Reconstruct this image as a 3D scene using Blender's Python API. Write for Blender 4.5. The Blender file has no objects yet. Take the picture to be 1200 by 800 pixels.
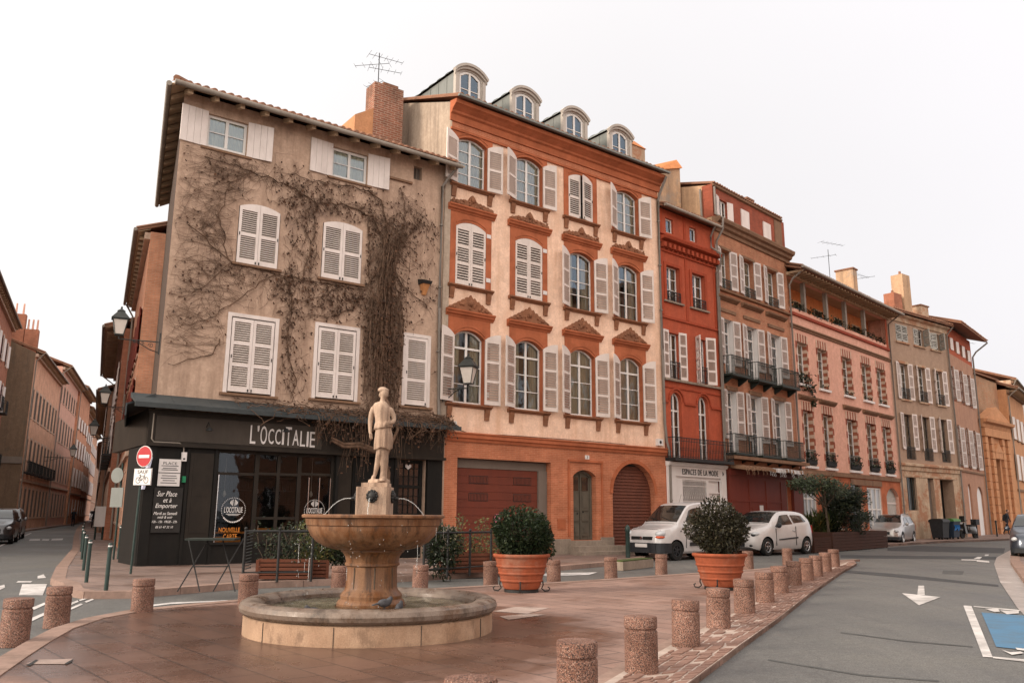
SKY_STR, SKY_MIX, SKY_WHITE, SUN_E, EXPO = 0.10, 0.85, (8.9, 8.7, 8.75), 1.6, 1.08
import bpy, bmesh, math, random
from math import sin, cos, pi, radians, atan2, hypot, sqrt
from mathutils import Matrix, Vector
scene = bpy.context.scene
COL = scene.collection
rng = random.Random(7)

# ------------------------------------------------------------------ mesh builder
class MB:
    def __init__(s): s.v = []; s.f = []; s.m = []
    def add(s, vs, fs, mi=0):
        b = len(s.v); s.v.extend([tuple(v) for v in vs])
        for f in fs: s.f.append(tuple(i + b for i in f)); s.m.append(mi)
    def quad(s, a, b, c, d, mi=0): s.add([a, b, c, d], [(0, 1, 2, 3)], mi)
    def poly(s, pts, mi=0): s.add(pts, [tuple(range(len(pts)))], mi)
    def hexa(s, p, mi=0):      # 8 points: bottom 4 (ccw), top 4
        s.add(p, [(3, 2, 1, 0), (4, 5, 6, 7), (0, 1, 5, 4), (1, 2, 6, 5), (2, 3, 7, 6), (3, 0, 4, 7)], mi)
    def box(s, x0, x1, y0, y1, z0, z1, mi=0):
        s.hexa([(x0, y0, z0), (x1, y0, z0), (x1, y1, z0), (x0, y1, z0), (x0, y0, z1), (x1, y0, z1), (x1, y1, z1), (x0, y1, z1)], mi)
    def boxm(s, sx, sy, sz, M, mi=0):
        p = [M @ Vector((x * sx / 2, y * sy / 2, z * sz / 2)) for z in (-1, 1) for x, y in ((-1, -1), (1, -1), (1, 1), (-1, 1))]
        s.hexa([p[0], p[1], p[2], p[3], p[4], p[5], p[6], p[7]], mi)
    def prism(s, pts, d0, d1, axis='y', mi=0):
        n = len(pts)
        if axis == 'y':
            A = [(x, d0, z) for x, z in pts]; B = [(x, d1, z) for x, z in pts]
        elif axis == 'z':
            A = [(x, y, d0) for x, y in pts]; B = [(x, y, d1) for x, y in pts]
        else:
            A = [(d0, x, z) for x, z in pts]; B = [(d1, x, z) for x, z in pts]
        fs = [tuple(range(n)), tuple(range(2 * n - 1, n - 1, -1))]
        fs += [(i, i + n, (i + 1) % n + n, (i + 1) % n) for i in range(n)]
        s.add(A + B, fs, mi)
    def tube(s, pts, r, n=6, mi=0, cap=True):
        pts = [Vector(p) for p in pts]; k = len(pts)
        if not isinstance(r, (list, tuple)): r = [r] * k
        vs = []; ref = None
        for i, p in enumerate(pts):
            t = (pts[min(i + 1, k - 1)] - pts[max(i - 1, 0)])
            if t.length < 1e-9: t = Vector((0, 0, 1))
            t.normalize()
            if ref is None: ref = Vector((0, 0, 1)) if abs(t.z) < .9 else Vector((1, 0, 0))
            a = t.cross(ref)
            if a.length < 1e-4: a = t.cross(Vector((0.3, .9, .2)))
            a.normalize(); b = t.cross(a); ref = b.cross(t) if False else ref
            for j in range(n):
                w = 2 * pi * j / n
                vs.append(p + a * (cos(w) * r[i]) + b * (sin(w) * r[i]))
        fs = [(i * n + j, i * n + (j + 1) % n, (i + 1) * n + (j + 1) % n, (i + 1) * n + j) for i in range(k - 1) for j in range(n)]
        if cap: fs += [tuple(range(n - 1, -1, -1)), tuple(range((k - 1) * n, k * n))]
        s.add(vs, fs, mi)
    def lathe(s, prof, n=24, c=(0, 0, 0), mi=0, cap=True, squash=(1, 1)):
        vs = [(c[0] + r * cos(2 * pi * j / n) * squash[0], c[1] + r * sin(2 * pi * j / n) * squash[1], c[2] + z) for r, z in prof for j in range(n)]
        k = len(prof)
        fs = [(i * n + j, i * n + (j + 1) % n, (i + 1) * n + (j + 1) % n, (i + 1) * n + j) for i in range(k - 1) for j in range(n)]
        if cap: fs += [tuple(range(n - 1, -1, -1)), tuple(range((k - 1) * n, k * n))]
        s.add(vs, fs, mi)
    def disc(s, c, axis, r, h, n=20, mi=0, r2=None):     # short cylinder along an axis vector
        a = Vector(axis).normalized(); c = Vector(c)
        s.tube([c - a * h / 2, c + a * h / 2], [r, r if r2 is None else r2], n, mi)
    def ell(s, c, r, n=10, m=6, mi=0):
        vs = [(c[0], c[1], c[2] - r[2])]
        for i in range(1, m):
            t = pi * i / m
            for j in range(n):
                w = 2 * pi * j / n
                vs.append((c[0] + r[0] * sin(t) * cos(w), c[1] + r[1] * sin(t) * sin(w), c[2] - r[2] * cos(t)))
        vs.append((c[0], c[1], c[2] + r[2])); L = len(vs) - 1
        fs = [(0, 1 + (j + 1) % n, 1 + j) for j in range(n)]
        fs += [(1 + i * n + j, 1 + i * n + (j + 1) % n, 1 + (i + 1) * n + (j + 1) % n, 1 + (i + 1) * n + j) for i in range(m - 2) for j in range(n)]
        b = 1 + (m - 2) * n
        fs += [(b + j, b + (j + 1) % n, L) for j in range(n)]
        s.add(vs, fs, mi)
    def mesh(s, name, mats, smooth=None, recalc=True):
        me = bpy.data.meshes.new(name)
        me.from_pydata(s.v, [], s.f)
        mats = mats if isinstance(mats, (list, tuple)) else [mats]
        for m in mats: me.materials.append(m)
        me.polygons.foreach_set('material_index', s.m)
        if recalc:
            bm = bmesh.new(); bm.from_mesh(me)
            bmesh.ops.recalc_face_normals(bm, faces=bm.faces[:]); bm.to_mesh(me); bm.free()
        if smooth is not None:
            me.shade_smooth()
            if smooth < 180: me.set_sharp_from_angle(angle=radians(smooth))
        me.update()
        return me

def link(name, me, parent=None, loc=(0, 0, 0), rotz=0.0, rot=None):
    o = bpy.data.objects.new(name, me); COL.objects.link(o)
    o.location = loc; o.rotation_euler = rot if rot else (0, 0, rotz)
    if parent is not None: o.parent = parent
    return o
SPLIT = set('sill carved_crest stone_trim trim shutter_panel surround window_cap shutter_frame blind_shutter balcony window_rail brick_quoins red_blind blocked_arch post step stone_footing brick_moulding red_disc string_course shop_sill flower_boxes gable water_jet shop_window window_display corner_strip shop_window_trim pipe'.split())
def pieces(mb):                                       # the separate solids of a builder, grouped where they touch
    n = len(mb.v); P = list(range(n))
    def find(a):
        while P[a] != a: P[a] = P[P[a]]; a = P[a]
        return a
    for f in mb.f:
        r = find(f[0])
        for i in f[1:]: P[find(i)] = r
    comps = {}
    for k, f in enumerate(mb.f): comps.setdefault(find(f[0]), []).append(k)
    L = list(comps.values()); B = []
    for c in L:
        q = [mb.v[i] for k in c for i in mb.f[k]]; B.append([min(p[a] for p in q) - .012 for a in range(3)] + [max(p[a] for p in q) + .012 for a in range(3)])
    Q = list(range(len(L)))
    def fq(a):
        while Q[a] != a: Q[a] = Q[Q[a]]; a = Q[a]
        return a
    o = sorted(range(len(L)), key=lambda i: B[i][0])
    for ii, i in enumerate(o):
        for j in o[ii + 1:]:
            if B[j][0] > B[i][3]: break
            if B[i][1] <= B[j][4] and B[j][1] <= B[i][4] and B[i][2] <= B[j][5] and B[j][2] <= B[i][5]: Q[fq(j)] = fq(i)
    G_ = {}
    for i in range(len(L)): G_.setdefault(fq(i), []).extend(L[i])
    out = []
    for ks in G_.values():
        m = MB(); mp = {}
        for k in ks:
            f = mb.f[k]
            for i in f:
                if i not in mp: mp[i] = len(m.v); m.v.append(mb.v[i])
            m.f.append(tuple(mp[i] for i in f)); m.m.append(mb.m[k])
        out.append(m)
    return out
def put(name, mb, mats, parent=None, loc=(0, 0, 0), rotz=0.0, smooth=None):
    if parent is not None and name in SPLIT:
        ps = pieces(mb)
        if 1 < len(ps) <= 99:
            for p in ps: o = link(name, p.mesh(name, mats, smooth), parent, loc, rotz)
            return o
    return link(name, mb.mesh(name, mats, smooth), parent, loc, rotz)
def tag(o, label, cat, group=None):
    o['label'] = label; o['category'] = cat
    if group: o['group'] = group
    return o
def thing(name, label, cat, loc=(0, 0, 0), rotz=0.0, group=None):
    return tag(link(name, None, None, loc, rotz), label, cat, group)
def struct(name, mb, mats, smooth=None):
    o = put(name, mb, mats, smooth=smooth); o['kind'] = 'structure'; return o
def clone(o, loc, rotz, label, group=None, scale=None):
    r = o.copy(); COL.objects.link(r); r.location = loc; r.rotation_euler = (0, 0, rotz); r['label'] = label
    if group: r['group'] = group
    if scale: r.scale = scale
    for ch in o.children:
        c = ch.copy(); COL.objects.link(c); c.parent = r
        for g in ch.children:
            d = g.copy(); COL.objects.link(d); d.parent = c
    return r
def evaluated(o, name):
    dg = bpy.context.evaluated_depsgraph_get(); dg.update()
    me = bpy.data.meshes.new_from_object(o.evaluated_get(dg)); me.name = name
    d = o.data; bpy.data.objects.remove(o)
    return me

# ------------------------------------------------------------------ materials
class NT:
    def __init__(s, name):
        s.mat = bpy.data.materials.new(name); s.mat.use_nodes = True
        s.t = s.mat.node_tree; s.bsdf = s.t.nodes['Principled BSDF']; s.out = s.t.nodes['Material Output']
        s._v = None
    def n(s, typ, **kw):
        nd = s.t.nodes.new(typ)
        for k, v in kw.items():
            if k.startswith('i_'):
                key = k[2:].replace('_', ' ')
                nd.inputs[key].default_value = v
            else: setattr(nd, k, v)
        return nd
    def l(s, a, b): s.t.links.new(a, b)
    def vec(s, rnd=True):
        if s._v is None:
            tc = s.n('ShaderNodeTexCoord'); s._v = tc.outputs['Object']
            if rnd:
                oi = s.n('ShaderNodeObjectInfo'); m = s.n('ShaderNodeMath', operation='MULTIPLY'); m.inputs[1].default_value = 23.7
                s.l(oi.outputs['Random'], m.inputs[0])
                a = s.n('ShaderNodeVectorMath', operation='ADD'); s.l(s._v, a.inputs[0]); s.l(m.outputs[0], a.inputs[1]); s._v = a.outputs[0]
        return s._v
    def map(s, scale, src=None):
        m = s.n('ShaderNodeMapping'); m.inputs['Scale'].default_value = scale
        s.l(src or s.vec(), m.inputs['Vector']); return m.outputs[0]
    def noise(s, scale, detail=6, rough=.6, src=None):
        nd = s.n('ShaderNodeTexNoise'); nd.inputs['Scale'].default_value = scale; nd.inputs['Detail'].default_value = detail; nd.inputs['Roughness'].default_value = rough
        s.l(src or s.vec(), nd.inputs['Vector']); return nd.outputs['Fac']
    def ramp(s, fac, p0, p1, c0=(0, 0, 0, 1), c1=(1, 1, 1, 1)):
        r = s.n('ShaderNodeValToRGB'); e = r.color_ramp.elements
        e[0].position = p0; e[1].position = p1; e[0].color = c0; e[1].color = c1
        s.l(fac, r.inputs[0]); return r.outputs[0]
    def mix(s, fac, a, b, blend='MIX'):
        m = s.n('ShaderNodeMix', data_type='RGBA', blend_type=blend)
        for sock, v in ((m.inputs[0], fac), (m.inputs[6], a), (m.inputs[7], b)):
            if isinstance(v, (int, float)): sock.default_value = v
            elif isinstance(v, tuple): sock.default_value = v if len(v) == 4 else (*v, 1)
            else: s.l(v, sock)
        return m.outputs[2]
    def bump(s, h, strength=.3, dist=.02):
        b = s.n('ShaderNodeBump'); b.inputs['Strength'].default_value = strength; b.inputs['Distance'].default_value = dist
        s.l(h, b.inputs['Height']); s.l(b.outputs[0], s.bsdf.inputs['Normal'])
    def col(s, c): s.l(c, s.bsdf.inputs['Base Color'])
    def rough(s, v):
        if isinstance(v, (int, float)): s.bsdf.inputs['Roughness'].default_value = v
        else: s.l(v, s.bsdf.inputs['Roughness'])

def c4(c): return (c[0], c[1], c[2], 1)
def srgb(r, g, b):
    f = lambda x: (x / 255 / 12.92) if x / 255 <= .04045 else ((x / 255 + .055) / 1.055) ** 2.4
    return (f(r), f(g), f(b))
def sc(c, k): return tuple(min(1, x * k) for x in c)

def M_plain(name, c, rough=.7, var=.12, scale=6, metal=0, spec=.28, bump=0):
    t = NT(name)
    f = t.ramp(t.noise(scale), .3, .7)
    t.col(t.mix(f, c4(sc(c, 1 - var)), c4(sc(c, 1 + var))))
    t.rough(rough); t.bsdf.inputs['Metallic'].default_value = metal; t.bsdf.inputs['Specular IOR Level'].default_value = spec
    if bump: t.bump(t.noise(scale * 8, 4), bump, .01)
    return t.mat

def M_plaster(name, c, stain, patch=None, amt=.6, rough=.9, bump=.25, streak=.55, pth=.56):
    t = NT(name)
    v = t.vec()
    a = t.ramp(t.noise(.9, 8, .65), .3, .72)
    base = t.mix(a, c4(sc(c, .86)), c4(sc(c, 1.08)))
    fine = t.ramp(t.noise(14, 5, .7), .35, .7)
    base = t.mix(.30, base, t.mix(fine, c4(sc(c, .55)), c4(sc(c, 1.25))))
    md = t.ramp(t.noise(3.2, 7, .72), .46, .60); base = t.mix(1.0, base, t.mix(md, (.91, .90, .89, 1), (1.04, 1.04, 1.04, 1)), 'MULTIPLY')
    t.bsdf.inputs['Specular IOR Level'].default_value = .2
    s1 = t.ramp(t.noise(1.0, 8, .7, t.map((2.6, 2.6, .22))), .46, .72)         # rain streaks
    m = t.n('ShaderNodeMath', operation='MULTIPLY'); m.inputs[1].default_value = streak; t.l(s1, m.inputs[0])
    base = t.mix(m.outputs[0], base, c4(stain))
    if patch:
        p = t.ramp(t.noise(.55 if pth > .5 else 1.1, 9, .72), pth, pth + .09); m2 = t.n('ShaderNodeMath', operation='MULTIPLY'); m2.inputs[1].default_value = amt; t.l(p, m2.inputs[0])
        base = t.mix(m2.outputs[0], base, c4(patch))
    t.col(base); t.rough(rough); t.bump(t.noise(30, 6, .7), bump, .01)
    return t.mat

def M_brick(name, c1, c2, mortar, bw=.24, bh=.062, ms=.008, stain=None, samt=.5, plane='xz', bump=.5, rough=.9):
    t = NT(name)
    v = t.vec(False)
    sep = t.n('ShaderNodeSeparateXYZ'); t.l(v, sep.inputs[0])
    cmb = t.n('ShaderNodeCombineXYZ')
    if plane == 'xz':
        ad = t.n('ShaderNodeMath', operation='ADD'); t.l(sep.outputs[0], ad.inputs[0]); t.l(sep.outputs[1], ad.inputs[1])
        t.l(ad.outputs[0], cmb.inputs[0]); t.l(sep.outputs[2], cmb.inputs[1])
    else:
        t.l(sep.outputs[0], cmb.inputs[0]); t.l(sep.outputs[1], cmb.inputs[1])
    b = t.n('ShaderNodeTexBrick'); b.inputs['Scale'].default_value = 1; b.inputs['Brick Width'].default_value = bw; b.inputs['Row Height'].default_value = bh
    b.inputs['Mortar Size'].default_value = ms; b.inputs['Color1'].default_value = c4(c1); b.inputs['Color2'].default_value = c4(c2); b.inputs['Mortar'].default_value = c4(mortar)
    b.inputs['Bias'].default_value = -.1
    t.l(cmb.outputs[0], b.inputs['Vector'])
    n1 = t.ramp(t.noise(1.3, 8, .7, v), .3, .75)
    col = t.mix(n1, t.mix(1.0, b.outputs['Color'], (.66, .64, .62, 1), 'MULTIPLY'), t.mix(1.0, b.outputs['Color'], (1.15, 1.12, 1.1, 1), 'MULTIPLY'))
    if stain:
        s1 = t.ramp(t.noise(.8, 9, .72, t.map((1.8, 1.8, .5), v)), .5, .72)
        m = t.n('ShaderNodeMath', operation='MULTIPLY'); m.inputs[1].default_value = samt; t.l(s1, m.inputs[0])
        col = t.mix(m.outputs[0], col, c4(stain))
    t.col(col); t.rough(rough); t.bsdf.inputs['Specular IOR Level'].default_value = .2
    inv = t.n('ShaderNodeMath', operation='SUBTRACT'); inv.inputs[0].default_value = 1; t.l(b.outputs['Fac'], inv.inputs[1])
    ad2 = t.n('ShaderNodeMath', operation='MULTIPLY_ADD'); ad2.inputs[1].default_value = .5; t.l(t.noise(25, 5, .7, v), ad2.inputs[0]); t.l(inv.outputs[0], ad2.inputs[2])
    t.bump(ad2.outputs[0], bump, .008)
    return t.mat

def M_paint(name, c, dirt, rough=.55, amt=.5):
    t = NT(name)
    f = t.ramp(t.noise(2.2, 8, .7, t.map((1, 1, .5))), .42, .72)
    m = t.n('ShaderNodeMath', operation='MULTIPLY'); m.inputs[1].default_value = amt; t.l(f, m.inputs[0])
    t.col(t.mix(m.outputs[0], c4(c), c4(dirt))); t.rough(rough + .1); t.bsdf.inputs['Specular IOR Level'].default_value = .22
    t.bump(t.noise(40, 3), .08, .005)
    return t.mat

def M_glass(name, tint=(.80, .82, .80), refl=(.62, .80, 1.0), ior=2.1):
    t = NT(name); nt = t.t
    tr = t.n('ShaderNodeBsdfTransparent'); tr.inputs[0].default_value = c4(tint)
    gl = t.n('ShaderNodeBsdfGlossy'); gl.inputs['Color'].default_value = c4(refl); gl.inputs['Roughness'].default_value = .03
    fr = t.n('ShaderNodeFresnel'); fr.inputs['IOR'].default_value = ior
    bp = t.n('ShaderNodeBump'); bp.inputs['Strength'].default_value = .12; bp.inputs['Distance'].default_value = .05
    t.l(t.noise(1.6, 2), bp.inputs['Height']); t.l(bp.outputs[0], gl.inputs['Normal'])
    mx = t.n('ShaderNodeMixShader'); t.l(fr.outputs[0], mx.inputs[0]); t.l(tr.outputs[0], mx.inputs[1]); t.l(gl.outputs[0], mx.inputs[2])
    t.l(mx.outputs[0], t.out.inputs['Surface']); nt.nodes.remove(t.bsdf)
    return t.mat

def M_dglass(name, c=(.012, .014, .016), rough=.06, spec=1.0):
    t = NT(name); t.bsdf.inputs['Base Color'].default_value = c4(c); t.rough(rough); t.bsdf.inputs['Specular IOR Level'].default_value = spec
    t.bump(t.noise(1.4, 2), .06, .05)
    return t.mat

def M_granite(name, base, dark, light):
    t = NT(name); v = t.vec()
    n1 = t.ramp(t.noise(95, 3, .65), .44, .54); n2 = t.ramp(t.noise(140, 2, .5), .57, .66)
    c = t.mix(n1, c4(dark), c4(base)); c = t.mix(n2, c, c4(light))
    big = t.ramp(t.noise(3, 6, .7), .35, .75); c = t.mix(1.0, c, t.mix(big, (.55, .50, .47, 1), (1.05, 1.05, 1.05, 1)), 'MULTIPLY'); t.bsdf.inputs['Specular IOR Level'].default_value = .25
    t.col(c); t.rough(.75); t.bump(t.noise(60, 3), .15, .004)
    return t.mat

def M_leaf(name, c1, c2, c3=None):
    t = NT(name)
    oi = t.n('ShaderNodeNewGeometry')
    r = t.n('ShaderNodeValToRGB'); r.color_ramp.elements[0].color = c4(c1); r.color_ramp.elements[1].color = c4(c2)
    if c3: e = r.color_ramp.elements.new(.85); e.color = c4(c2); r.color_ramp.elements[2].color = c4(c3)
    t.l(oi.outputs['Random Per Island'], r.inputs[0])
    t.col(r.outputs[0]); t.rough(.55); t.bsdf.inputs['Specular IOR Level'].default_value = .3
    tl = t.n('ShaderNodeBsdfTranslucent'); t.l(r.outputs[0], tl.inputs[0])
    mx = t.n('ShaderNodeMixShader'); mx.inputs[0].default_value = .25; t.l(t.bsdf.outputs[0], mx.inputs[1]); t.l(tl.outputs[0], mx.inputs[2]); t.l(mx.outputs[0], t.out.inputs['Surface'])
    return t.mat

GRIME = (.07, .055, .045)
MT = {}
MT['plasterA'] = M_plaster('ivy_house_plaster', (.485, .345, .262), (.18, .112, .078), (.28, .195, .15), .9, streak=.7)
MT['plasterB'] = M_plaster('cream_plaster', (.84, .59, .45), (.52, .29, .17), (.70, .455, .32), .7, streak=.6)
MT['plasterSide'] = M_plaster('weathered_gable_plaster', (.42, .34, .27), (.13, .10, .08), (.27, .215, .17), .7, streak=.9)
MT['flank'] = M_plaster('shaded_flank_plaster', (.075, .05, .038), (.03, .022, .018), (.05, .036, .028), .7)  # house plaster darkened for the flank, its shade put into the colour
MT['gablec'] = M_plaster('patched_ochre_gable', (.50, .33, .21), (.20, .14, .10), (.27, .235, .20), .85, streak=.8)
MT['orange'] = M_brick('orange_limewashed_brick', (.50, .178, .092), (.40, .132, .066), (.52, .25, .155), stain=(.24, .08, .045), samt=.45, bump=.35)
MT['orange2'] = M_brick('orange_trim', (.445, .142, .068), (.385, .120, .056), (.41, .14, .07), bw=.4, bh=.2, ms=.004, stain=(.20, .06, .028), samt=.5, bump=.2)
MT['terracotta_trim'] = M_plaster('carved_terracotta', (.27, .12, .066), (.09, .05, .035), (.17, .085, .055), .7, bump=.8)
MT['redwash'] = M_plaster('red_limewash', (.42, .092, .046), (.20, .055, .034), (.34, .085, .048), .5, streak=.4)
MT['redtrim'] = M_plaster('dark_red_trim', (.36, .066, .03), (.15, .04, .022), (.26, .056, .033), .5)
MT['brickC'] = M_brick('pale_red_brick', (.46, .21, .12), (.38, .14, .08), (.44, .28, .19), stain=(.20, .09, .055), samt=.5)
MT['brickAttic'] = M_brick('dark_red_brick', (.33, .085, .05), (.26, .068, .04), (.28, .10, .066), stain=(.13, .05, .035), samt=.5)
MT['stonetrim'] = M_plaster('brown_stone_trim', (.23, .135, .085), (.09, .055, .04), (.16, .09, .06), .6, bump=.4)
MT['pink'] = M_plaster('pink_plaster', (.68, .385, .295), (.48, .25, .18), (.62, .345, .265), .5, streak=.35)
MT['pinkred'] = M_plaster('red_string_course', (.34, .075, .045), (.2, .05, .03))
MT['orangewall'] = M_plaster('loggia_orange_plaster', (.62, .25, .10), (.4, .15, .06))
MT['greige'] = M_plaster('grey_beige_plaster', (.38, .265, .195), (.20, .135, .10), (.31, .21, .155), .5, streak=.4)
MT['greigebase'] = M_plaster('worn_stone_base', (.52, .39, .28), (.20, .125, .08), (.34, .165, .095), .9, pth=.47, streak=.7)
MT['rose'] = M_plaster('rose_brown_plaster', (.42, .235, .16), (.24, .13, .09), (.34, .185, .125), .5)
MT['redorange'] = M_plaster('red_orange_band', (.42, .10, .05), (.25, .07, .04))
MT['ochre'] = M_plaster('ochre_stone', (.54, .27, .14), (.28, .13, .07), (.42, .20, .11), .6, streak=.5)
MT['ochrebrick'] = M_brick('patched_ochre_brick', (.42, .21, .115), (.40, .24, .15), (.36, .25, .17), bw=.5, bh=.14, ms=.03, stain=(.42, .15, .08), samt=.6)
MT['brickL'] = M_brick('street_red_brick', (.42, .16, .095), (.33, .12, .07), (.36, .2, .14), stain=(.12, .07, .05), samt=.5)
MT['brickO'] = M_brick('street_orange_brick', (.66, .30, .18), (.56, .24, .14), (.56, .36, .26), stain=(.3, .14, .09), samt=.5)
MT['gableL'] = M_plaster('stained_gable', (.185, .125, .085), (.07, .055, .045), (.11, .085, .065), .8, streak=.6)
MT['white'] = M_paint('white_shutter_paint', (.68, .61, .58), (.46, .40, .37), .55, .6)
MT['whiteB'] = M_paint('off_white_shutter_paint', (.66, .585, .545), (.45, .39, .35), .55, .6)
MT['slatB'] = M_paint('shutter_slat_paint', (.54, .465, .42), (.34, .28, .245), .6, .6)
MT['greyshut'] = M_paint('grey_shutter_paint', (.58, .53, .51), (.40, .36, .33), .6, .6)
MT['bluegrey'] = M_paint('grey_green_shutter', (.36, .35, .32), (.25, .23, .21), .6, .5)
MT['frame'] = M_paint('window_frame_white', (.68, .66, .64), (.5, .46, .42), .5, .35)
MT['framedark'] = M_paint('dark_window_frame', (.16, .13, .11), (.09, .07, .06), .6, .4)
MT['glass'] = M_glass('window_glass')
MT['dglass'] = M_dglass('dark_window_glass')
MT['shopglass'] = M_glass('shop_glass', (.50, .51, .50), (.75, .86, 1), 1.5)
MT['curtain'] = M_plain('cream_curtain', (.84, .74, .58), .9, .1, 3)
MT['black'] = M_paint('black_shop_paint', (.006, .0055, .005), (.016, .013, .0105), .6, .6)
MT['blackwood'] = M_paint('dark_brown_panel', (.016, .012, .009), (.036, .027, .02), .5, .6)
MT['iron'] = M_plain('black_iron', (.022, .022, .022), .55, .2, 9, .2)
MT['irongreen'] = M_plain('dark_green_iron', (.018, .024, .020), .6, .25, 9)
MT['greenpost'] = M_plain('dark_green_post_paint', (.022, .040, .036), .4, .2, 6)
MT['zinc'] = M_paint('zinc_sheet', (.19, .20, .19), (.11, .125, .115), .5, .6)
MT['slatezinc'] = M_paint('dark_zinc_canopy', (.034, .041, .044), (.08, .085, .085), .5, .5)
MT['gutter'] = M_paint('grey_gutter', (.27, .235, .20), (.13, .10, .08), .5, .6)
MT['pipe'] = M_paint('downpipe_zinc', (.21, .185, .165), (.12, .10, .085), .5, .5)
MT['wood'] = M_paint('weathered_eave_wood', (.44, .315, .21), (.22, .15, .10), .8, .6)
MT['tile'] = M_plaster('clay_roof_tile', (.27, .135, .085), (.10, .07, .055), (.17, .10, .07), .7)
MT['brownred'] = M_paint('garage_red_brown', (.145, .036, .022), (.08, .028, .02), .55, .5)
MT['bordeaux'] = M_paint('bordeaux_shop_paint', (.16, .032, .020), (.085, .022, .016), .5, .5)
MT['roller'] = M_paint('rust_roller_slats', (.125, .042, .026), (.07, .028, .02), .6, .6)
MT['doorwood'] = M_paint('grey_green_door', (.115, .10, .078), (.06, .05, .04), .7, .7)
MT['stone'] = M_plaster('step_stone', (.29, .235, .19), (.12, .095, .075), (.2, .15, .115), .6)
MT['shopwhite'] = M_paint('shop_white_paint', (.66, .63, .62), (.5, .46, .43), .6, .4)
MT['chalk'] = M_plain('chalk_white', (.75, .72, .70), .8, .08)
MT['signwhite'] = M_plain('sign_white', (.62, .59, .58), .5, .04)
MT['signred'] = M_plain('sign_red', (.36, .010, .016), .45, .06)
MT['orangepaper'] = M_plain('orange_panel', (.72, .25, .04), .6, .25, 3)
MT['rubber'] = M_plain('black_rubber', (.012, .012, .012), .75, .2)
MT['plastic'] = M_plain('dark_grey_plastic', (.022, .024, .028), .5, .2)
MT['chrome'] = M_plain('brushed_metal', (.55, .55, .56), .25, .08, 8, 1.0)
MT['copper'] = M_plain('lantern_metal', (.035, .038, .036), .5, .25)
MT['lampglass'] = M_plain('frosted_lamp_glass', (.60, .54, .49), .3, .06)
MT['green'] = M_leaf('box_leaf', (.008, .016, .007), (.022, .038, .014), (.055, .07, .028))
MT['olive'] = M_leaf('olive_leaf', (.022, .036, .016), (.060, .080, .038), (.12, .14, .08))
MT['darkleaf'] = M_leaf('dark_leaf', (.008, .014, .008), (.025, .036, .016), (.06, .06, .025))
MT['yellowleaf'] = M_leaf('variegated_leaf', (.04, .06, .02), (.11, .11, .035), (.24, .16, .05))
MT['autumn'] = M_leaf('autumn_leaf', (.20, .075, .02), (.42, .19, .05), (.5, .30, .10))
MT['bark'] = M_plain('bark', (.075, .055, .040), .9, .35, 12, bump=.5)
MT['vine'] = M_plain('vine_stem', (.120, .072, .048), .9, .5, 5, bump=.3)
MT['vineleaf'] = M_leaf('dry_vine_leaf', (.035, .016, .009), (.085, .038, .02), (.14, .06, .028))
MT['potclay'] = M_plaster('terracotta_pot', (.295, .078, .036), (.12, .042, .027), (.27, .14, .095), .7, rough=.8, bump=.2, streak=.6)
MT['chimneybrick'] = M_brick('weathered_chimney_brick', (.33, .12, .075), (.20, .075, .05), (.36, .25, .19), bw=.28, bh=.085, ms=.018, stain=(.055, .038, .03), samt=.85)
MT['twig'] = M_plain('pale_twig', (.115, .085, .062), .9, .35, 12)
MT['soil'] = M_plain('potting_soil', (.035, .025, .018), .95, .3, 20)
MT['corten'] = M_paint('brown_wood_planter', (.060, .026, .018), (.035, .02, .015), .7, .6)
MT['planterwood'] = M_paint('red_brown_planter_slats', (.12, .040, .022), (.06, .028, .018), .7, .5)
MT['granite'] = M_granite('pink_granite', (.275, .140, .100), (.05, .030, .026), (.50, .37, .31))
MT['fstone'] = None
# ------------------------------------------------------------------ camera, light, sky
F_PX, TH, RO, EYE = 980.0, radians(11.75), radians(0.4), 1.40
cam_d = bpy.data.cameras.new('camera'); cam = bpy.data.objects.new('camera', cam_d); COL.objects.link(cam)
cam_d.sensor_width = 36; cam_d.lens = F_PX / 1200 * 36; cam_d.clip_end = 5000; cam_d.clip_start = .05
cam.matrix_world = Matrix.Translation((0, 0, EYE)) @ Matrix.Rotation(pi / 2 + TH, 4, 'X') @ Matrix.Rotation(RO, 4, 'Z')
scene.camera = cam

SUN_EL, SUN_AZ = radians(24), radians(-112)      # azimuth measured from +Y towards +X
w = bpy.data.worlds.new('World'); scene.world = w; w.use_nodes = True
wt = w.node_tree; bg = wt.nodes['Background']
sky = wt.nodes.new('ShaderNodeTexSky'); sky.sky_type = 'NISHITA'; sky.sun_disc = False
sky.sun_elevation = SUN_EL; sky.sun_rotation = SUN_AZ; sky.dust_density = 4.0; sky.air_density = 1.0; sky.ozone_density = 1.0
hs = wt.nodes.new('ShaderNodeHueSaturation'); hs.inputs['Saturation'].default_value = .10
wt.links.new(sky.outputs[0], hs.inputs['Color'])
wm = wt.nodes.new('ShaderNodeMix'); wm.data_type = 'RGBA'; wm.blend_type = 'MIX'; wm.inputs[0].default_value = SKY_MIX
wm.inputs[7].default_value = (*SKY_WHITE, 1)          # even bright cloud layer over the clear-sky model
tc = wt.nodes.new('ShaderNodeTexCoord'); sx = wt.nodes.new('ShaderNodeSeparateXYZ'); wt.links.new(tc.outputs['Generated'], sx.inputs[0])
def wmath(op, a, b, c=None):
    n = wt.nodes.new('ShaderNodeMath'); n.operation = op
    for i, v in enumerate((a, b, c)):
        if v is None: continue
        if isinstance(v, (int, float)): n.inputs[i].default_value = v
        else: wt.links.new(v, n.inputs[i])
    return n.outputs[0]
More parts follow.
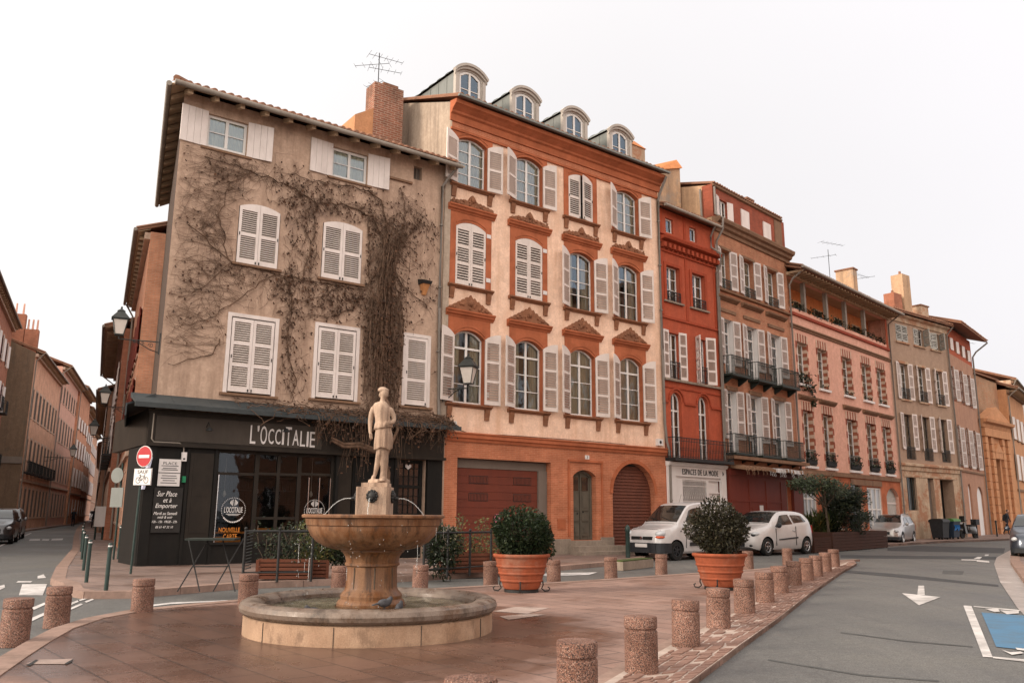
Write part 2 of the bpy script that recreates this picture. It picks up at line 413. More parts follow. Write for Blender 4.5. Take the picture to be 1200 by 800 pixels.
# thin overcast: brighter overhead, extra warm fill for the facades added behind the viewer, greyer low on the right
fz = wmath('MULTIPLY_ADD', wmath('MAXIMUM', sx.outputs[2], 0.0), .06, .97)
fh = wmath('ADD', wmath('MULTIPLY_ADD', sx.outputs[1], -.50, 1.0), wmath('MULTIPLY', sx.outputs[0], -.10))
ft = wmath('MULTIPLY', fz, fh)
tint = wt.nodes.new('ShaderNodeMix'); tint.data_type = 'RGBA'; tint.inputs[6].default_value = (SKY_WHITE[0] * 1.005, SKY_WHITE[1] * .995, SKY_WHITE[2] * .96, 1); tint.inputs[7].default_value = (SKY_WHITE[0] * .985, SKY_WHITE[1] * .98, SKY_WHITE[2] * 1.01, 1)
wt.links.new(wmath('MULTIPLY_ADD', sx.outputs[0], .7, .5), tint.inputs[0])
cl = wt.nodes.new('ShaderNodeTexNoise'); cl.inputs['Scale'].default_value = 2.2; cl.inputs['Detail'].default_value = 5; wt.links.new(tc.outputs['Generated'], cl.inputs['Vector'])
ft = wmath('MULTIPLY', ft, wmath('MULTIPLY_ADD', cl.outputs['Fac'], .10, .95))
warm = wt.nodes.new('ShaderNodeMix'); warm.data_type = 'RGBA'; warm.inputs[6].default_value = (1.04, .965, .86, 1); warm.inputs[7].default_value = (1, 1, 1, 1); wt.links.new(wmath('MULTIPLY_ADD', sx.outputs[1], .9, .35), warm.inputs[0])
vw = wt.nodes.new('ShaderNodeVectorMath'); vw.operation = 'MULTIPLY'; wt.links.new(tint.outputs[2], vw.inputs[0]); wt.links.new(warm.outputs[2], vw.inputs[1])
vs = wt.nodes.new('ShaderNodeVectorMath'); vs.operation = 'SCALE'; wt.links.new(vw.outputs[0], vs.inputs[0]); wt.links.new(ft, vs.inputs['Scale']); wt.links.new(vs.outputs[0], wm.inputs[7])
wt.links.new(hs.outputs[0], wm.inputs[6]); wt.links.new(wm.outputs[2], bg.inputs[0])
bg.inputs[1].default_value = SKY_STR
sl = bpy.data.lights.new('sun', 'SUN'); so = bpy.data.objects.new('sun', sl); COL.objects.link(so)
sl.energy = SUN_E; sl.angle = radians(12); sl.color = (1, .84, .68)
sd = Vector((sin(SUN_AZ) * cos(SUN_EL), cos(SUN_AZ) * cos(SUN_EL), sin(SUN_EL)))
so.rotation_euler = sd.to_track_quat('Z', 'Y').to_euler(); so.location = (-40, -20, 60)
scene.view_settings.view_transform = 'Standard'; scene.view_settings.look = 'None'; scene.view_settings.gamma = 1
scene.view_settings.use_curve_mapping = False; scene.view_settings.exposure = EXPO
scene.cycles.max_bounces = 6; scene.cycles.transparent_max_bounces = 8

# ------------------------------------------------------------------ survey helpers (metres; measured once from the camera station)
def ray(px, py):
    a = (px - 600) / F_PX; b = (400 - py) / F_PX
    c, s = cos(RO), sin(RO); a, b = a * c - b * s, a * s + b * c
    return (a, cos(TH) - b * sin(TH), sin(TH) + b * cos(TH))
def smooth(t): t = max(0, min(1, t)); return t * t * (3 - 2 * t)
def gz(x, y):                                      # the right-hand street climbs gently
    return .014 * max(0, min(y, 95) - 44) * smooth((x - 8) / 10)
def g(px, py, dz=0.0):
    r = ray(px, py); z = dz
    for _ in range(8):
        t = (z - EYE) / r[2]; z = gz(r[0] * t, r[1] * t) + dz
    return (r[0] * t, r[1] * t)
def bear(a): a = radians(a); return Vector((sin(a), cos(a)))
A0 = Vector((-9.24, 21.59))
PA, AA, LA = A0, 54, 8.80
PB, AB, LB = PA + bear(54) * 8.80, 52, 10.39
PC1, AC1, LC1 = PB + bear(52) * 10.39, 48, 4.01
PC2, AC2, LC2 = PC1 + bear(48) * 4.01, 44.5, 6.93
PD, AD, LD = PC2 + bear(44.5) * 6.93, 44, 13.29
PE, AE, LE = PD + bear(44) * 13.29, 53, 7.54
PF, AF, LF = PE + bear(53) * 7.54, 40, 7.2
PG, AG, LG = PF + bear(40) * 7.2, 47, 7.0
PH, AH, LH = PG + bear(47) * 7.0, 38, 9.0
LS = -26.0                                         # bearing of the left-hand street
sd_ = bear(LS); sp_ = Vector((-cos(radians(LS)), sin(radians(LS))))      # along the street, and across it to the left

# ------------------------------------------------------------------ ground materials
def M_asphalt():
    t = NT('asphalt'); v = t.vec(False)
    f = t.ramp(t.noise(60, 3, .7, v), .35, .68); big = t.ramp(t.noise(.35, 8, .68, v), .35, .68)
    c = t.mix(f, (.050, .051, .050, 1), (.168, .168, .160, 1))
    c = t.mix(1.0, c, t.mix(big, (.72, .72, .74, 1), (1.15, 1.13, 1.1, 1)), 'MULTIPLY')
    gr = t.ramp(t.noise(13, 5, .8, v), .36, .66); c = t.mix(1.0, c, t.mix(gr, (.74, .74, .74, 1), (1.2, 1.2, 1.2, 1)), 'MULTIPLY')
    cr = t.n('ShaderNodeTexVoronoi', feature='DISTANCE_TO_EDGE'); cr.inputs['Scale'].default_value = .22
    nv = t.n('ShaderNodeTexNoise'); nv.inputs['Scale'].default_value = .9; nv.inputs['Detail'].default_value = 6; t.l(v, nv.inputs['Vector'])
    ad = t.n('ShaderNodeVectorMath', operation='ADD'); t.l(v, ad.inputs[0]); t.l(nv.outputs['Color'], ad.inputs[1]); t.l(ad.outputs[0], cr.inputs['Vector'])
    k = t.ramp(cr.outputs['Distance'], .0, .0022, (.45, .45, .45, 1), (0, 0, 0, 1))
    c = t.mix(k, c, (.045, .045, .045, 1))
    oil = t.ramp(t.noise(1.1, 8, .75, v), .60, .72); c = t.mix(1.0, c, t.mix(oil, (1, 1, 1, 1), (.66, .66, .67, 1)), 'MULTIPLY')
    trk = t.ramp(t.noise(.8, 4, .6, t.map((1.6, .12, 1), v)), .45, .65); c = t.mix(1.0, c, t.mix(trk, (.93, .93, .93, 1), (1.12, 1.11, 1.1, 1)), 'MULTIPLY'); t.col(c)
    t.rough(t.mix(big, (.5, .5, .5, 1), (.8, .8, .8, 1))); t.bump(t.noise(90, 3, .7, v), .35, .006)
    return t.mat
def M_slabs(name, rot, bw, bh, c1, c2, joint, wet=None, rough0=.48):
    t = NT(name); v = t.vec(False)
    m = t.n('ShaderNodeMapping'); m.inputs['Rotation'].default_value = (0, 0, radians(rot)); t.l(v, m.inputs['Vector'])
    b = t.n('ShaderNodeTexBrick'); b.inputs['Scale'].default_value = 1; b.inputs['Brick Width'].default_value = bw; b.inputs['Row Height'].default_value = bh
    b.inputs['Mortar Size'].default_value = .010; b.inputs['Mortar Smooth'].default_value = .3
    b.inputs['Color1'].default_value = c4(c1); b.inputs['Color2'].default_value = c4(c2); b.inputs['Mortar'].default_value = c4(joint)
    t.l(m.outputs[0], b.inputs['Vector'])
    big = t.ramp(t.noise(.5, 9, .7, v), .32, .7); sp = t.ramp(t.noise(45, 3, .7, v), .3, .7)
    c = t.mix(1.0, b.outputs['Color'], t.mix(big, (.62, .60, .58, 1), (1.12, 1.12, 1.12, 1)), 'MULTIPLY')
    c = t.mix(1.0, c, t.mix(sp, (.82, .8, .8, 1), (1.12, 1.12, 1.12, 1)), 'MULTIPLY')
    wf = t.ramp(t.noise(.8, 8, .68, v), .50, .62)
    r = t.mix(wf, (rough0 + .22,) * 3 + (1,), (rough0 - .14,) * 3 + (1,))
    c = t.mix(wf, c, t.mix(1.0, c, (.80, .74, .70, 1), 'MULTIPLY'))
    if wet:
        dv = t.n('ShaderNodeVectorMath', operation='DISTANCE'); t.l(v, dv.inputs[0]); dv.inputs[1].default_value = (wet[0], wet[1], .05)
        nn = t.n('ShaderNodeMath', operation='MULTIPLY_ADD'); nn.inputs[1].default_value = 2.6; t.l(t.noise(.75, 7, .65, v), nn.inputs[0]); t.l(dv.outputs['Value'], nn.inputs[2])
        ww = t.ramp(nn.outputs[0], wet[2] / 8, wet[2] / 8 + .07, (1, 1, 1, 1), (0, 0, 0, 1))
        sc8 = t.n('ShaderNodeMath', operation='DIVIDE'); sc8.inputs[1].default_value = 8; t.l(nn.outputs[0], sc8.inputs[0])
        t.l(sc8.outputs[0], ww.node.inputs[0])
        mm = t.n('ShaderNodeMath', operation='MULTIPLY'); mm.inputs[1].default_value = .85; t.l(ww, mm.inputs[0])
        c = t.mix(mm.outputs[0], c, t.mix(1.0, c, (.40, .33, .29, 1), 'MULTIPLY')); r = t.mix(mm.outputs[0], r, (.20, .20, .20, 1))
    t.col(c); t.rough(r)
    inv = t.n('ShaderNodeMath', operation='SUBTRACT'); inv.inputs[0].default_value = 1; t.l(b.outputs['Fac'], inv.inputs[1])
    h = t.n('ShaderNodeMath', operation='MULTIPLY_ADD'); h.inputs[1].default_value = .35; t.l(t.noise(30, 4, .7, v), h.inputs[0]); t.l(inv.outputs[0], h.inputs[2])
    t.bump(h.outputs[0], .45, .008)
    return t.mat
FC = Vector((-1.69, 10.57))                        # fountain centre
m_asph = M_asphalt()
m_slab = M_slabs('pink_stone_slabs', 49.5, .76, .37, (.300, .192, .155), (.232, .146, .117), (.095, .066, .055), (FC.x - .6, FC.y - .25, 4.5), .60)
m_pave = M_slabs('damp_pavement', 40, .8, .5, (.23, .16, .134), (.185, .13, .11), (.07, .05, .042))
m_kerb = M_plaster('granite_kerb', (.29, .20, .165), (.12, .088, .072), (.21, .15, .12), .6, bump=.2)
m_cob = M_slabs('pink_cobbles', -64, .19, .15, (.30, .17, .125), (.40, .27, .215), (.60, .50, .44), None, .5)
m_patch = M_plain('dark_asphalt_repair', (.045, .046, .048), .75, .25, 3)
m_mark = M_paint('road_marking_white', (.54, .52, .51), (.16, .155, .15), .75, .85)
m_blue = M_paint('parking_bay_blue', (.075, .175, .29), (.085, .12, .15), .7, .8)
m_gut = M_plaster('wet_gutter_stone', (.36, .32, .30), (.14, .13, .125), (.6, .57, .55), .7, rough=.35, bump=.5)

# ------------------------------------------------------------------ ground sheet
def ground_sheet():
    mb = MB()
    xs = [-2000, -600, -200] + [x for x in range(-120, 161, 4)] + [220, 600, 2000]
    ys = [-2000, -400, -60] + [y for y in range(-20, 141, 4)] + [200, 600, 2500]
    nx = len(xs)
    for y in ys:
        for x in xs: mb.v.append((x, y, gz(x, y)))
    for j in range(len(ys) - 1):
        for i in range(nx - 1):
            a = j * nx + i; mb.f.append((a, a + 1, a + nx + 1, a + nx)); mb.m.append(0)
    return struct('road', mb, m_asph)
ground_sheet()

def strip(mb, A, B, za, zb=None, mi=0):            # quads between two polylines (z measured from the ground)
    zb = za if zb is None else zb
    for i in range(len(A) - 1):
        a, b, c, d = A[i], A[i + 1], B[i + 1], B[i]
        mb.quad((a[0], a[1], gz(*a) + za), (b[0], b[1], gz(*b) + za), (c[0], c[1], gz(*c) + zb), (d[0], d[1], gz(*d) + zb), mi)
def offset(pts, d):
    out = []
    for i, p in enumerate(pts):
        a = Vector(pts[max(i - 1, 0)]); b = Vector(pts[min(i + 1, len(pts) - 1)]); t = (b - a).normalized()
        out.append((p[0] + t.y * d, p[1] - t.x * d))
    return out
def kerb(mb, pts, wd, z0, z1):                      # kerb stones: individual lengths with joints
    pin = offset(pts, wd)
    for i in range(len(pts) - 1):
        a, b, c, d = Vector(pts[i]), Vector(pts[i + 1]), Vector(pin[i + 1]), Vector(pin[i])
        L = (b - a).length; n = max(1, int(round(L / 1.0)))
        for k in range(n):
            e = .006 / max(L, .01)
            u0, u1 = k / n + e, (k + 1) / n - e
            p = [a.lerp(b, u0), a.lerp(b, u1), d.lerp(c, u1), d.lerp(c, u0)]
            mb.hexa([(*q, gz(*q) + z0) for q in p] + [(*q, gz(*q) + z1) for q in p])

back = [g(*p) for p in [(-60, 815), (0, 776), (30, 758), (60, 742), (100, 729), (150, 719.5), (220, 712), (300, 704.5), (400, 697.5), (500, 693), (570, 689), (650, 685), (720, 680.5), (780, 676), (880, 669.5), (930, 664), (975, 658.5), (1000, 657)]]
right = [g(*p) for p in [(1004, 662), (985, 673), (950, 698), (912, 729), (870, 760), (818, 800)]] + [(.6, 5.5), (-.6, 3.2)]
mb = MB(); poly = back + right + [(-9, 3.2)]
mb.prism(poly, -.04, .05, 'z'); struct('plaza_paving', mb, m_slab)
mb = MB(); kerb(mb, back, .24, -.03, .062); struct('plaza_kerb', mb, m_kerb)
lwhite = [g(*p, .05) for p in [(994, 658), (940, 680.5), (897, 700), (866, 716), (830, 733), (791, 754), (745, 779), (700, 806)]] + [(-.55, 5.5), (-1.6, 3.2)]
rin = [right[0], right[1], right[2], ((right[2][0] + right[3][0]) / 2, (right[2][1] + right[3][1]) / 2), right[3], right[4], ((right[4][0] + right[5][0]) / 2, (right[4][1] + right[5][1]) / 2), right[5], right[6], right[7]]
m_cob = M_plaster('pink_cobble', (.25, .15, .118), (.10, .066, .054), (.19, .125, .10), .8, rough=.6, bump=.3)
mb = MB(); strip(mb, lwhite, rin, .061); struct('cobble_bed', mb, M_plaster('pale_cobble_mortar', (.44, .36, .315), (.2, .155, .13), (.33, .265, .23)))
def cobbles():
    mb = MB(); r = random.Random(12); A, B_ = [Vector(p) for p in lwhite], [Vector(p) for p in rin]
    for i in range(len(A) - 1):
        L = max((A[i + 1] - A[i]).length, .1); n = max(1, int(L / .155)); 
        for k in range(n):
            u0, u1 = k / n, (k + 1) / n; a0, a1 = A[i].lerp(A[i + 1], u0), A[i].lerp(A[i + 1], u1); b0, b1 = B_[i].lerp(B_[i + 1], u0), B_[i].lerp(B_[i + 1], u1)
            wd = (b0 - a0).length; m = max(2, int(round((A[0] - B_[0]).length / .15)) if False else int(wd / .15)); off = .12
            vs = [0.12 / max(wd, .3)] + [(j + off + r.uniform(-.045, .045)) / (m + off) for j in range(1, m)] + [1]
            for j in range(len(vs) - 1):
                v0, v1 = vs[j] + .014 / wd, vs[j + 1] - .014 / wd
                if v1 - v0 < .03: continue
                e = .007 / (L / n); P = [a0.lerp(b0, v0).lerp(a1.lerp(b1, v0), e), a0.lerp(b0, v1).lerp(a1.lerp(b1, v1), e), a0.lerp(b0, v1).lerp(a1.lerp(b1, v1), 1 - e), a0.lerp(b0, v0).lerp(a1.lerp(b1, v0), 1 - e)]
                c = (P[0] + P[1] + P[2] + P[3]) / 4; h = .066 + r.uniform(-.006, .010); Q = [c + (q - c) * .92 for q in P]
                mb.hexa([(*q, .05) for q in P] + [(*q, h) for q in Q])
    return struct('cobbled_strip', mb, m_cob, 50)
cobbles()
mb = MB(); kerb(mb, lwhite, .13, .02, .061); struct('pale_border_stones', mb, m_kerb)
mb = MB(); kerb(mb, right[::-1], -.02, -.02, .058); struct('strip_edge', mb, m_kerb)
mb = MB()                                           # slabs of pale replacement paving in the plaza
for q in ([(578, 716), (604, 711), (644, 712), (618, 719)], [(585, 722), (620, 719), (640, 720), (596, 726)]):
    mb.poly([(*g(*p, .05), .055) for p in q])
struct('pale_paving_patch', mb, M_slabs('pale_slabs', 49.5, 1.3, .62, (.40, .32, .28), (.36, .28, .245), (.16, .12, .10)))

# pavement in front of the corner building, running into the left street
far_k = [tuple(A0 + sd_ * s + sp_ * d) for s, d in ((230, 1.6), (120, 1.9), (75, 2.1), (60, 2.1), (30, 1.8), (12, 1.5), (0, 1.6), (-4, 1.55))]
kp = far_k + [g(*p) for p in [(93, 690), (97, 697), (112, 700), (150, 699.5), (200, 695), (273, 689), (350, 686), (430, 682.5), (520, 677.5), (600, 672), (660, 666.5), (720, 661), (745, 657), (755, 652)]]
kp += [tuple(PC1 + bear(42) * 0 - Vector((-cos(radians(48)), sin(radians(48)))) * 1.3), tuple(PC2 + Vector((cos(radians(44)), -sin(radians(44)))) * 1.3), tuple(PD + Vector((cos(radians(44)), -sin(radians(44)))) * 1.3)]
inner = [tuple(PD), tuple(PC2), tuple(PC1), tuple(PB), tuple(PA)] + [tuple(A0 + sd_ * s) for s in (30, 60, 75)] + [tuple(A0 + sd_ * s + sp_ * d) for s, d in ((120, -1.2), (230, -3))]
mb = MB(); mb.prism(kp + inner, -.03, .11, 'z'); struct('pavement', mb, m_pave)
mb = MB(); kerb(mb, kp, .26, -.02, .118); struct('pavement_kerb', mb, m_kerb)
# pavement along the right-hand facades, climbing with the street
fl = [PD, PD + bear(44) * 6, PE, PE + bear(53) * 4, PF, PF + bear(40) * 4, PG, PG + bear(47) * 4, PH, PH + bear(38) * 9, PH + bear(38) * 40]
fo = [(PD + Vector((cos(radians(44)), -sin(radians(44)))) * 1.3)] + [Vector(p) + Vector((cos(radians(a)), -sin(radians(a)))) * d for p, a, d in zip(fl[1:], (44, 48, 53, 47, 40, 44, 47, 42, 38, 38), (1.8, 2.2, 2.6, 2.6, 2.6, 2.4, 2.2, 2, 2, 2))]
mb = MB(); strip(mb, [tuple(p) for p in fl], [tuple(p) for p in fo], .112); strip(mb, [tuple(p) for p in fo], [tuple(p) for p in fo], .112, -.02)
struct('side_pavement', mb, m_pave)
mb = MB(); kerb(mb, [tuple(p) for p in fo][::-1], .22, -.02, .12); struct('side_kerb', mb, m_kerb)
# left side of the left street
lk = [tuple(A0 + sd_ * s + sp_ * d) for s, d in ((230, 1.9), (120, 2.6), (85, 3.5), (75, 4.4), (60, 5.2), (46, 5.9), (44, 7.0), (18, 7.0), (-10, 7.2), (-30, 7.4))]
li = [tuple(A0 + sd_ * s + sp_ * d) for s, d in ((230, 12), (120, 12), (85, 12), (75, 12), (60, 12), (46, 12), (44, 12), (18, 12), (-10, 12), (-30, 12))]
mb = MB(); strip(mb, lk, li, .112); strip(mb, lk, lk, .112, -.02); struct('far_pavement', mb, m_pave)
mb = MB(); kerb(mb, lk, -.24, -.02, .12); struct('far_kerb', mb, m_kerb)
# pavement and wet gutter at the right edge
go = [g(*p) for p in [(1290, 628), (1215, 634), (1185, 644), (1168, 653), (1165, 661), (1172, 682), (1192, 712), (1225, 748), (1300, 830)]]
gi = offset(go, -.45)
mb = MB(); strip(mb, go, gi, .012); struct('stone_gutter', mb, m_gut)
mb = MB(); kerb(mb, gi, -.28, -.02, .12); struct('right_kerb', mb, m_kerb)
gp = offset(gi, -.28); mb = MB(); mb.poly([(*p, gz(*p) + .108) for p in gp] + [(14, 6, .108), (40, 6, .108), (60, 38, .108)]); struct('right_pavement', mb, m_pave)

# ------------------------------------------------------------------ road markings and repairs
def mark(name, polys, m, z=.004):
    mb = MB()
    for q in polys:
        pts = [g(*p) for p in q]; mb.poly([(*p, gz(*p) + z) for p in pts])
    return struct(name, mb, m)
mark('asphalt_repair', [[(985, 650), (1180, 652), (1183, 655.5), (985, 653.5)], [(1040, 641.5), (1075, 639), (1178, 642), (1176, 648), (1040, 645)], [(995, 668), (1060, 673), (1170, 685), (1170, 687), (1050, 676), (990, 670.5)]], m_patch)
mark('asphalt_seam', [[(985, 740), (1060, 750), (1140, 757), (1140, 758.2), (1060, 751.4), (985, 741.2)], [(900, 772), (1010, 790), (1100, 797), (1100, 798.6), (1010, 791.8), (900, 773.4)], [(1105, 668), (1130, 669), (1128, 673), (1104, 672)]], M_plain('tarred_seam', (.070, .071, .070), .8, .3, 4))
mark('direction_arrow', [[(1076.2, 686.2), (1083, 686.2), (1083.8, 697), (1075, 697)], [(1057, 695), (1102.5, 699.5), (1077, 709.2)]], m_mark, .008)
mark('parking_bay_line', [[(1129, 709.5), (1138.5, 710), (1163.5, 770.5), (1152, 770)], [(1141, 710), (1141, 711.2), (1240, 720.2), (1240, 718.6)], [(1163, 769.5), (1164, 771.5), (1240, 780), (1240, 776.5)]], m_mark, .008)
mark('parking_bay_paint', [[(1150, 717.5), (1250, 725), (1250, 767), (1167.5, 758)]], m_blue, .008)
mark('bay_symbol', [[(1154, 713.5), (1170, 714), (1172, 717), (1166, 717.6)], [(1172, 715.5), (1194, 716.5), (1194, 719), (1180, 720)], [(1174, 762), (1184, 765), (1196, 764), (1200, 766), (1186, 768)], [(1190, 759.5), (1210, 762), (1210, 764), (1192, 762)]], m_mark, .012)
mark('cycle_symbol', [[(1126.5, 655), (1144, 655.4), (1144, 656.6), (1127, 656.4)], [(1144, 655.8), (1159, 657.2), (1159.5, 659), (1145, 658)], [(1141, 654.4), (1146, 652.2), (1151, 652.4), (1148, 655)], [(1154, 649.6), (1159, 649.4), (1158, 651), (1154, 651.4)]], m_mark, .008)
mark('stop_bar', [[(26, 684.5), (55, 684.5), (50, 697.5), (22, 697.5)], [(21, 680.8), (38, 680.8), (36, 682.6), (19, 682.6)], [(44, 675), (51, 672.8), (54, 677), (44, 678)], [(-14, 690), (5, 685), (6, 688.5), (-14, 697)]], m_mark, .008)
mark('lane_dash', [[(33, 714), (52, 706), (54, 708), (34, 717.5)], [(33, 726), (51, 718), (53, 720.5), (33, 730)], [(80, 707.5), (92, 703), (94, 704.3), (82, 709.5)], [(91, 703.2), (103, 699.8), (104, 701), (92, 704.8)], [(80, 713.5), (95, 707), (97, 708.3), (81, 715.5)], [(99, 704.8), (108, 701.5), (110, 702.6), (101, 706.3)]], m_mark, .008)
mark('crossing_line', [[(35, 631.5), (47, 631.2), (47, 633), (34, 633.4)], [(50, 631.4), (58, 631.4), (57, 633), (49, 633)], [(61, 631), (74, 630.6), (73, 632.6), (60, 633)]], m_mark, .008)
mark('edge_line', [[(178, 708.5), (200, 706), (267, 703.2), (268, 704.2), (200, 707.8), (178, 710.5)], [(-5, 641), (36, 624), (37, 624.6), (-5, 642.5)]], m_mark, .008)
mark('loading_line', [[(632, 672.5), (660, 671), (700, 670.5), (690, 673.4), (640, 675)]], m_mark, .008)
mb = MB(); q = [(30, 778), (42, 773), (86, 772), (78, 778)]; mb.poly([(*g(*p, .05), .055) for p in q]); struct('manhole_cover', mb, M_plain('slab_lid', (.28, .21, .18), .5, .2))
mb = MB()
for q in ([(30, 779.5), (42, 772.5), (45, 773), (36, 779.5)], [(76, 777), (86, 771.5), (84, 775), (78, 778.4)]): mb.poly([(*g(*p, .055), .058) for p in q])
struct('manhole_handles', mb, MT['iron'])
# ------------------------------------------------------------------ facade kit (local frame: x along the front, y into the house, z up)
def house(name, label, P, a, group=None):
    return thing(name, label, 'house' if 'house' in name else 'building', (P[0], P[1], 0), radians(90 - a), group)
def arch_z(x, x0, x1, z1, rise):                    # height of a segmental arch over [x0,x1] with crown z1
    if rise <= 0: return z1
    h = (x1 - x0) / 2; R = (h * h + rise * rise) / (2 * rise); xc = (x0 + x1) / 2
    return z1 - R + sqrt(max(0, R * R - (x - xc) ** 2))
def arc_pts(x0, x1, z1, rise, n=12):
    h = (x1 - x0) / 2; R = (h * h + rise * rise) / (2 * rise); xc = (x0 + x1) / 2; zc = z1 - R
    t0 = math.asin(min(1, h / R))
    return [(xc + R * sin(-t0 + 2 * t0 * i / n), zc + R * cos(-t0 + 2 * t0 * i / n)) for i in range(n + 1)]
class Op:
    def __init__(s, x0, x1, z0, z1, rise=0, rev=.18, mi=0): s.x0, s.x1, s.z0, s.z1, s.rise, s.rev, s.mi = x0, x1, z0, z1, rise, rev, mi
def wall(parent, L, H, ops, mats, foot=None, D=9.0, name='wall', z0=0.0, band=None, top=True, x0=0.0, fmi=0):
    mb = MB()
    xs = sorted({x0, L} | {round(v, 4) for o in ops for v in (o.x0, o.x1)})
    zs = sorted({z0, H} | {round(v, 4) for o in ops for v in (o.z0, o.z1)} | ({b[0] for b in band} if band else set()))
    for i in range(len(xs) - 1):
        for j in range(len(zs) - 1):
            cx, cz = (xs[i] + xs[i + 1]) / 2, (zs[j] + zs[j + 1]) / 2
            if any(o.x0 < cx < o.x1 and o.z0 < cz < o.z1 for o in ops): continue
            mi = 0
            if band:
                for zb, m in band:
                    if cz > zb: mi = m
            mb.quad((xs[i], 0, zs[j]), (xs[i + 1], 0, zs[j]), (xs[i + 1], 0, zs[j + 1]), (xs[i], 0, zs[j + 1]), mi)
    for o in ops:
        r = o.rev; mi = o.mi
        zs_ = o.z1 - o.rise
        mb.quad((o.x0, 0, o.z0), (o.x0, r, o.z0), (o.x0, r, zs_), (o.x0, 0, zs_), mi)
        mb.quad((o.x1, 0, o.z0), (o.x1, 0, zs_), (o.x1, r, zs_), (o.x1, r, o.z0), mi)
        mb.quad((o.x0, 0, o.z0), (o.x1, 0, o.z0), (o.x1, r, o.z0), (o.x0, r, o.z0), mi)
        if o.rise > 0:
            a = arc_pts(o.x0, o.x1, o.z1, o.rise); n = len(a); h = n // 2
            mi2 = 0
            if band:
                for zb, m in band:
                    if o.z1 - .01 > zb: mi2 = m
            for k in range(n - 1):
                mb.quad((a[k][0], 0, a[k][1]), (a[k + 1][0], 0, a[k + 1][1]), (a[k + 1][0], r, a[k + 1][1]), (a[k][0], r, a[k][1]), mi)
                c = (o.x0, 0, o.z1) if k < h else (o.x1, 0, o.z1)
                mb.add([c, (a[k][0], 0, a[k][1]), (a[k + 1][0], 0, a[k + 1][1])], [(0, 1, 2)], mi2)
        else:
            mb.quad((o.x0, 0, o.z1), (o.x0, r, o.z1), (o.x1, r, o.z1), (o.x1, 0, o.z1), mi)
    foot = foot or [(L, 0), (L, D), (x0, D), (x0, 0)]
    for i in range(len(foot) - 1):
        a, b = foot[i], foot[i + 1]
        mb.quad((a[0], a[1], z0), (b[0], b[1], z0), (b[0], b[1], H), (a[0], a[1], H), fmi)
    if top: mb.poly([(p[0], p[1], H) for p in foot], 0)
    return link(name, mb.mesh(name, mats, recalc=False), parent)

_wc = {}
def window(parent, xc, z0, w, h, y, rise=0, cols=2, rows=3, transom=None, fm='frame', pm='glass', curtain=None, fw=.055, arched=True, name='window'):
    key = (round(w, 3), round(h, 3), round(rise, 3), cols, rows, transom, fm, pm, fw)
    if key not in _wc:
        mb = MB(); e = .003; x0, x1 = -w / 2 + e, w / 2 - e; H = h - e
        zt = H - rise
        mb.box(x0, x0 + fw, 0, .06, e, zt); mb.box(x1 - fw, x1, 0, .06, e, zt)
        mb.box(x0 + fw, x1 - fw, 0, .06, e, e + fw * 1.3)
        if rise > 0:
            A = arc_pts(x0, x1, H, rise, 12); B = [(x * (w / 2 - fw) / (w / 2), z - fw * (1 if 0 < i < 12 else .3)) for i, (x, z) in enumerate(A)]
            for i in range(12): mb.prism([A[i], A[i + 1], B[i + 1], B[i]], 0, .06)
        else: mb.box(x0 + fw, x1 - fw, 0, .06, H - fw, H)
        zl = e + fw * 1.3
        if transom:
            mb.box(x0 + fw, x1 - fw, -.008, .055, transom - .035, transom + .035); ztop = transom - .035
        else: ztop = H - fw - (rise * .12 if rise else 0)
        if cols >= 2:
            mw = .09 if cols == 2 else .03
            for k in range(1, cols):
                xm = x0 + (x1 - x0) * k / cols
                ww = .085 if (cols == 2 or (cols == 4 and k == 2)) else .026
                zz = arch_z(xm, x0, x1, H, rise) - fw * .6
                mb.box(xm - ww / 2, xm + ww / 2, -.006, .05, zl, zz)
        for k in range(1, rows):
            zm = zl + (ztop - zl) * k / rows
            mb.box(x0 + fw, x1 - fw, .004, .04, zm - .014, zm + .014)
        fme = mb.mesh('window', MT[fm])
        pb = MB(); n = 12
        top = arc_pts(x0 + .02, x1 - .02, H - .02, rise, n) if rise > 0 else [(x0 + .02, H - .02), (x1 - .02, H - .02)]
        pb.poly([(x0 + .02, .03, e + .02), (x1 - .02, .03, e + .02)] + [(p[0], .03, p[1]) for p in top[::-1]])
        _wc[key] = (fme, pb.mesh('pane', MT[pm], recalc=False))
    fme, pme = _wc[key]
    o = link(name, fme, parent, (xc, y, z0)); link('pane', pme, o)
    if curtain:
        ck = ('c', round(w, 2), round(h, 2), curtain)
        if ck not in _wc:
            cb = MB(); cw = w * (.30 if curtain != 3 else .5)
            for sgn in ((-1, 1) if curtain != 2 else (1,)):
                n = 14; xa = sgn * (w / 2 - .03); xb = sgn * (w / 2 - .03 - cw)
                for k in range(n):
                    u0, u1 = k / n, (k + 1) / n
                    f = lambda u: (.10 if curtain != 3 else .062) + .02 * sin(u * 26 + sgn)
                    cb.quad((xa + (xb - xa) * u0, f(u0), .05), (xa + (xb - xa) * u1, f(u1), .05), (xa + (xb - xa) * u1, f(u1), h - .08), (xa + (xb - xa) * u0, f(u0), h - .08))
            _wc[ck] = cb.mesh('curtain', MT['curtain'], smooth=180, recalc=False)
        link('curtain', _wc[ck], o)
    return o

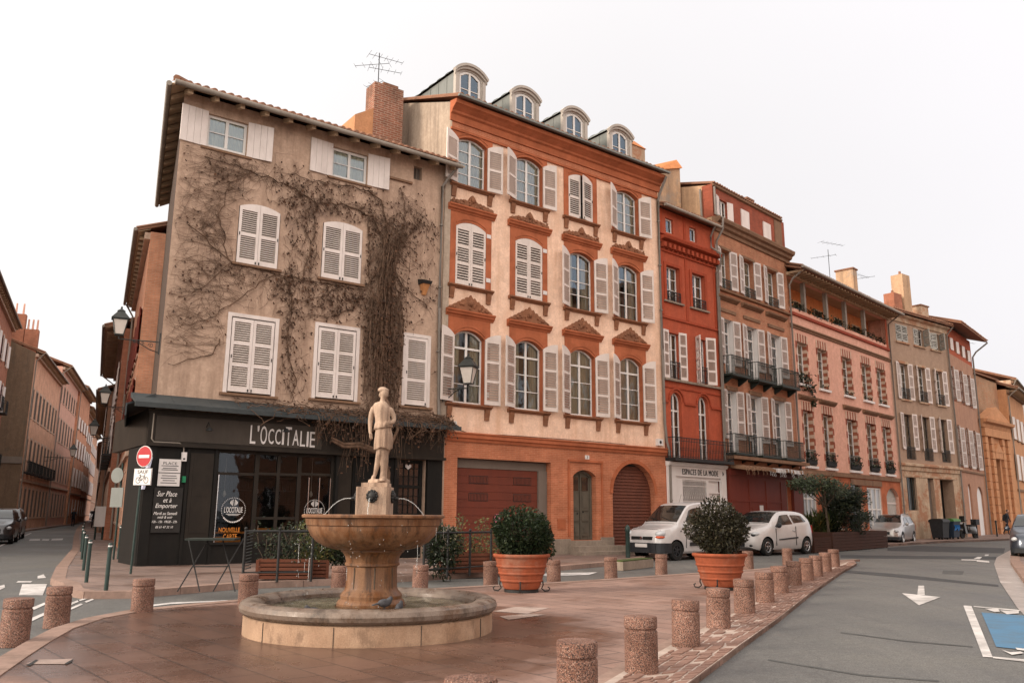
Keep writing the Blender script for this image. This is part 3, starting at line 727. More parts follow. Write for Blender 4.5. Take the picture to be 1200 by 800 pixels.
_sc = {}
def leaf_mesh(w, h, side, rise, panels, fm, sm, slat, pw):
    """one shutter leaf, hinge at the origin; side 'L' extends to +x, 'R' to -x; rise = drop of the arch at the hinge"""
    key = (round(w, 3), round(h, 3), side, round(rise, 3), panels, fm, sm, slat)
    if key in _sc: return _sc[key]
    mb = MB(); sg = 1 if side == 'L' else -1; t = .042; st = min(.075, w * .15); rb, rm, rt = .13, .085, .10
    zt = lambda x: (arch_z(x, 0, 2 * w, h, rise) if rise > 0 else h)
    def bx(xa, xb, y0, y1, za, zb, mi=0): mb.box(min(sg * xa, sg * xb), max(sg * xa, sg * xb), y0, y1, za, zb, mi)
    n = 5
    def rail_top(xa, xb):                              # solid top following the arch
        for k in range(n):
            u, v = xa + (xb - xa) * k / n, xa + (xb - xa) * (k + 1) / n
            zb = h - rise - rt
            P = [(sg * u, zb), (sg * v, zb), (sg * v, zt(v)), (sg * u, zt(u))]
            mb.prism(P, -t, 0)
    if panels == 0:                                     # plain board leaf with two battens
        nb = 4
        for k in range(nb):
            bx(w * k / nb + .003, w * (k + 1) / nb - .003, -t + .01, 0, 0, h)
        bx(.01, w - .01, -t - .014, -t + .012, h * .12, h * .12 + .09); bx(.01, w - .01, -t - .014, -t + .012, h * .82, h * .82 + .09)
    else:
        bx(0, st, -t, 0, 0, h - rise - rt); bx(w - st, w, -t, 0, 0, h - rise - rt)
        bx(st, w - st, -t, 0, 0, rb); rail_top(0, w)
        zA, zB = rb, h - rise - rt
        pts = [zA + (zB - zA) * k / panels for k in range(panels + 1)]
        for k in range(panels):
            za = pts[k] + (rm / 2 if k else 0); zb = pts[k + 1] - (rm / 2 if k < panels - 1 else 0)
            if k < panels - 1: bx(st, w - st, -t, 0, zb, zb + rm)
            ns = max(3, int((zb - za) / slat)); d = (zb - za) / ns
            for q in range(ns):
                z = za + q * d; xa, xb = sg * st, sg * (w - st); x0, x1 = min(xa, xb), max(xa, xb)
                y0, y1 = -t + .006, -.006
                lo, hi = z + .002, z + d * .56
                mb.hexa([(x0, y0, lo), (x1, y0, lo), (x1, y0 + .006, lo + .010), (x0, y0 + .006, lo + .010), (x0, y1, hi), (x1, y1, hi), (x1, y1 + .004, hi + .012), (x0, y1 + .004, hi + .012)], 1)
        bx(st * .3, st * .3 + .02, -t - .02, -t, h * .45, h * .45 + .09, 2)
        bx(w - .06, w - .03, -t - .02, -t, .02, .09, 2)
    me = mb.mesh('shutter', [MT[fm], MT[sm], MT['iron']])
    _sc[key] = me
    return me
def leaf(parent, x, z0, w, h, side, ang, y=-.02, rise=0, panels=3, fm='whiteB', sm='slatB', slat=.05):
    me = leaf_mesh(w, h, side, rise, panels, fm, sm, slat, 0)
    a = radians(-ang if side == 'L' else ang)
    return link('shutter', me, parent, (x, y, z0), a)
def shutters(parent, x0, x1, z0, h, angL, angR, y=-.02, **k):
    wl = (x1 - x0) / 2 - .004
    leaf(parent, x0, z0, wl, h, 'L', angL, y if angL > 20 else .02, **k)
    leaf(parent, x1, z0, wl, h, 'R', angR, y if angR > 20 else .02, **k)

def cornice(mb, x0, x1, prof, mi=0, ret0=False, ret1=False):
    """profile [(y,z)] swept along x; closed towards the wall"""
    n = len(prof)
    A = [(x0, y, z) for y, z in prof]; B = [(x1, y, z) for y, z in prof]
    mb.add(A + B, [(i, i + 1, n + i + 1, n + i) for i in range(n - 1)] + [tuple(range(n)), tuple(range(2 * n - 1, n - 1, -1))], mi)
def tiles(mb, x0, x1, y, z, slope=.42, length=1.3, pitch=.21, mi=0, r=.085):
    n = int((x1 - x0) / pitch)
    for k in range(n):
        x = x0 + (k + .5) * (x1 - x0) / n; j = rng.uniform(-.025, .025)
        P = 7; vs = []
        for (yy, rr) in ((y + j, r), (y + length, r * .85)):
            zz = z + (yy - y) * slope
            for q in range(P):
                a = pi * q / (P - 1); vs.append((x + cos(a) * rr, yy, zz + sin(a) * rr))
        fs = [(q, q + 1, P + q + 1, P + q) for q in range(P - 1)] + [tuple(range(P))]
        mb.add(vs, fs, mi)
def roof_slab(mb, x0, x1, y0, y1, z0, z1, th=.12, mi=0):
    mb.hexa([(x0, y0, z0), (x1, y0, z0), (x1, y1, z1), (x0, y1, z1), (x0, y0, z0 + th), (x1, y0, z0 + th), (x1, y1, z1 + th), (x0, y1, z1 + th)], mi)
def crest(mb, xc, z, w, h, y=-.06, pointed=False, mi=0, seed=0):
    """carved foliage crest above a window cap"""
    r = random.Random(seed); n = 22
    top = []
    for i in range(n + 1):
        u = -1 + 2 * i / n
        base = (1 - abs(u)) ** (1.0 if pointed else .8) * (h * .92) + h * .10
        if not pointed: base = h * (.26 + .30 * max(0, cos(u * pi / 2)) + (.42 if abs(u) < .16 else 0))
        top.append((xc + u * w / 2, z + base * (1 + .16 * (i % 2) - .08)))
    mb.prism([(xc - w / 2, z)] + top + [(xc + w / 2, z)], y - .03, 0, mi=mi)
    for i in range(26):
        u = r.uniform(-.92, .92)
        hh = (1 - abs(u)) * h * .8 if pointed else h * (.42 if abs(u) > .15 else .85)
        zz = z + r.uniform(.05, max(.06, hh))
        s = r.uniform(.03, .065)
        mb.ell((xc + u * w / 2, y - .035, zz), (s, .035, s * r.uniform(.7, 1.3)), 7, 5, mi)
    mb.ell((xc, y - .05, z + h * (.62 if not pointed else .55)), (.085, .06, .11), 9, 6, mi)
def balustrade(mb, x0, x1, y, z0, z1, pitch=.11, r=.008, mi=0, scroll=True):
    mb.box(x0, x1, y - .015, y + .015, z1 - .03, z1, mi); mb.box(x0, x1, y - .012, y + .012, z0 + .04, z0 + .06, mi); mb.box(x0, x1, y - .012, y + .012, z1 - .16, z1 - .145, mi)
    n = max(2, int((x1 - x0) / pitch))
    for k in range(n + 1):
        x = x0 + (x1 - x0) * k / n
        mb.box(x - r, x + r, y - r, y + r, z0, z1 - .03, mi)
        if scroll and k < n:
            xm = x + (x1 - x0) / n / 2; rr = min(.05, (x1 - x0) / n * .42)
            for zc, q in ((z1 - .10, 1), (z0 + (z1 - z0) * .42, 1.0)):
                mb.tube([(xm + cos(t * pi / 4) * rr, y, zc + sin(t * pi / 4) * rr * q) for t in range(9)], .005, 4, mi)
def side_rail(mb, x, y0, y1, z0, z1, pitch=.11, mi=0):
    mb.box(x - .015, x + .015, y0, y1, z1 - .03, z1, mi); mb.box(x - .012, x + .012, y0, y1, z0 + .04, z0 + .06, mi)
    n = max(2, int((y1 - y0) / pitch))
    for k in range(n + 1):
        y = y0 + (y1 - y0) * k / n; mb.box(x - .008, x + .008, y - .008, y + .008, z0, z1 - .03, mi)
def text_mb(s, w, h, depth=.01, spacing=1.0):
    cu = bpy.data.curves.new('t', 'FONT'); cu.body = s; cu.size = 1; cu.extrude = .5; cu.align_x = 'CENTER'; cu.space_character = spacing; cu.resolution_u = 3
    o = bpy.data.objects.new('t', cu); COL.objects.link(o)
    me = evaluated(o, 't')
    xs = [v.co.x for v in me.vertices]; ys = [v.co.y for v in me.vertices]; 
    x0, x1, y0, y1 = min(xs), max(xs), min(ys), max(ys)
    mb = MB()
    vs = [((v.co.x - (x0 + x1) / 2) / (x1 - x0) * w, -(v.co.z + .5) * depth, (v.co.y - y0) / (y1 - y0) * h) for v in me.vertices]
    mb.add(vs, [tuple(p.vertices) for p in me.polygons]); bpy.data.meshes.remove(me)
    return mb
def add_text(mb, s, xc, y, z, w, h, depth=.01, mi=0, spacing=1.0):
    t = text_mb(s, w, h, depth, spacing); mb.add([(v[0] + xc, v[1] + y, v[2] + z) for v in t.v], t.f, mi)
def downpipe(parent, pts, r=.05, name='downpipe'):
    mb = MB(); mb.tube(pts, r, 8)
    a, b = Vector(pts[0]), Vector(pts[-1])
    z0, z1 = sorted((a.z, b.z)); n = int((z1 - z0) / 1.9)
    for k in range(1, n):
        z = z0 + (z1 - z0) * k / n
        x = min(pts, key=lambda p: abs(p[2] - z)); mb.lathe([(r * 1.25, 0), (r * 1.25, .05)], 8, (x[0], x[1], z))
    return put(name, mb, MT['pipe'], parent, smooth=50)
def chimney(parent, x0, x1, y0, y1, z0, z1, m, pots=0, cap=True, flare=0, name='chimney', pot_h=.5):
    mb = MB(); mb.box(x0, x1, y0, y1, z0, z1, 0)
    if cap: mb.box(x0 - .06, x1 + .06, y0 - .06, y1 + .06, z1, z1 + .09, 1)
    if flare: mb.hexa([(x0 - flare, y0, z0), (x0, y0, z0), (x0, y1, z0), (x0 - flare, y1, z0), (x0 - .01, y0, z1 - .5), (x0, y0, z1 - .5), (x0, y1, z1 - .5), (x0 - .01, y1, z1 - .5)], 0)
    for k in range(pots):
        x = x0 + (x1 - x0) * (k + .5) / pots; mb.lathe([(.09, 0), (.075, pot_h)], 10, (x, (y0 + y1) / 2, z1 + .06), 1)
    return put(name, mb, [MT[m], MT['tile']], parent)
def antenna(name, label, loc, h, arms, rot=0):
    mb = MB(); mb.tube([(0, 0, 0), (0, 0, h)], .018, 5)
    for z, a, L, k in arms:
        c, s = cos(a), sin(a)
        mb.tube([(-c * L * .3, -s * L * .3, z), (c * L * .7, s * L * .7, z)], .010, 4)
        for q in range(k):
            u = -.3 + 1.0 * q / max(1, k - 1); e = .12 + .16 * (1 - q / k)
            mb.tube([(c * L * u - s * e, s * L * u + c * e, z), (c * L * u + s * e, s * L * u - c * e, z)], .006, 3)
    o = put(name, mb, MT['iron'], None, loc, rot); tag(o, label, 'antenna'); return o
def W(P, a, x, y, z=0.0):                            # facade-local point to world
    u = bear(a); i = Vector((-cos(radians(a)), sin(radians(a)))); q = P + u * x + i * y
    return (q.x, q.y, z)
# ================================================================== A: ivy-covered corner house with the cafe
A = house('corner_house', 'beige plastered corner house covered in bare ivy, black cafe front at street level', PA, AA)
ca, sa_ = 0.203, 0.979                               # direction of its left flank in local axes
opsA = [Op(.70, 1.84, 11.55, 12.55), Op(4.50, 5.70, 11.62, 12.60), Op(7.36, 7.68, 12.24, 12.70, rev=.25),
        Op(1.76, 2.98, 8.32, 10.16, .14), Op(4.31, 5.63, 8.33, 10.20, .14),
        Op(1.70, 3.12, 4.63, 6.86), Op(4.25, 5.66, 4.69, 6.94), Op(7.20, 8.16, 4.72, 7.02),
        Op(1.66, 5.05, .62, 3.08, rev=.12), Op(7.14, 8.10, .12, 3.08, rev=.3)]
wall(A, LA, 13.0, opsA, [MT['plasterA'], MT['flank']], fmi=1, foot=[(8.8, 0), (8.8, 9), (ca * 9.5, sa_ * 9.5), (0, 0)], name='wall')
for o, s in ((opsA[0], 0), (opsA[1], 1)):
    window(A, (o.x0 + o.x1) / 2, o.z0, o.x1 - o.x0, o.z1 - o.z0, .10, 0, 2, 2, fw=.075, curtain=3)
    wl = .74
    leaf(A, o.x0, o.z0 - .02, wl, 1.07, 'L', 176, panels=0, fm='white', sm='white')
    leaf(A, o.x1, o.z0 - .02, wl, 1.07, 'R', 174, panels=0, fm='white', sm='white')
for o in opsA[3:5]:
    shutters(A, o.x0 + .02, o.x1 - .02, o.z0 + .02, o.z1 - o.z0 - .03, 0, 0, rise=.13, panels=2, fm='white', sm='slatB', slat=.062)
for o in opsA[5:7]:
    shutters(A, o.x0 + .11, o.x1 - .11, o.z0 + .05, o.z1 - o.z0 - .17, 0, 0, panels=3, fm='white', sm='slatB', slat=.06)
leaf(A, opsA[7].x0 + .09, opsA[7].z0 + .05, .78, opsA[7].z1 - opsA[7].z0 - .15, 'L', 0, .02, panels=3, fm='white', sm='slatB', slat=.06)
mb = MB()
for o in opsA[5:8]:                                   # flat white board frames
    b = .085
    mb.box(o.x0 - .02, o.x0 + b, -.03, .07, o.z0, o.z1 + .02); mb.box(o.x1 - b, o.x1 + .02, -.03, .07, o.z0, o.z1 + .02); mb.box(o.x0 + b, o.x1 - b, -.03, .07, o.z1 - b, o.z1 + .02)
put('shutter_frame', mb, MT['white'], A)
mb = MB()
for o in opsA[3:8]: mb.box(o.x0 - .10, o.x1 + .10, -.11, .05, o.z0 - .07, o.z0 - .002)
mb.box(.55, 2.0, -.05, .04, 11.46, 11.53); mb.box(4.35, 5.85, -.05, .04, 11.53, 11.60); mb.box(6.2, 7.3, -.07, .0, 12.02, 12.09)
put('sill', mb, MT['stonetrim'], A)
mb = MB(); mb.box(7.36, 7.68, .18, .2, 12.24, 12.7); mb.box(7.50, 7.54, .1, .13, 12.24, 12.7); put('vent', mb, MT['framedark'], A)
# eaves: boarded soffit on rafters, tiles, gutter; the same along the flank
mb = MB()
roof_slab(mb, -.34, 9.0, -.55, .06, 13.02, 13.28, .05, 0)
for k in range(13): 
    x = .05 + k * .72; mb.hexa([(x - .06, -.50, 12.88), (x + .06, -.50, 12.88), (x + .06, .05, 13.06), (x - .06, .05, 13.06), (x - .06, -.50, 13.01), (x + .06, -.50, 13.01), (x + .06, .05, 13.2), (x - .06, .05, 13.2)], 0)
def fl2(s, d, z): return (ca * s - sa_ * d, sa_ * s + ca * d, z)
def fl(s, d, z): return fl2(s, d * .66 if d > 0 else d, z)      # flank: s back along it, d outwards
mb.hexa([fl(-.5, .55, 13.02), fl(9.5, .55, 13.02), fl(9.5, -.3, 13.38), fl(.1, -.3, 13.38), fl(-.5, .55, 13.07), fl(9.5, .55, 13.07), fl(9.5, -.3, 13.43), fl(.1, -.3, 13.43)], 0)
for k in range(14):
    s = .1 + k * .7
    mb.hexa([fl(s, .5, 12.88), fl(s + .12, .5, 12.88), fl(s + .12, -.05, 13.08), fl(s, -.05, 13.08), fl(s, .5, 13.01), fl(s + .12, .5, 13.01), fl(s + .12, -.05, 13.22), fl(s, -.05, 13.22)], 0)
put('eaves', mb, MT['wood'], A, (0, 0, -.15))
mb = MB(); tiles(mb, -.36, 8.75, -.60, 13.12, .41, .8, .225); 
for k in range(41):
    s = .12 + k * .225
    mb.tube([fl(s, .60, 13.12), fl(s, .60 - (s + .75) * .45, 13.12 + (s + .75) * .17)] if s < 2.5 else [fl(s, .60, 13.12), fl(s, -.9, 13.72)], .085, 6, 0)
Rg = (2.7, 3.7, 14.85); mb.poly([(-.36, -.56, 13.12), (8.8, -.56, 13.12), (8.8, 4.4, 15.1), Rg]); mb.poly([(-.36, -.56, 13.12), Rg, (3.2, 7.0, 14.6), fl(9.5, .56, 13.12)]); mb.poly([Rg, (8.8, 4.4, 15.1), (8.8, 9.0, 13.2), (3.2, 9.0, 13.4), (3.2, 7.0, 14.6)])
mb.tube([(-.38, -.6, 13.16), Rg], .10, 7)
put('roof', mb, MT['tile'], A, (0, 0, -.15), smooth=40)
mb = MB(); mb.tube([(-.42, -.64, 13.04), (8.85, -.64, 12.98)], .075, 8); mb.tube([fl(-.55, .64, 13.04), fl(9.5, .64, 12.98)], .075, 8)
put('gutter', mb, MT['gutter'], A, (0, 0, -.15), smooth=50)
downpipe(A, [(8.8, -.6, 12.95), (8.55, -.2, 12.45), (8.42, -.09, 12.2), (8.42, -.09, 8), (8.50, -.09, 4.4)], .05)
chimney(A, 6.98, 8.15, 2.4, 3.1, 13.5, 16.70, 'chimneybrick', 0, False, 0, name='chimney')
mb = MB(); mb.hexa([(6.25, 2.42, 13.5), (6.98, 2.42, 13.5), (6.98, 3.6, 13.5), (6.25, 3.6, 13.5), (6.28, 2.42, 15.2), (6.98, 2.42, 15.65), (6.98, 3.6, 15.65), (6.28, 3.6, 15.2)]); put('chimney_flank', mb, MT['ochre'], A)
chimney(A, 7.75, 8.25, 3.2, 3.7, 14.6, 17.15, 'greigebase', 0, True, name='chimney')
mb = MB(); mb.box(8.56, 8.80, -.04, 0, 4.3, 12.7); put('corner_strip', mb, MT['plasterSide'], A)
mb = MB(); mb.hexa([(7.66, -.30, 8.68), (7.98, -.30, 8.68), (7.98, 0, 8.68), (7.66, 0, 8.68), (7.64, -.34, 8.78), (8.0, -.34, 8.78), (8.0, 0, 8.86), (7.64, 0, 8.86)]); mb.hexa([(7.80, -.06, 8.36), (7.92, -.06, 8.36), (7.92, 0, 8.36), (7.80, 0, 8.36), (7.69, -.26, 8.68), (7.95, -.26, 8.68), (7.95, -.02, 8.68), (7.69, -.02, 8.68)], 1)
put('floodlight', mb, [MT['iron'], M_plain('amber_lamp_glass', (.55, .26, .11), .35, .2)], A)

# shopfront
mb = MB(); Y = -.16
mb.box(-.14, .10, Y - .03, -.001, .11, 3.1); mb.box(.10, 1.64, Y + .02, -.001, .11, 3.1); mb.box(-.14, -.001, Y, 1.9, .11, 3.1)
mb.box(.86, .93, Y - .02, Y + .02, .11, 3.1); mb.box(1.58, 1.66, Y - .02, .02, .11, 3.1)
mb.box(1.66, 5.05, Y + .01, -.001, .11, .60); mb.box(1.60, 5.10, Y - .06, -.001, .60, .66)
for x0, x1 in ((5.05, 5.14), (5.6, 7.12), (8.12, 8.30), (8.3, 8.66)): mb.box(x0, x1, Y + (.03 if x0 > 5.1 else -.02), -.001, .11, 3.1)
for k in range(5): x = .12 + k * .15; 
for x in (5.65, 6.3, 6.95): mb.box(x, x + .09, Y - .01, Y + .03, .11, 3.1)
put('shopfront', mb, MT['black'], A)
mb = MB(); mb.box(.96, 1.56, Y + .005, Y + .02, .75, 2.95); mb.box(5.16, 5.58, -.10, -.001, .11, 3.1)
mb.box(1.05, 1.48, Y - .003, Y + .005, .9, 1.7); mb.box(1.05, 1.48, Y - .003, Y + .005, 1.85, 2.85)
put('shutter_panel', mb, MT['blackwood'], A)
mb = MB()
for x0, x1 in ((1.66, 1.74), (2.73, 2.85), (3.36, 3.45), (3.96, 4.07), (4.97, 5.05)): mb.box(x0, x1, .0, .07, .62, 3.08)
for x0, x1, z in ((1.74, 2.73, 2.42), (2.85, 3.36, 2.45), (3.45, 3.96, 2.45), (4.07, 4.97, 2.48)): mb.box(x0, x1, .01, .06, z, z + .07)
mb.box(1.74, 4.97, .0, .06, 3.0, 3.08); mb.box(2.85, 3.96, .01, .05, .62, .95); mb.box(2.85, 3.96, .015, .05, 1.25, 1.32)
fr = put('shop_window', mb, MT['blackwood'], A)
mb = MB(); mb.quad((1.70, .035, .63), (5.0, .035, .63), (5.0, .035, 3.05), (1.70, .035, 3.05)); put('pane', mb, MT['shopglass'], fr)
mb = MB()
for x in (1.755, 4.30, 4.62, 4.95): mb.box(x, x + .022, -.012, .0, .66, 2.42)
put('shop_window_trim', mb, MT['chrome'], A)
mb = MB(); mb.box(-.16, 8.66, Y - .03, -.001, 3.12, 4.02); mb.box(-.2, 8.70, Y - .12, -.001, 3.08, 3.16); mb.box(-.18, 8.68, Y - .06, -.001, 3.92, 4.02); mb.box(-.16, -.001, Y, 4.0, 3.12, 4.02)
put('fascia', mb, MT['blackwood'], A)
mb = MB(); mb.box(.02, 4.55, Y - .045, Y - .03, 3.22, 3.86); put('sign_board', mb, M_paint('grey_brown_sign_board', (.055, .045, .037), (.03, .024, .02), .5, .6), A)
mb = MB(); x = 2.46
for ch, wd, hh, dz in (('L', .15, .50, 0), ("'", .05, .16, .34), ('O', .18, .50, 0), ('C', .155, .42, .02), ('C', .155, .42, .02), ('I', .055, .42, .02), ('T', .17, .52, 0), ('A', .18, .43, .02), ('L', .15, .43, .0), ('I', .055, .43, .0), ('E', .15, .44, -.01)):
    add_text(mb, ch, x + wd / 2, Y - .05, 3.27 + dz, wd, hh, .02); x += wd + .042
put('shop_letters', mb, MT['signwhite'], A)
# zinc canopy wrapping the corner
mb = MB()
n = 10
for k in range(n):
    x0 = -.62 + k * 9.57 / n; x1 = x0 + 9.57 / n - .006
    mb.hexa([(x0, -.68, 4.08), (x1, -.68, 4.08), (x1, -.01, 4.30), (x0, -.01, 4.30), (x0, -.68, 4.11), (x1, -.68, 4.11), (x1, -.01, 4.42), (x0, -.01, 4.42)])
mb.box(-.64, 8.97, -.71, -.68, 4.00, 4.12)
mb.hexa([fl2(-.55, .66, 4.06), fl2(7.5, .66, 4.06), fl2(7.5, .02, 4.28), fl2(-.2, .02, 4.28), fl2(-.55, .66, 4.10), fl2(7.5, .66, 4.10), fl2(7.5, .02, 4.42), fl2(-.2, .02, 4.42)])
mb.hexa([fl2(-.6, .70, 3.78), fl2(7.5, .70, 3.78), fl2(7.5, .66, 3.78), fl2(-.6, .66, 3.78), fl2(-.6, .70, 4.10), fl2(7.5, .70, 4.10), fl2(7.5, .66, 4.10), fl2(-.6, .66, 4.10)])
put('canopy', mb, MT['slatezinc'], A)
mb = MB()                                              # door on the right
mb.box(7.16, 7.26, .12, .2, .12, 3.06); mb.box(7.98, 8.08, .12, .2, .12, 3.06); mb.box(7.26, 7.98, .12, .2, 2.96, 3.06); mb.box(7.26, 7.98, .13, .19, .12, 1.45); mb.box(7.26, 7.98, .12, .2, 2.2, 2.3)
for k in range(1, 4): mb.box(7.26 + k * .18 - .012, 7.26 + k * .18 + .012, .14, .17, 1.45, 2.96)
for z in (1.7, 1.95, 2.55, 2.8): mb.box(7.26, 7.98, .142, .168, z, z + .022)
d = put('door', mb, MT['black'], A); mb = MB(); mb.quad((7.26, .165, 1.45), (7.98, .165, 1.45), (7.98, .165, 2.96), (7.26, .165, 2.96)); put('pane', mb, MT['dglass'], d)
mb = MB(); mb.lathe([(.06, 0), (.05, .1), (.02, .16)], 8, (7.92, -.2, 1.02)); mb.box(8.02, 8.1, -.18, -.13, .95, 1.25); put('letterbox', mb, MT['signwhite'], A)
mb = MB(); pts = [(0, .0), (-.05, .045), (-.085, .02), (-.08, -.03), (0, -.10), (.08, -.03), (.085, .02), (.05, .045)]; mb.prism([(7.56 + x * 1.2, 2.88 + z * 1.1) for x, z in pts], .09, .12); put('heart_ornament', mb, MT['signwhite'], A)
for x in (1.28, 3.38):
    mb = MB(); mb.tube([(x, Y - .03, 3.62), (x, Y - .22, 3.75), (x, Y - .32, 3.66)], .012, 6); mb.lathe([(.02, .1), (.05, .07), (.10, 0)], 10, (x, Y - .33, 3.52 if x < 2 else 3.62)); put('sign_lamp', mb, MT['iron'], A)
# cables and box on the shopfront
mb = MB(); mb.tube([(-.06, Y - .05, 3.9), (-.06, Y - .05, 3.25), (0, Y - .05, 3.18), (.62, Y - .06, 3.18), (.74, Y - .05, 3.12), (.76, Y - .05, 2.9)], .018, 6); put('cable', mb, MT['gutter'], A)
mb = MB(); mb.box(.71, .83, Y - .10, Y - .0, 2.72, 2.95); mb.box(.74, .79, Y - .105, Y - .1, 2.76, 2.8, 1); put('alarm_box', mb, [MT['signwhite'], MT['iron']], A)
mb = MB(); mb.box(.78, .86, Y - .07, Y + .02, 2.18, 2.34); put('green_tag', mb, M_plain('green_plastic', (.01, .16, .07), .5), A)
# chalk board: handwriting as thin letters
def italic(mb, k=.25):
    z0 = min(v[2] for v in mb.v); mb.v = [(v[0] + (v[2] - z0) * k, v[1], v[2]) for v in mb.v]; return mb
mb = MB(); mb.box(.12, .82, Y - .045, Y - .005, .92, 2.04, 0); tb = MB()
for s, x, z, w_, h_ in (('Sur Place', .45, 1.82, .48, .13), ('et à', .47, 1.67, .20, .11), ('Emporter', .45, 1.50, .52, .14), ('Mardi au Samedi', .45, 1.36, .56, .075), ('midi & soir', .45, 1.27, .36, .065), ('12h - 15h  19h30 - 22h', .45, 1.16, .60, .06), ('05 61 47 32 10', .45, 1.03, .42, .055)):
    t = MB(); add_text(t, s, x - .02, Y - .046, z, w_, h_, .004); italic(t, .22); tb.add(t.v, t.f, 1)
for v, f, m in ((tb.v, tb.f, 1),): mb.add(v, f, 1)
bd = put('chalkboard', mb, [M_plain('slate_board', (.022, .020, .019), .8, .2), MT['chalk']], A)
for z0, z1, lines in ((2.42, 2.76, (('PLACE', 2.62, .34, .07),)), (2.08, 2.40, ())):
    mb = MB(); mb.box(.18, .72, Y - .032, Y - .008, z0, z1); 
    for s, z, w_, h_ in lines: add_text(mb, s, .45, Y - .033, z, w_, h_, .003, 1)
    for zz, w_ in ((.06, .40), (.10, .34), (.16, .42)) if lines else ((.07, .40), (.13, .30), (.19, .40), (.25, .36)): mb.box(.45 - w_ / 2, .45 + w_ / 2, Y - .035, Y - .032, z0 + zz, z0 + zz + .018, 1)
    put('menu_poster', mb, [MT['signwhite'], MT['iron']], A)
mb = MB(); mb.hexa([(-.22, -.42, 1.98), (-.16, -.42, 1.98), (-.16, -.2, 1.98), (-.22, -.2, 1.98), (-.10, -.42, 2.78), (-.04, -.42, 2.78), (-.04, -.2, 2.78), (-.10, -.2, 2.78)]); put('edge_sign', mb, M_plain('pale_blue_panel', (.45, .47, .60), .4, .1), A)
# glass lettering
def logo(xc, zc, R):
    mb = MB(); yy = -.008
    for k in range(44):
        a = 2 * pi * k / 44; c = (xc + cos(a) * R, zc + sin(a) * R)
        if sin(a) < -.55: mb.box(c[0] - .016, c[0] + .016, yy - .004, yy, c[1] - .018, c[1] + .018)
        else: mb.box(c[0] - .008, c[0] + .008, yy - .004, yy, c[1] - .008, c[1] + .008)
    add_text(mb, "L'OCCITALIE", xc, yy, zc - .07, R * 1.55, .15, .004)
    mb.box(xc - R * .62, xc + R * .62, yy - .004, yy, zc - .115, zc - .105); mb.box(xc - R * .45, xc + R * .45, yy - .004, yy, zc - .145, zc - .135)
    for s in (-1, 1):
        for q, (dx, h) in enumerate(((.022, .09), (.055, .065), (.085, .035))): mb.prism([(xc + s * dx, zc + .19 - h), (xc + s * (dx + .016), zc + .19 - h * .8), (xc + s * (dx + .016), zc + .19 + h * .8), (xc + s * dx, zc + .19 + h)], yy - .004, yy)
    return put('window_logo', mb, MT['chalk'], A)
logo(2.22, 1.50, .32); logo(4.52, 1.50, .30)
mb = MB(); add_text(mb, 'NOUVELLE', 2.15, -.008, .92, .56, .12, .004); add_text(mb, 'CARTE', 2.18, -.008, .74, .36, .13, .004); put('window_lettering', mb, MT['orangepaper'], A)
mb = MB(); mb.box(1.76, 2.50, .09, .12, .64, .80); mb.box(1.76, 2.62, .12, .15, .88, .93); put('window_display', mb, MT['orangepaper'], A)
mb = MB(); mb.box(2.92, 3.34, .06, .09, .64, 1.02, 0); mb.box(2.97, 3.29, .055, .06, .66, .96, 1); put('menu_frame', mb, [MT['orangepaper'], MT['greyshut']], A)
mb = MB(); mb.box(.9, 7.0, 3.2, 3.25, 0, 4.0); mb.box(.9, 7.0, .3, 3.2, 3.3, 3.34); mb.box(.9, 7.0, .2, 3.2, .05, .1)
for z in (.9, 1.3, 1.7, 2.1, 2.5): mb.box(2.2, 5.0, 2.8, 3.2, z, z + .04)
for k in range(40): x = 2.25 + k * .068; z = (.94, 1.34, 1.74, 2.14)[k % 4]; mb.lathe([(.028, 0), (.028, .18), (.01, .22), (.01, .29)], 6, (x, 2.9, z))
put('shop_interior', mb, MT['blackwood'], A)
for x, z in ((2.1, 1.86), (3.0, 1.95), (4.6, 1.9)):
    mb = MB(); mb.tube([(x, .5, 3.2), (x, .5, z + .15)], .006, 4); mb.lathe([(.015, .16), (.05, .08), (.055, .04), (.0, -.02)], 10, (x, .5, z)); put('pendant_bulb', mb, MT['lampglass'], A, smooth=60)

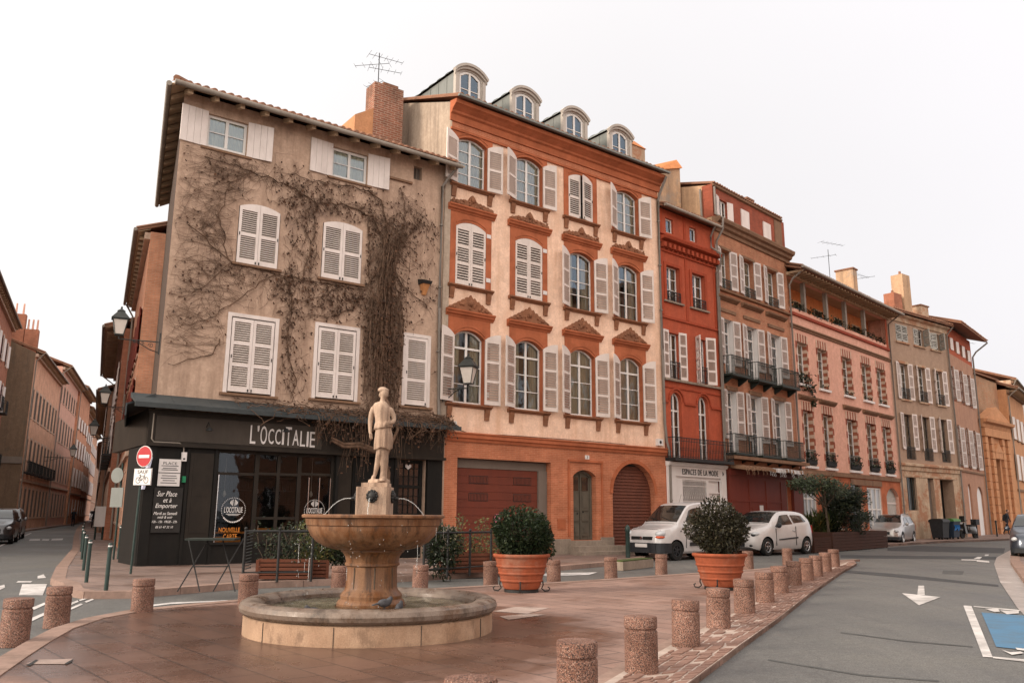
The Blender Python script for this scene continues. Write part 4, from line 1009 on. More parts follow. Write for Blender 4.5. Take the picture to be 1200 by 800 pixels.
# ================================================================== bare vine on the corner house
def make_vine():
    r = random.Random(11)
    rects = [(o.x0 - .08, o.x1 + .08, o.z0 - .05, o.z1 + .05) for o in opsA[:8]] + [(-.1, 2.6, 11.5, 13), (3.7, 6.4, 11.58, 13)]
    blocked = lambda x, z: x < .03 or x > 8.75 or z > 12.4 or any(a < x < b and c < z < d for a, b, c, d in rects)
    mb = MB(); lb = MB()
    def path(pts, r0, r1, y0=-.03, n=4):
        k = len(pts); mb.tube([(x, y0 - (.0 if i else 0) - .012 * sin(i * 1.7), z) for i, (x, z) in enumerate(pts)], [r0 + (r1 - r0) * i / (k - 1) for i in range(k)], n, 0, False)
    def leafbit(x, y, z):
        s = r.uniform(.02, .05); a = r.uniform(0, pi); lb.quad((x - s * cos(a), y - .01, z - s * sin(a)), (x + s * .6 * sin(a), y - .05, z - s * .6), (x + s * cos(a), y - .02, z + s * sin(a)), (x - s * .6 * sin(a), y, z + s * .6))
    def twig(x, z, a, L, rad, lev=0, dense=1.0, jit=.30):
        pts = [(x, z)]; st = .09
        for i in range(int(L / st)):
            a += r.gauss(0, jit); x += cos(a) * st; z += sin(a) * st
            if blocked(x, z): break
            pts.append((x, z))
            if lev < 2 and r.random() < .28 * dense: twig(x, z, a + r.choice((-1, 1)) * r.uniform(.5, 1.3), L * r.uniform(.25, .6), rad * .7, lev + 1, dense)
            if r.random() < (.13 if x > 2.6 else .035): leafbit(x + r.uniform(-.05, .05), -.05, z + r.uniform(-.05, .05))
        if len(pts) > 1: path(pts, rad, rad * .45, -.02 - r.random() * .05, 3)
    mains = [([(6.4, 9.2), (5.75, 8.2), (4.2, 8.15), (3, 8.2), (1.6, 8.3), (.9, 8.8), (.25, 9.2)], .028, 15, 1.1, 0),
             ([(6.4, 9.8), (5.9, 10.6), (5.0, 10.75), (4.0, 10.6), (3.3, 10.9), (2.0, 11.1), (.5, 11.25)], .026, 20, .9, 0),
             ([(6.6, 9.5), (7.4, 10.4), (7.9, 11.2)], .02, 16, .9, 0), ([(6.5, 10), (6.2, 11.2), (5.6, 11.45), (4.2, 11.35), (3, 11.3)], .024, 24, .8, 0),
             ([(3.2, 8.2), (3.5, 7.4), (3.35, 6.2), (3.75, 5.2), (3.65, 4.5)], .022, 22, .7, 0), ([(3.7, 8.15), (3.95, 9.2), (3.6, 10.5)], .02, 20, .7, 0),
             ([(1.6, 8.3), (1.2, 9.6), (1.4, 10.6), (2.2, 11.2)], .018, 9, 1.0, 1), ([(1.6, 8.3), (1.0, 7.5), (.3, 7.0)], .016, 9, 1.0, 1),
             ([(2.9, 8.15), (2.2, 7.6), (1.2, 6.6), (.3, 6.2)], .017, 9, 1.1, 1), ([(1.55, 6.1), (1.3, 5.65), (.7, 5.35), (.05, 5.2)], .02, 3, .5, 1),
             ([(6.6, 9), (7.2, 8.4), (8.2, 8.0)], .016, 14, .7, 0), ([(5.75, 8.2), (5.4, 7.5), (4.6, 7.15), (3.8, 7.15)], .02, 26, .7, 0), ([(5.0, 8.15), (4.2, 7.7), (3.4, 7.4)], .016, 22, .6, 0),
             ([(6.7, 8.2), (6.0, 7.3), (5.9, 6.0), (5.85, 4.8)], .024, 24, .5, 0), ([(7.0, 8), (7.0, 7.2), (7.05, 6), (6.9, 4.6)], .024, 26, .4, 0), ([(6.9, 9.8), (7.1, 11), (6.8, 12)], .018, 22, .7, 0), ([(4.0, 10.6), (4.05, 9.6), (4.1, 8.7)], .016, 20, .5, 0), ([(5.8, 10.6), (5.85, 9.4), (5.9, 8.4)], .02, 24, .5, 0)]
    for pl, rad, dens, tl, left in mains:
        pts = []
        for i in range(len(pl) - 1):
            a, b = Vector(pl[i]), Vector(pl[i + 1]); n = max(2, int((b - a).length / .16))
            for k in range(n): q = a.lerp(b, k / n); pts.append((q.x + r.gauss(0, .03), q.y + r.gauss(0, .03)))
        path(pts, rad, rad * .45, -.05, 6)
        for i, p in enumerate(pts):
            for _ in range(int(dens * .19 + r.random())):
                a = r.uniform(0, 2 * pi) if not left else pi + r.gauss(0, .55)
                if not left and r.random() < .5: a = -pi / 2 + r.gauss(0, .6)
                if r.random() < .25: a = pi / 2 + r.gauss(0, .7)
                twig(p[0], p[1], a, r.uniform(.3, 1.0) * tl, r.uniform(.0035, .007), 0, 1.0)
    for _ in range(230): twig(r.uniform(.6, 2.4), r.uniform(5.5, 11.4), pi + r.gauss(0, .24), r.uniform(.6, 1.9), r.uniform(.004, .007), 0, .35, .13)
    for _ in range(210): twig(r.uniform(1.2, 8.4), r.uniform(5.2, 11.4), r.uniform(0, 6.28), r.uniform(.4, 1.1), r.uniform(.0035, .006), 0, 1.0)
    for k in range(800):                             # drooping tufts below the upper branches
        x = r.uniform(2.6, 8.3); z = 10.9 + .45 * sin(x * 1.9) - abs(r.gauss(0, .75)) * (1 if x > 3.6 else .6)
        if r.random() < .3: x = 3.4 + r.gauss(0, .3); z = r.uniform(5.0, 10.6)
        if r.random() < .18: x = r.uniform(3.2, 6.0); z = 8.1 - abs(r.gauss(0, .4))
        L = r.uniform(.10, .34); a = -pi / 2 + r.gauss(0, .45)
        if blocked(x, z) or blocked(x + cos(a) * L, z + sin(a) * L): continue
        mb.tube([(x, -.03, z), (x + cos(a) * L * .5, -.07, z + sin(a) * L * .5), (x + cos(a) * L, -.06, z + sin(a) * L)], [.005, .007, .003], 3, 0, False)
        if r.random() < .8: leafbit(x + cos(a) * L * .7, -.07, z + sin(a) * L * .7)
    # the thick hanging mass of stems
    for k in range(105):
        x0 = 6.42 + r.gauss(0, .23); zt = r.uniform(6.6, 10.4); pts = []; x = x0; z = zt; zb = r.uniform(3.9, 6.2)
        ph = r.uniform(0, 6)
        while z > zb:
            u = (zt - z) / (zt - zb + .01); w_ = .48 + .25 * (1 - abs(z - 6.5) / 4)
            xx = 6.42 + (x - 6.42) * w_ / .48 * .9 + .05 * sin(z * 2.3 + ph) + r.gauss(0, .012); xx += .12 * max(0, z - 8.5)
            if 4.6 < z < 7.1: xx = min(7.10, max(5.78, xx))
            pts.append((xx, z)); z -= .16
        if len(pts) > 2: path(pts, r.uniform(.010, .022), r.uniform(.006, .012), -.06 - r.random() * .22, 4)
        for p in pts[::3]:
            if r.random() < .7: leafbit(p[0] + r.gauss(0, .08), -.2 - r.random() * .12, p[1] + r.gauss(0, .1))
    for k in range(200):
        z = r.uniform(4.5, 11); x = 6.45 + r.gauss(0, .36) + .1 * max(0, z - 8.5)
        a = -pi / 2 + r.gauss(0, .9); L = r.uniform(.2, .6)
        p = [(x, -.12 - r.random() * .18, z), (x + cos(a) * L * .5, -.2 - r.random() * .1, z + sin(a) * L * .5), (x + cos(a) * L, -.16, z + sin(a) * L)]
        if not blocked(p[2][0], p[2][2]) and not blocked(x, z): mb.tube(p, [.007, .006, .003], 3, 0, False)
    for k in range(210):                              # loose wisps round the edges of the mass
        z = r.uniform(4.6, 10.6); sd__ = r.choice((-1, 1)); x = 6.42 + sd__ * r.uniform(.15, .45) + .1 * max(0, z - 8.5); a = -pi / 2 + sd__ * r.uniform(.2, 1.1); pts = [(x, z)]
        for i in range(r.randint(4, 11)):
            a += r.gauss(0, .22); x += cos(a) * .1; z += sin(a) * .1
            if blocked(x, z) or z < 4.2: break
            pts.append((x, z))
        if len(pts) > 2: path(pts, r.uniform(.006, .012), .003, -.09 - r.random() * .1, 3); leafbit(pts[-1][0], -.1, pts[-1][1])
    # tangle lying over the canopy and hanging down
    for k in range(480):
        x = 2.2 + 6.6 * r.random() ** .6; y = -r.uniform(.1, .75); z = 4.40 + y * .42 + r.uniform(.0, .20) * (.5 + .5 * min(1, (x - 2) / 3)); a = r.uniform(0, 2 * pi); pts = []
        for i in range(r.randint(4, 9)):
            pts.append((x, y, z)); a += r.gauss(0, .5); x += cos(a) * .12; y += sin(a) * .05; z += r.gauss(-.005, .04)
            if y < -.72: z -= .07
            y = max(-.80, y); x = min(8.75, max(2.0, x))
        mb.tube(pts, r.uniform(.005, .012), 3, 0, False)
        if r.random() < .7: leafbit(pts[-1][0], pts[-1][1], pts[-1][2])
    for k in range(150):
        x = 4.2 + 4.4 * r.random(); L = r.uniform(.3, 1.9) if 5 < x < 7.3 else r.uniform(.2, .9); y = -r.uniform(.3, .85); z = 4.15
        mb.tube([(x, y, z), (x + r.gauss(0, .08), y - .04, z - L * .5), (x + r.gauss(0, .1), y + .02, z - L)], [.006, .005, .003], 3, 0, False)
        for q in range(3): leafbit(x + r.gauss(0, .06), y, z - L * r.random())
    # main trunk along the fascia
    for dy, dz in ((0, 0), (-.05, -.08)):
        pts = [(4.75, -.42, 3.55 + dz), (5.1, -.5, 3.38 + dz), (5.6, -.5, 3.42 + dz), (6.1, -.5 + dy, 3.28 + dz), (6.45, -.48, 3.0 + dz), (6.6, -.45, 2.6), (6.62, -.35, 1.4), (6.6, -.3, .1)]
        mb.tube(pts, [.03, .045, .05, .055, .055, .06, .065, .08], 8)
    mb.tube([(6.45, -.48, 3.0), (6.7, -.75, 3.9), (6.6, -.4, 4.5), (6.4, -.12, 5.2), (6.45, -.1, 7)], [.05, .05, .06, .07, .05], 8)
    v = put('climbing_vine', mb, MT['vine'], None, (PA.x, PA.y, 0), radians(90 - AA), smooth=60)
    tag(v, 'leafless brown climbing vine spread over the beige corner house', 'vine')
    put('dry_leaves', lb, MT['vineleaf'], v)
make_vine()

# ================================================================== B: cream house with orange brick trim
B = house('trimmed_house', 'cream four-storey house with orange brick window surrounds and four arched dormers', PB, AB)
CX = [.87 + 2.557 * k for k in range(4)]
R1, R2, R3 = (4.98, 7.44, .26), (8.95, 11.19, .20), (12.50, 14.32, .20)
hw = .63
opsB = [Op(c - hw, c + hw, z0, z1, ri, .22, 2) for (z0, z1, ri) in (R1, R2, R3) for c in CX]
opsB += [Op(.50, 4.46, .10, 3.22, rev=.35, mi=1), Op(5.50, 6.62, .57, 3.03, .22, .32, 1), Op(7.45, 9.72, .32, 3.37, 1.134, .30, 1)]
wall(B, LB, 15.45, opsB, [MT['plasterB'], MT['orange'], MT['orange2']], band=[(-1, 1), (3.80, 0), (14.45, 1)], D=10, name='wall')
sur, cap, crs, sil = MB(), MB(), MB(), MB()
for ri_, (z0, z1, rise) in enumerate((R1, R2, R3)):
    for ci, c in enumerate(CX):
        zt = (7.84, 11.48, 14.46)[ri_]; a = hw + .23; zs = z1 - rise
        sur.box(c - a, c - hw, -.03, .0, z0 - .05, zt); sur.box(c + hw, c + a, -.03, .0, z0 - .05, zt)
        P = arc_pts(c - hw, c + hw, z1, rise, 12)
        for k in range(12): sur.prism([P[k], P[k + 1], (P[k + 1][0], zt), (P[k][0], zt)], -.03, .0)
        for k in range(12):                              # arch moulding
            (xa, za), (xb, zb) = P[k], P[k + 1]; sur.prism([(xa, za + .10), (xb, zb + .10), (xb, zb + .15), (xa, za + .15)], -.05, -.03)
        if ri_ < 2:
            zc = (7.84, 11.49)[ri_]
            cornice(cap, c - .98, c + .98, [(0, zc), (-.05, zc), (-.07, zc + .05), (-.13, zc + .08), (-.15, zc + .14), (-.19, zc + .17), (-.19, zc + .22), (0, zc + .24)])
            crest(crs, c, zc + .235, 1.80, .52 if ri_ == 0 else .44, -.06, ri_ == 0, seed=ci + 9 * ri_)
        zs_ = z0 - .04
        cornice(sil, c - .93, c + .93, [(0, zs_ - .10), (-.06, zs_ - .09), (-.10, zs_ - .05), (-.15, zs_ - .03), (-.15, zs_ + .02), (0, zs_ + .03)])
        for s in (-1, 1):
            sil.prism([(0, zs_ - .46), (-.05, zs_ - .46), (-.05, zs_ - .36), (-.09, zs_ - .2), (-.10, zs_ - .10), (0, zs_ - .10)], c + s * .76 - .09, c + s * .76 + .09, 'x')
        # shutter stay stones
        if ri_ < 2:
            for z in (z0 + .28, zs - .18): cap.box(c + hw + .02, c + hw + .2, -.045, -.03, z, z + .14, 1)
put('surround', sur, MT['orange2'], B); put('window_cap', cap, [MT['orange2'], MT['shopwhite']], B); put('carved_crest', crs, MT['terracotta_trim'], B, smooth=40); put('sill', sil, MT['terracotta_trim'], B)
for ci, c in enumerate(CX):
    window(B, c, R1[0], 2 * hw, R1[1] - R1[0], .16, R1[2], 2, 3, transom=1.86, curtain=3 if ci > 1 else 1)
    shutters(B, c - hw, c + hw, R1[0] + .02, R1[1] - R1[0] - .04, (162, 158, 157, 156)[ci], (176, 174, 172, 170)[ci], rise=.22, panels=3, y=-.08, slat=.08)
    if ci < 2: shutters(B, c - hw + .01, c + hw - .01, R2[0] + .02, R2[1] - R2[0] - .03, 0, 0, rise=.18, panels=3, slat=.08)
    else:
        shutters(B, c - hw, c + hw, R2[0] + .02, R2[1] - R2[0] - .04, (155, 154)[ci - 2], (172, 168)[ci - 2], rise=.18, panels=3, y=-.08, slat=.08)
        window(B, c, R2[0], 2 * hw, R2[1] - R2[0], .16, R2[2], 2, 4, curtain=1)
    if ci == 2: shutters(B, c - hw + .01, c + hw - .01, R3[0] + .02, R3[1] - R3[0] - .03, 0, 12, rise=.18, panels=2, slat=.08)
    else:
        shutters(B, c - hw, c + hw, R3[0] + .02, R3[1] - R3[0] - .04, (162, 157, 0, 155)[ci], (174, 176, 0, 170)[ci], rise=.18, panels=2, y=-.08, slat=.08)
        window(B, c, R3[0], 2 * hw, R3[1] - R3[0], .16, R3[2], 2, 4, curtain=3)
mb = MB()
cornice(mb, -.10, 10.50, [(0, 14.74), (-.05, 14.74), (-.06, 14.98), (-.13, 15.03), (-.15, 15.10), (-.30, 15.22), (-.38, 15.27), (-.40, 15.40), (0, 15.46)])
mb.box(-.06, 10.45, -.07, 0, 14.42, 14.50)
put('cornice', mb, MT['orange2'], B)
mb = MB(); cornice(mb, -.02, 10.42, [(0, 3.74), (-.05, 3.74), (-.07, 3.82), (-.12, 3.86), (-.12, 3.96), (-.15, 3.99), (-.15, 4.02), (0, 4.05)]); put('string_course', mb, MT['orange2'], B)
mb = MB(); roof_slab(mb, -.10, 10.5, -.50, 5.0, 15.44, 17.45, .08); roof_slab(mb, -.1, 10.5, 10.2, 5.0, 15.5, 17.45, .08); tiles(mb, -.10, 10.5, -.56, 15.50, .365, 5.4, .24)
put('roof', mb, MT['tile'], B, smooth=40)
mb = MB(); mb.box(-.12, 10.55, -.62, -.5, 15.43, 15.50); put('gutter', mb, MT['zinc'], B)
mb = MB(); mb.poly([(-.014, -.02, 12.8), (-.014, -.02, 15.44), (-.014, 5.0, 17.40), (-.014, 10, 15.5), (-.014, 10, 12.8)]); mb.poly([(10.40, .02, 12.8), (10.40, .02, 15.44), (10.40, 5.0, 17.40), (10.40, 10, 15.5), (10.40, 10, 12.8)]); put('gable', mb, MT['plasterSide'], B)
def dormer(xc):
    zf, y0 = 15.62, .42; w_ = .66; zs = 16.92; rise = .36
    d = MB()
    arcO = arc_pts(xc - w_ - .09, xc + w_ + .09, zs + rise + .10, rise, 12); arcI = arc_pts(xc - w_ - .05, xc + w_ + .05, zs + rise, rise, 12)
    # front: pilasters and arched head around the window
    ww = .47; wz1 = zs + .20; wr = .20; wi = arc_pts(xc - ww, xc + ww, wz1, wr, 12)
    d.box(xc - w_, xc - ww, y0, y0 + .1, zf - .1, zs); d.box(xc + ww, xc + w_, y0, y0 + .1, zf - .1, zs); d.box(xc - ww, xc + ww, y0, y0 + .1, zf - .1, zf + .06)
    arcM = arc_pts(xc - w_, xc + w_, zs + rise - .03, rise, 12)
    for k in range(12):
        a, b = wi[k], wi[k + 1]; c_, e_ = arcM[k], arcM[k + 1]
        d.prism([a, b, e_, c_], y0 + .003, y0 + .1)
    d.box(xc - w_ - .0, xc - w_ + .14, y0 - .05, y0 - .002, zf, zs - .02); d.box(xc + w_ - .14, xc + w_, y0 - .05, y0 - .002, zf, zs - .02)
    for k in range(12):
        d.prism([arcI[k], arcI[k + 1], arcO[k + 1], arcO[k]], y0 - .14, y0 + .02)
        (xa, za), (xb, zb) = arcI[k], arcI[k + 1]
        d.prism([(xa, za - .10), (xb, zb - .10), (xb, zb - .003), (xa, za - .003)], y0 - .08, y0 + .0)
    o = put('dormer', d, MT['zincpale'], B)
    z = MB(); yb = lambda zz: (zz - 15.50) / .365
    arcR = arc_pts(xc - w_ - .07, xc + w_ + .07, zs + rise + .07, rise, 12)
    for k in range(12):
        (xa, za), (xb, zb) = arcR[k], arcR[k + 1]; z.quad((xa, y0, za), (xb, y0, zb), (xb, yb(zb) + .1, zb), (xa, yb(za) + .1, za))
    for s in (-1, 1):
        x = xc + s * w_ * .98; z.poly([(x, y0 + .05, zf - .15), (x, y0 + .05, zs + .03), (x, yb(zs) + .1, zs + .03), (x, yb(zf) , zf - .02)])
        for q in range(1, 6):
            yy = y0 + .55 * q; zz0 = 15.50 + .365 * yy; 
            if zz0 < zs: z.box(x - .015, x + .015, yy - .012, yy + .012, zz0 - .05, zs + .03)
    for q in range(1, 7):
        yy = y0 + .55 * q
        for k in range(12):
            (xa, za), (xb, zb) = arcR[k], arcR[k + 1]
            if za > 15.5 + .365 * yy: z.prism([(xa, za), (xb, zb), (xb, zb + .03), (xa, za + .03)], yy - .012, yy + .012)
    put('dormer_cladding', z, MT['zinc'], o)
    wk = window(o, xc, zf + .06, 2 * ww, wz1 - zf - .06, y0 + .04, wr, 2, 2, fw=.085, name='dormer_window')
MT['zincpale'] = M_paint('pale_dormer_front', (.42, .38, .34), (.28, .25, .22), .6, .6)
for k in range(4): dormer(1.02 + 2.545 * k)
downpipe(B, [(10.42, -.50, 15.3), (10.36, -.14, 14.6), (10.32, -.08, 14.3), (10.32, -.08, 8), (10.34, -.08, 5.0), (10.40, -.10, 4.3), (10.52, -.12, 3.9), (10.52, -.12, .1)], .055)
# ground floor: garage, panelled door, arched roller, steps
mb = MB(); mb.box(.52, 4.44, .24, .34, 2.92, 3.20, 1); mb.box(4.06, 4.44, .20, .34, .12, 2.92, 1); mb.box(.50, .58, .22, .34, .12, 2.92, 1)
for k in range(11): z = .12 + k * .2545; mb.box(.58, 4.06, .27, .32, z + .004, z + .2505, 0)
for x in (1.15, 3.0):
    for z in (2.42, 1.86):
        mb.box(x, x + .78, .262, .27, z, z + .26, 2)
        for q in range(13): mb.box(x + .02 + q * .058, x + .055 + q * .058, .255, .262, z + .02, z + .24, 3)
gar = put('garage_door', mb, [MT['brownred'], MT['framedark'], MT['iron'], MT['brownred']], B)
mb = MB(); mb.disc((2.35, .262, 1.30), (0, 1, 0), .15, .01, 20, 0); mb.disc((2.35, .256, 1.30), (0, 1, 0), .105, .008, 20, 1); mb.boxm(.2, .012, .03, Matrix.Translation((2.35, .252, 1.30)) @ Matrix.Rotation(radians(45), 4, 'Y'), 0); mb.box(2.30, 2.40, .250, .254, 1.27, 1.33, 0); put('no_parking_sign', mb, [M_plain('sign_pink', (.60, .16, .24), .5), M_plain('sign_pale_pink', (.75, .55, .62), .5)], B)
mb = MB()
mb.box(5.52, 5.60, .22, .30, .58, 2.82); mb.box(6.52, 6.60, .22, .30, .58, 2.82)
P = arc_pts(5.52, 6.60, 3.02, .21, 10); Q = [(x, z - .09) for x, z in P]
for k in range(10): mb.prism([Q[k], Q[k + 1], P[k + 1], P[k]], .22, .30)
mb.poly([(5.6, .28, .58), (6.52, .28, .58)] + [(x, .28, z - .08) for x, z in P[::-1]]); mb.box(6.03, 6.09, .22, .28, .58, 2.95)
for x in (5.66, 6.13):
    mb.box(x, x + .33, .245, .28, .70, 1.12); mb.box(x + .08, x + .25, .225, .245, .82, 1.0); mb.box(x, x + .33, .25, .28, 1.22, 1.50); mb.box(x, x + .33, .25, .28, 1.6, 2.18); mb.box(x + .05, x + .28, .235, .25, 1.68, 2.1)
dr = put('entrance_door', mb, MT['doorwood'], B)
mb = MB(); 
for x in (5.68, 6.15): mb.box(x, x + .30, .262, .278, 2.30, 2.78)
put('door_pane', mb, MT['dglass'], dr); mb = MB(); mb.ell((6.16, .21, 1.55), (.03, .03, .03), 8, 6); mb.box(5.86, 5.9, .2, .22, 1.45, 1.52); put('door_handle', mb, MT['iron'], dr)
mb = MB(); P = arc_pts(7.45, 9.72, 3.37, 1.134, 24)
k = 0; z = .32
while z < 3.3:
    ww = 1.132 if z < 2.2 else sqrt(max(.0, 1.134 ** 2 - (z + .1 - 2.236) ** 2))
    if ww > .1: mb.hexa([(8.585 - ww, .20, z), (8.585 + ww, .20, z), (8.585 + ww, .23, z), (8.585 - ww, .23, z), (8.585 - ww, .235, z + .115), (8.585 + ww, .235, z + .115), (8.585 + ww, .25, z + .115), (8.585 - ww, .25, z + .115)])
    z += .118
mb.poly([(7.45, .26, .32), (9.72, .26, .32)] + [(x, .26, z) for x, z in P[::-1]], 1)
put('roller_shutter', mb, [MT['roller'], MT['iron']], B)
mb = MB(); 
for k in range(24):
    (xa, za), (xb, zb) = P[k], P[k + 1]; f = 1.12; g_ = lambda x, z: (8.585 + (x - 8.585) * f, 2.236 + (z - 2.236) * f)
    (xc, zc), (xd, zd) = g_(xa, za), g_(xb, zb); mb.prism([(xa, za), (xb, zb), (xd, zd), (xc, zc)], -.03, .0)
mb.box(5.24, 5.32, -.05, 0, .7, 3.36); mb.box(6.86, 6.94, -.05, 0, .7, 3.36); mb.box(5.24, 6.94, -.07, 0, 3.30, 3.38); mb.box(4.75, 5.1, -.04, 0, .95, 1.3); mb.box(4.80, 5.05, -.05, -.04, 1.0, 1.25)
put('brick_moulding', mb, MT['orange2'], B)
mb = MB(); mb.box(-.02, .5, -.06, 0, .0, 1.05); mb.box(4.5, 5.3, -.08, 0, 0, .62); mb.box(6.8, 7.42, -.08, 0, 0, .66); put('stone_footing', mb, MT['stone'], B)
mb = MB(); mb.box(5.2, 6.95, -.42, .3, .1, .56); mb.box(5.0, 7.35, -.80, -.42, .1, .39); mb.box(4.75, 7.8, -1.25, -.8, .08, .22); put('step', mb, MT['stone'], B)
mb = MB(); mb.box(6.08, 6.28, -.02, .0, 3.42, 3.56, 0); add_text(mb, '3', 6.18, -.021, 3.445, .06, .09, .003, 1); put('number_plate', mb, [MT['signwhite'], MT['iron']], B)
for x, z in ((9.85, 4.12), (.05, 4.10)):
    mb = MB(); mb.box(x, x + .32, -.12, -.002, z, z + .26, 0); mb.disc((x + .16, -.125, z + .13), (0, 1, 0), .06, .01, 10, 1); put('junction_box', mb, [MT['signwhite'], MT['iron']], B)
mb = MB(); mb.tube([(.1, -.03, 4.18), (1, -.03, 4.0), (2.4, -.03, 4.05), (6, -.16, 4.06), (8, -.16, 4.05)], .012, 4); put('cable', mb, MT['iron'], B)
chimney(B, 9.5, 10.3, .55, 1.3, 15.6, 16.85, 'greigebase', 0, False, name='chimney')
mb = MB(); mb.hexa([(9.45, .5, 16.85), (10.35, .5, 16.85), (10.35, 1.35, 16.85), (9.45, 1.35, 16.85), (9.5, .85, 17.1), (9.95, .85, 17.25), (9.95, .95, 17.25), (9.5, .95, 17.1)]); put('chimney_cap', mb, MT['orangewall'], B)
# ================================================================== C1: narrow red house with the white shop
C = house('narrow_house', 'narrow deep red house between cream house and brick house, white shop below', PC1, AC1)
ops = [Op(.50, 1.02, 13.12, 13.76), Op(2.18, 2.68, 13.12, 13.76), Op(.40, 1.30, 10.14, 11.66, rev=.22), Op(2.18, 3.10, 10.14, 11.68, rev=.22),
       Op(.44, 1.16, 6.88, 8.80, rev=.22), Op(2.32, 3.06, 6.90, 8.82, rev=.22), Op(.46, 1.18, 3.66, 6.34, .36, .22), Op(2.32, 3.04, 3.66, 6.36, .36, .22), Op(.30, 3.72, .12, 2.98, rev=.3)]
wall(C, LC1, 14.10, ops, [MT['redwash']], D=9)
for o in ops[:2]: window(C, (o.x0 + o.x1) / 2, o.z0, o.x1 - o.x0, o.z1 - o.z0, .1, 0, 1, 1, curtain=2)
for o in ops[2:6]: window(C, (o.x0 + o.x1) / 2, o.z0, o.x1 - o.x0, o.z1 - o.z0, .16, 0, 2, 3, curtain=1)
for o in ops[6:8]: window(C, (o.x0 + o.x1) / 2, o.z0, o.x1 - o.x0, o.z1 - o.z0, .16, .35, 2, 3, transom=1.95, curtain=1)
wl = .42
leaf(C, .46, 6.88, wl, 2.0, 'L', 172, panels=4, fm='white'); leaf(C, 1.14, 6.88, wl, 2.0, 'R', 168, panels=4, fm='white'); leaf(C, 2.34, 6.88, wl, 2.0, 'L', 120, panels=4, fm='white'); leaf(C, 3.04, 6.9, .5, 2.05, 'R', 160, panels=4, fm='white')
mb = MB()
for o in ops[2:4]:
    for x0, x1 in ((o.x0 - .16, o.x0 - .0), (o.x1 + .0, o.x1 + .16)): mb.box(x0, x1, -.05, 0, o.z0 - .1, o.z1 + .12)
    mb.box(o.x0, o.x1, -.05, 0, o.z1 + .0, o.z1 + .12)
for c in (.82, 2.68):                                 # arch hoods
    P = arc_pts(c - .36, c + .36, 6.36, .36, 14); 
    for k in range(14):
        f = 1.45; s_ = lambda p: (c + (p[0] - c) * f, 6.0 + (p[1] - 6.0) * f); s2 = lambda p: (c + (p[0] - c) * 1.25, 6.0 + (p[1] - 6.0) * 1.25)
        mb.prism([s2(P[k]), s2(P[k + 1]), s_(P[k + 1]), s_(P[k])], -.06, 0)
for x0, x1 in ((0, .28), (1.36, 2.14), (3.22, 4.0)): mb.box(x0, x1, -.06, 0, 5.88, 5.98)
for x in (.06, 1.72, 3.8): mb.box(x, x + .16, -.03, 0, 13.0, 14.1); mb.box(x, x + .16, -.03, 0, 9.5, 12.2)
mb.box(0, 4.0, -.06, 0, 9.36, 9.46); mb.box(0, 4.0, -.04, 0, 6.5, 6.56)
put('trim', mb, MT['redtrim'], C)
mb = MB(); cornice(mb, -.02, 4.08, [(0, 12.55), (-.10, 12.57), (-.12, 12.66), (-.32, 12.70), (-.36, 12.80), (0, 12.86)])
for k in range(13): x = .08 + k * .315; mb.box(x, x + .15, -.24, 0, 12.36, 12.56)
mb.box(0, 4.02, -.06, 0, 12.22, 12.30); cornice(mb, 0, 4.02, [(0, 12.92), (-.1, 12.95), (-.1, 13.0), (0, 13.03)])
put('cornice', mb, MT['redtrim'], C)
mb = MB(); mb.box(.18, 1.5, -.10, .05, 10.06, 10.13); mb.box(1.98, 3.32, -.10, .05, 10.06, 10.13); mb.box(.05, 4.0, -.12, .05, 6.78, 6.87); put('sill', mb, MT['stone'], C)
mb = MB(); tiles(mb, -.05, 4.1, -.38, 14.16, .3, 4.5, .2); roof_slab(mb, -.05, 4.1, -.3, 4.6, 14.08, 15.5, .06); roof_slab(mb, -.05, 4.1, 9, 4.6, 14.1, 15.5, .06); put('roof', mb, MT['tile'], C, smooth=40)
mb = MB(); mb.tube([(-.05, -.42, 14.10), (4.0, -.42, 14.06)], .07, 8); put('gutter', mb, MT['gutter'], C, smooth=50)
downpipe(C, [(3.55, -.4, 14.05), (3.6, -.1, 13.6), (3.62, -.1, 13.1), (3.75, -.45, 12.8), (3.86, -.42, 12.4), (3.95, -.1, 11.9), (3.95, -.1, 3.6)], .045)
mb = MB()
for o in ops[2:4]: balustrade(mb, o.x0, o.x1, -.06, o.z0, o.z0 + .42, .1)
for o in ops[4:6]: balustrade(mb, o.x0 + .05, o.x1 - .05, -.05, o.z0, o.z0 + .72, .1)
put('window_rail', mb, MT['iron'], C)
mb = MB(); mb.box(-.0, 4.02, -.5, 0, 3.56, 3.68); balustrade(mb, .02, 4.0, -.48, 3.68, 4.48, .105); side_rail(mb, .02, -.48, 0, 3.68, 4.48); put('balcony', mb, MT['iron'], C)
mb = MB(); mb.box(.03, 3.98, -.10, 0, 2.98, 3.54); mb.box(.03, .52, -.10, 0, .12, 2.98); mb.box(3.6, 3.98, -.10, 0, .12, 2.98); cornice(mb, .0, 4.0, [(0, 3.36), (-.16, 3.38), (-.2, 3.46), (-.2, 3.52), (0, 3.55)])
mb.box(.52, 3.6, -.02, .05, 2.86, 2.98); mb.box(2.62, 2.78, -.04, .05, .12, 2.86); mb.box(.52, 1.0, -.04, .04, .12, 2.86); mb.box(2.78, 3.6, -.0, .05, 1.9, 2.0); mb.box(2.78, 3.6, .01, .05, 2.35, 2.40); mb.box(.52, 3.6, -.05, .05, .12, .7)
put('shopfront', mb, MT['shopwhite'], C)
mb = MB(); add_text(mb, 'ESPACES DE LA MODE', 2.15, -.115, 3.06, 2.45, .22, .012, 0, 1.15); mb.prism([(3.72, 3.08), (3.80, 3.17), (3.72, 3.26)], -.118, -.1); put('shop_letters', mb, MT['iron'], C)
mb = MB()
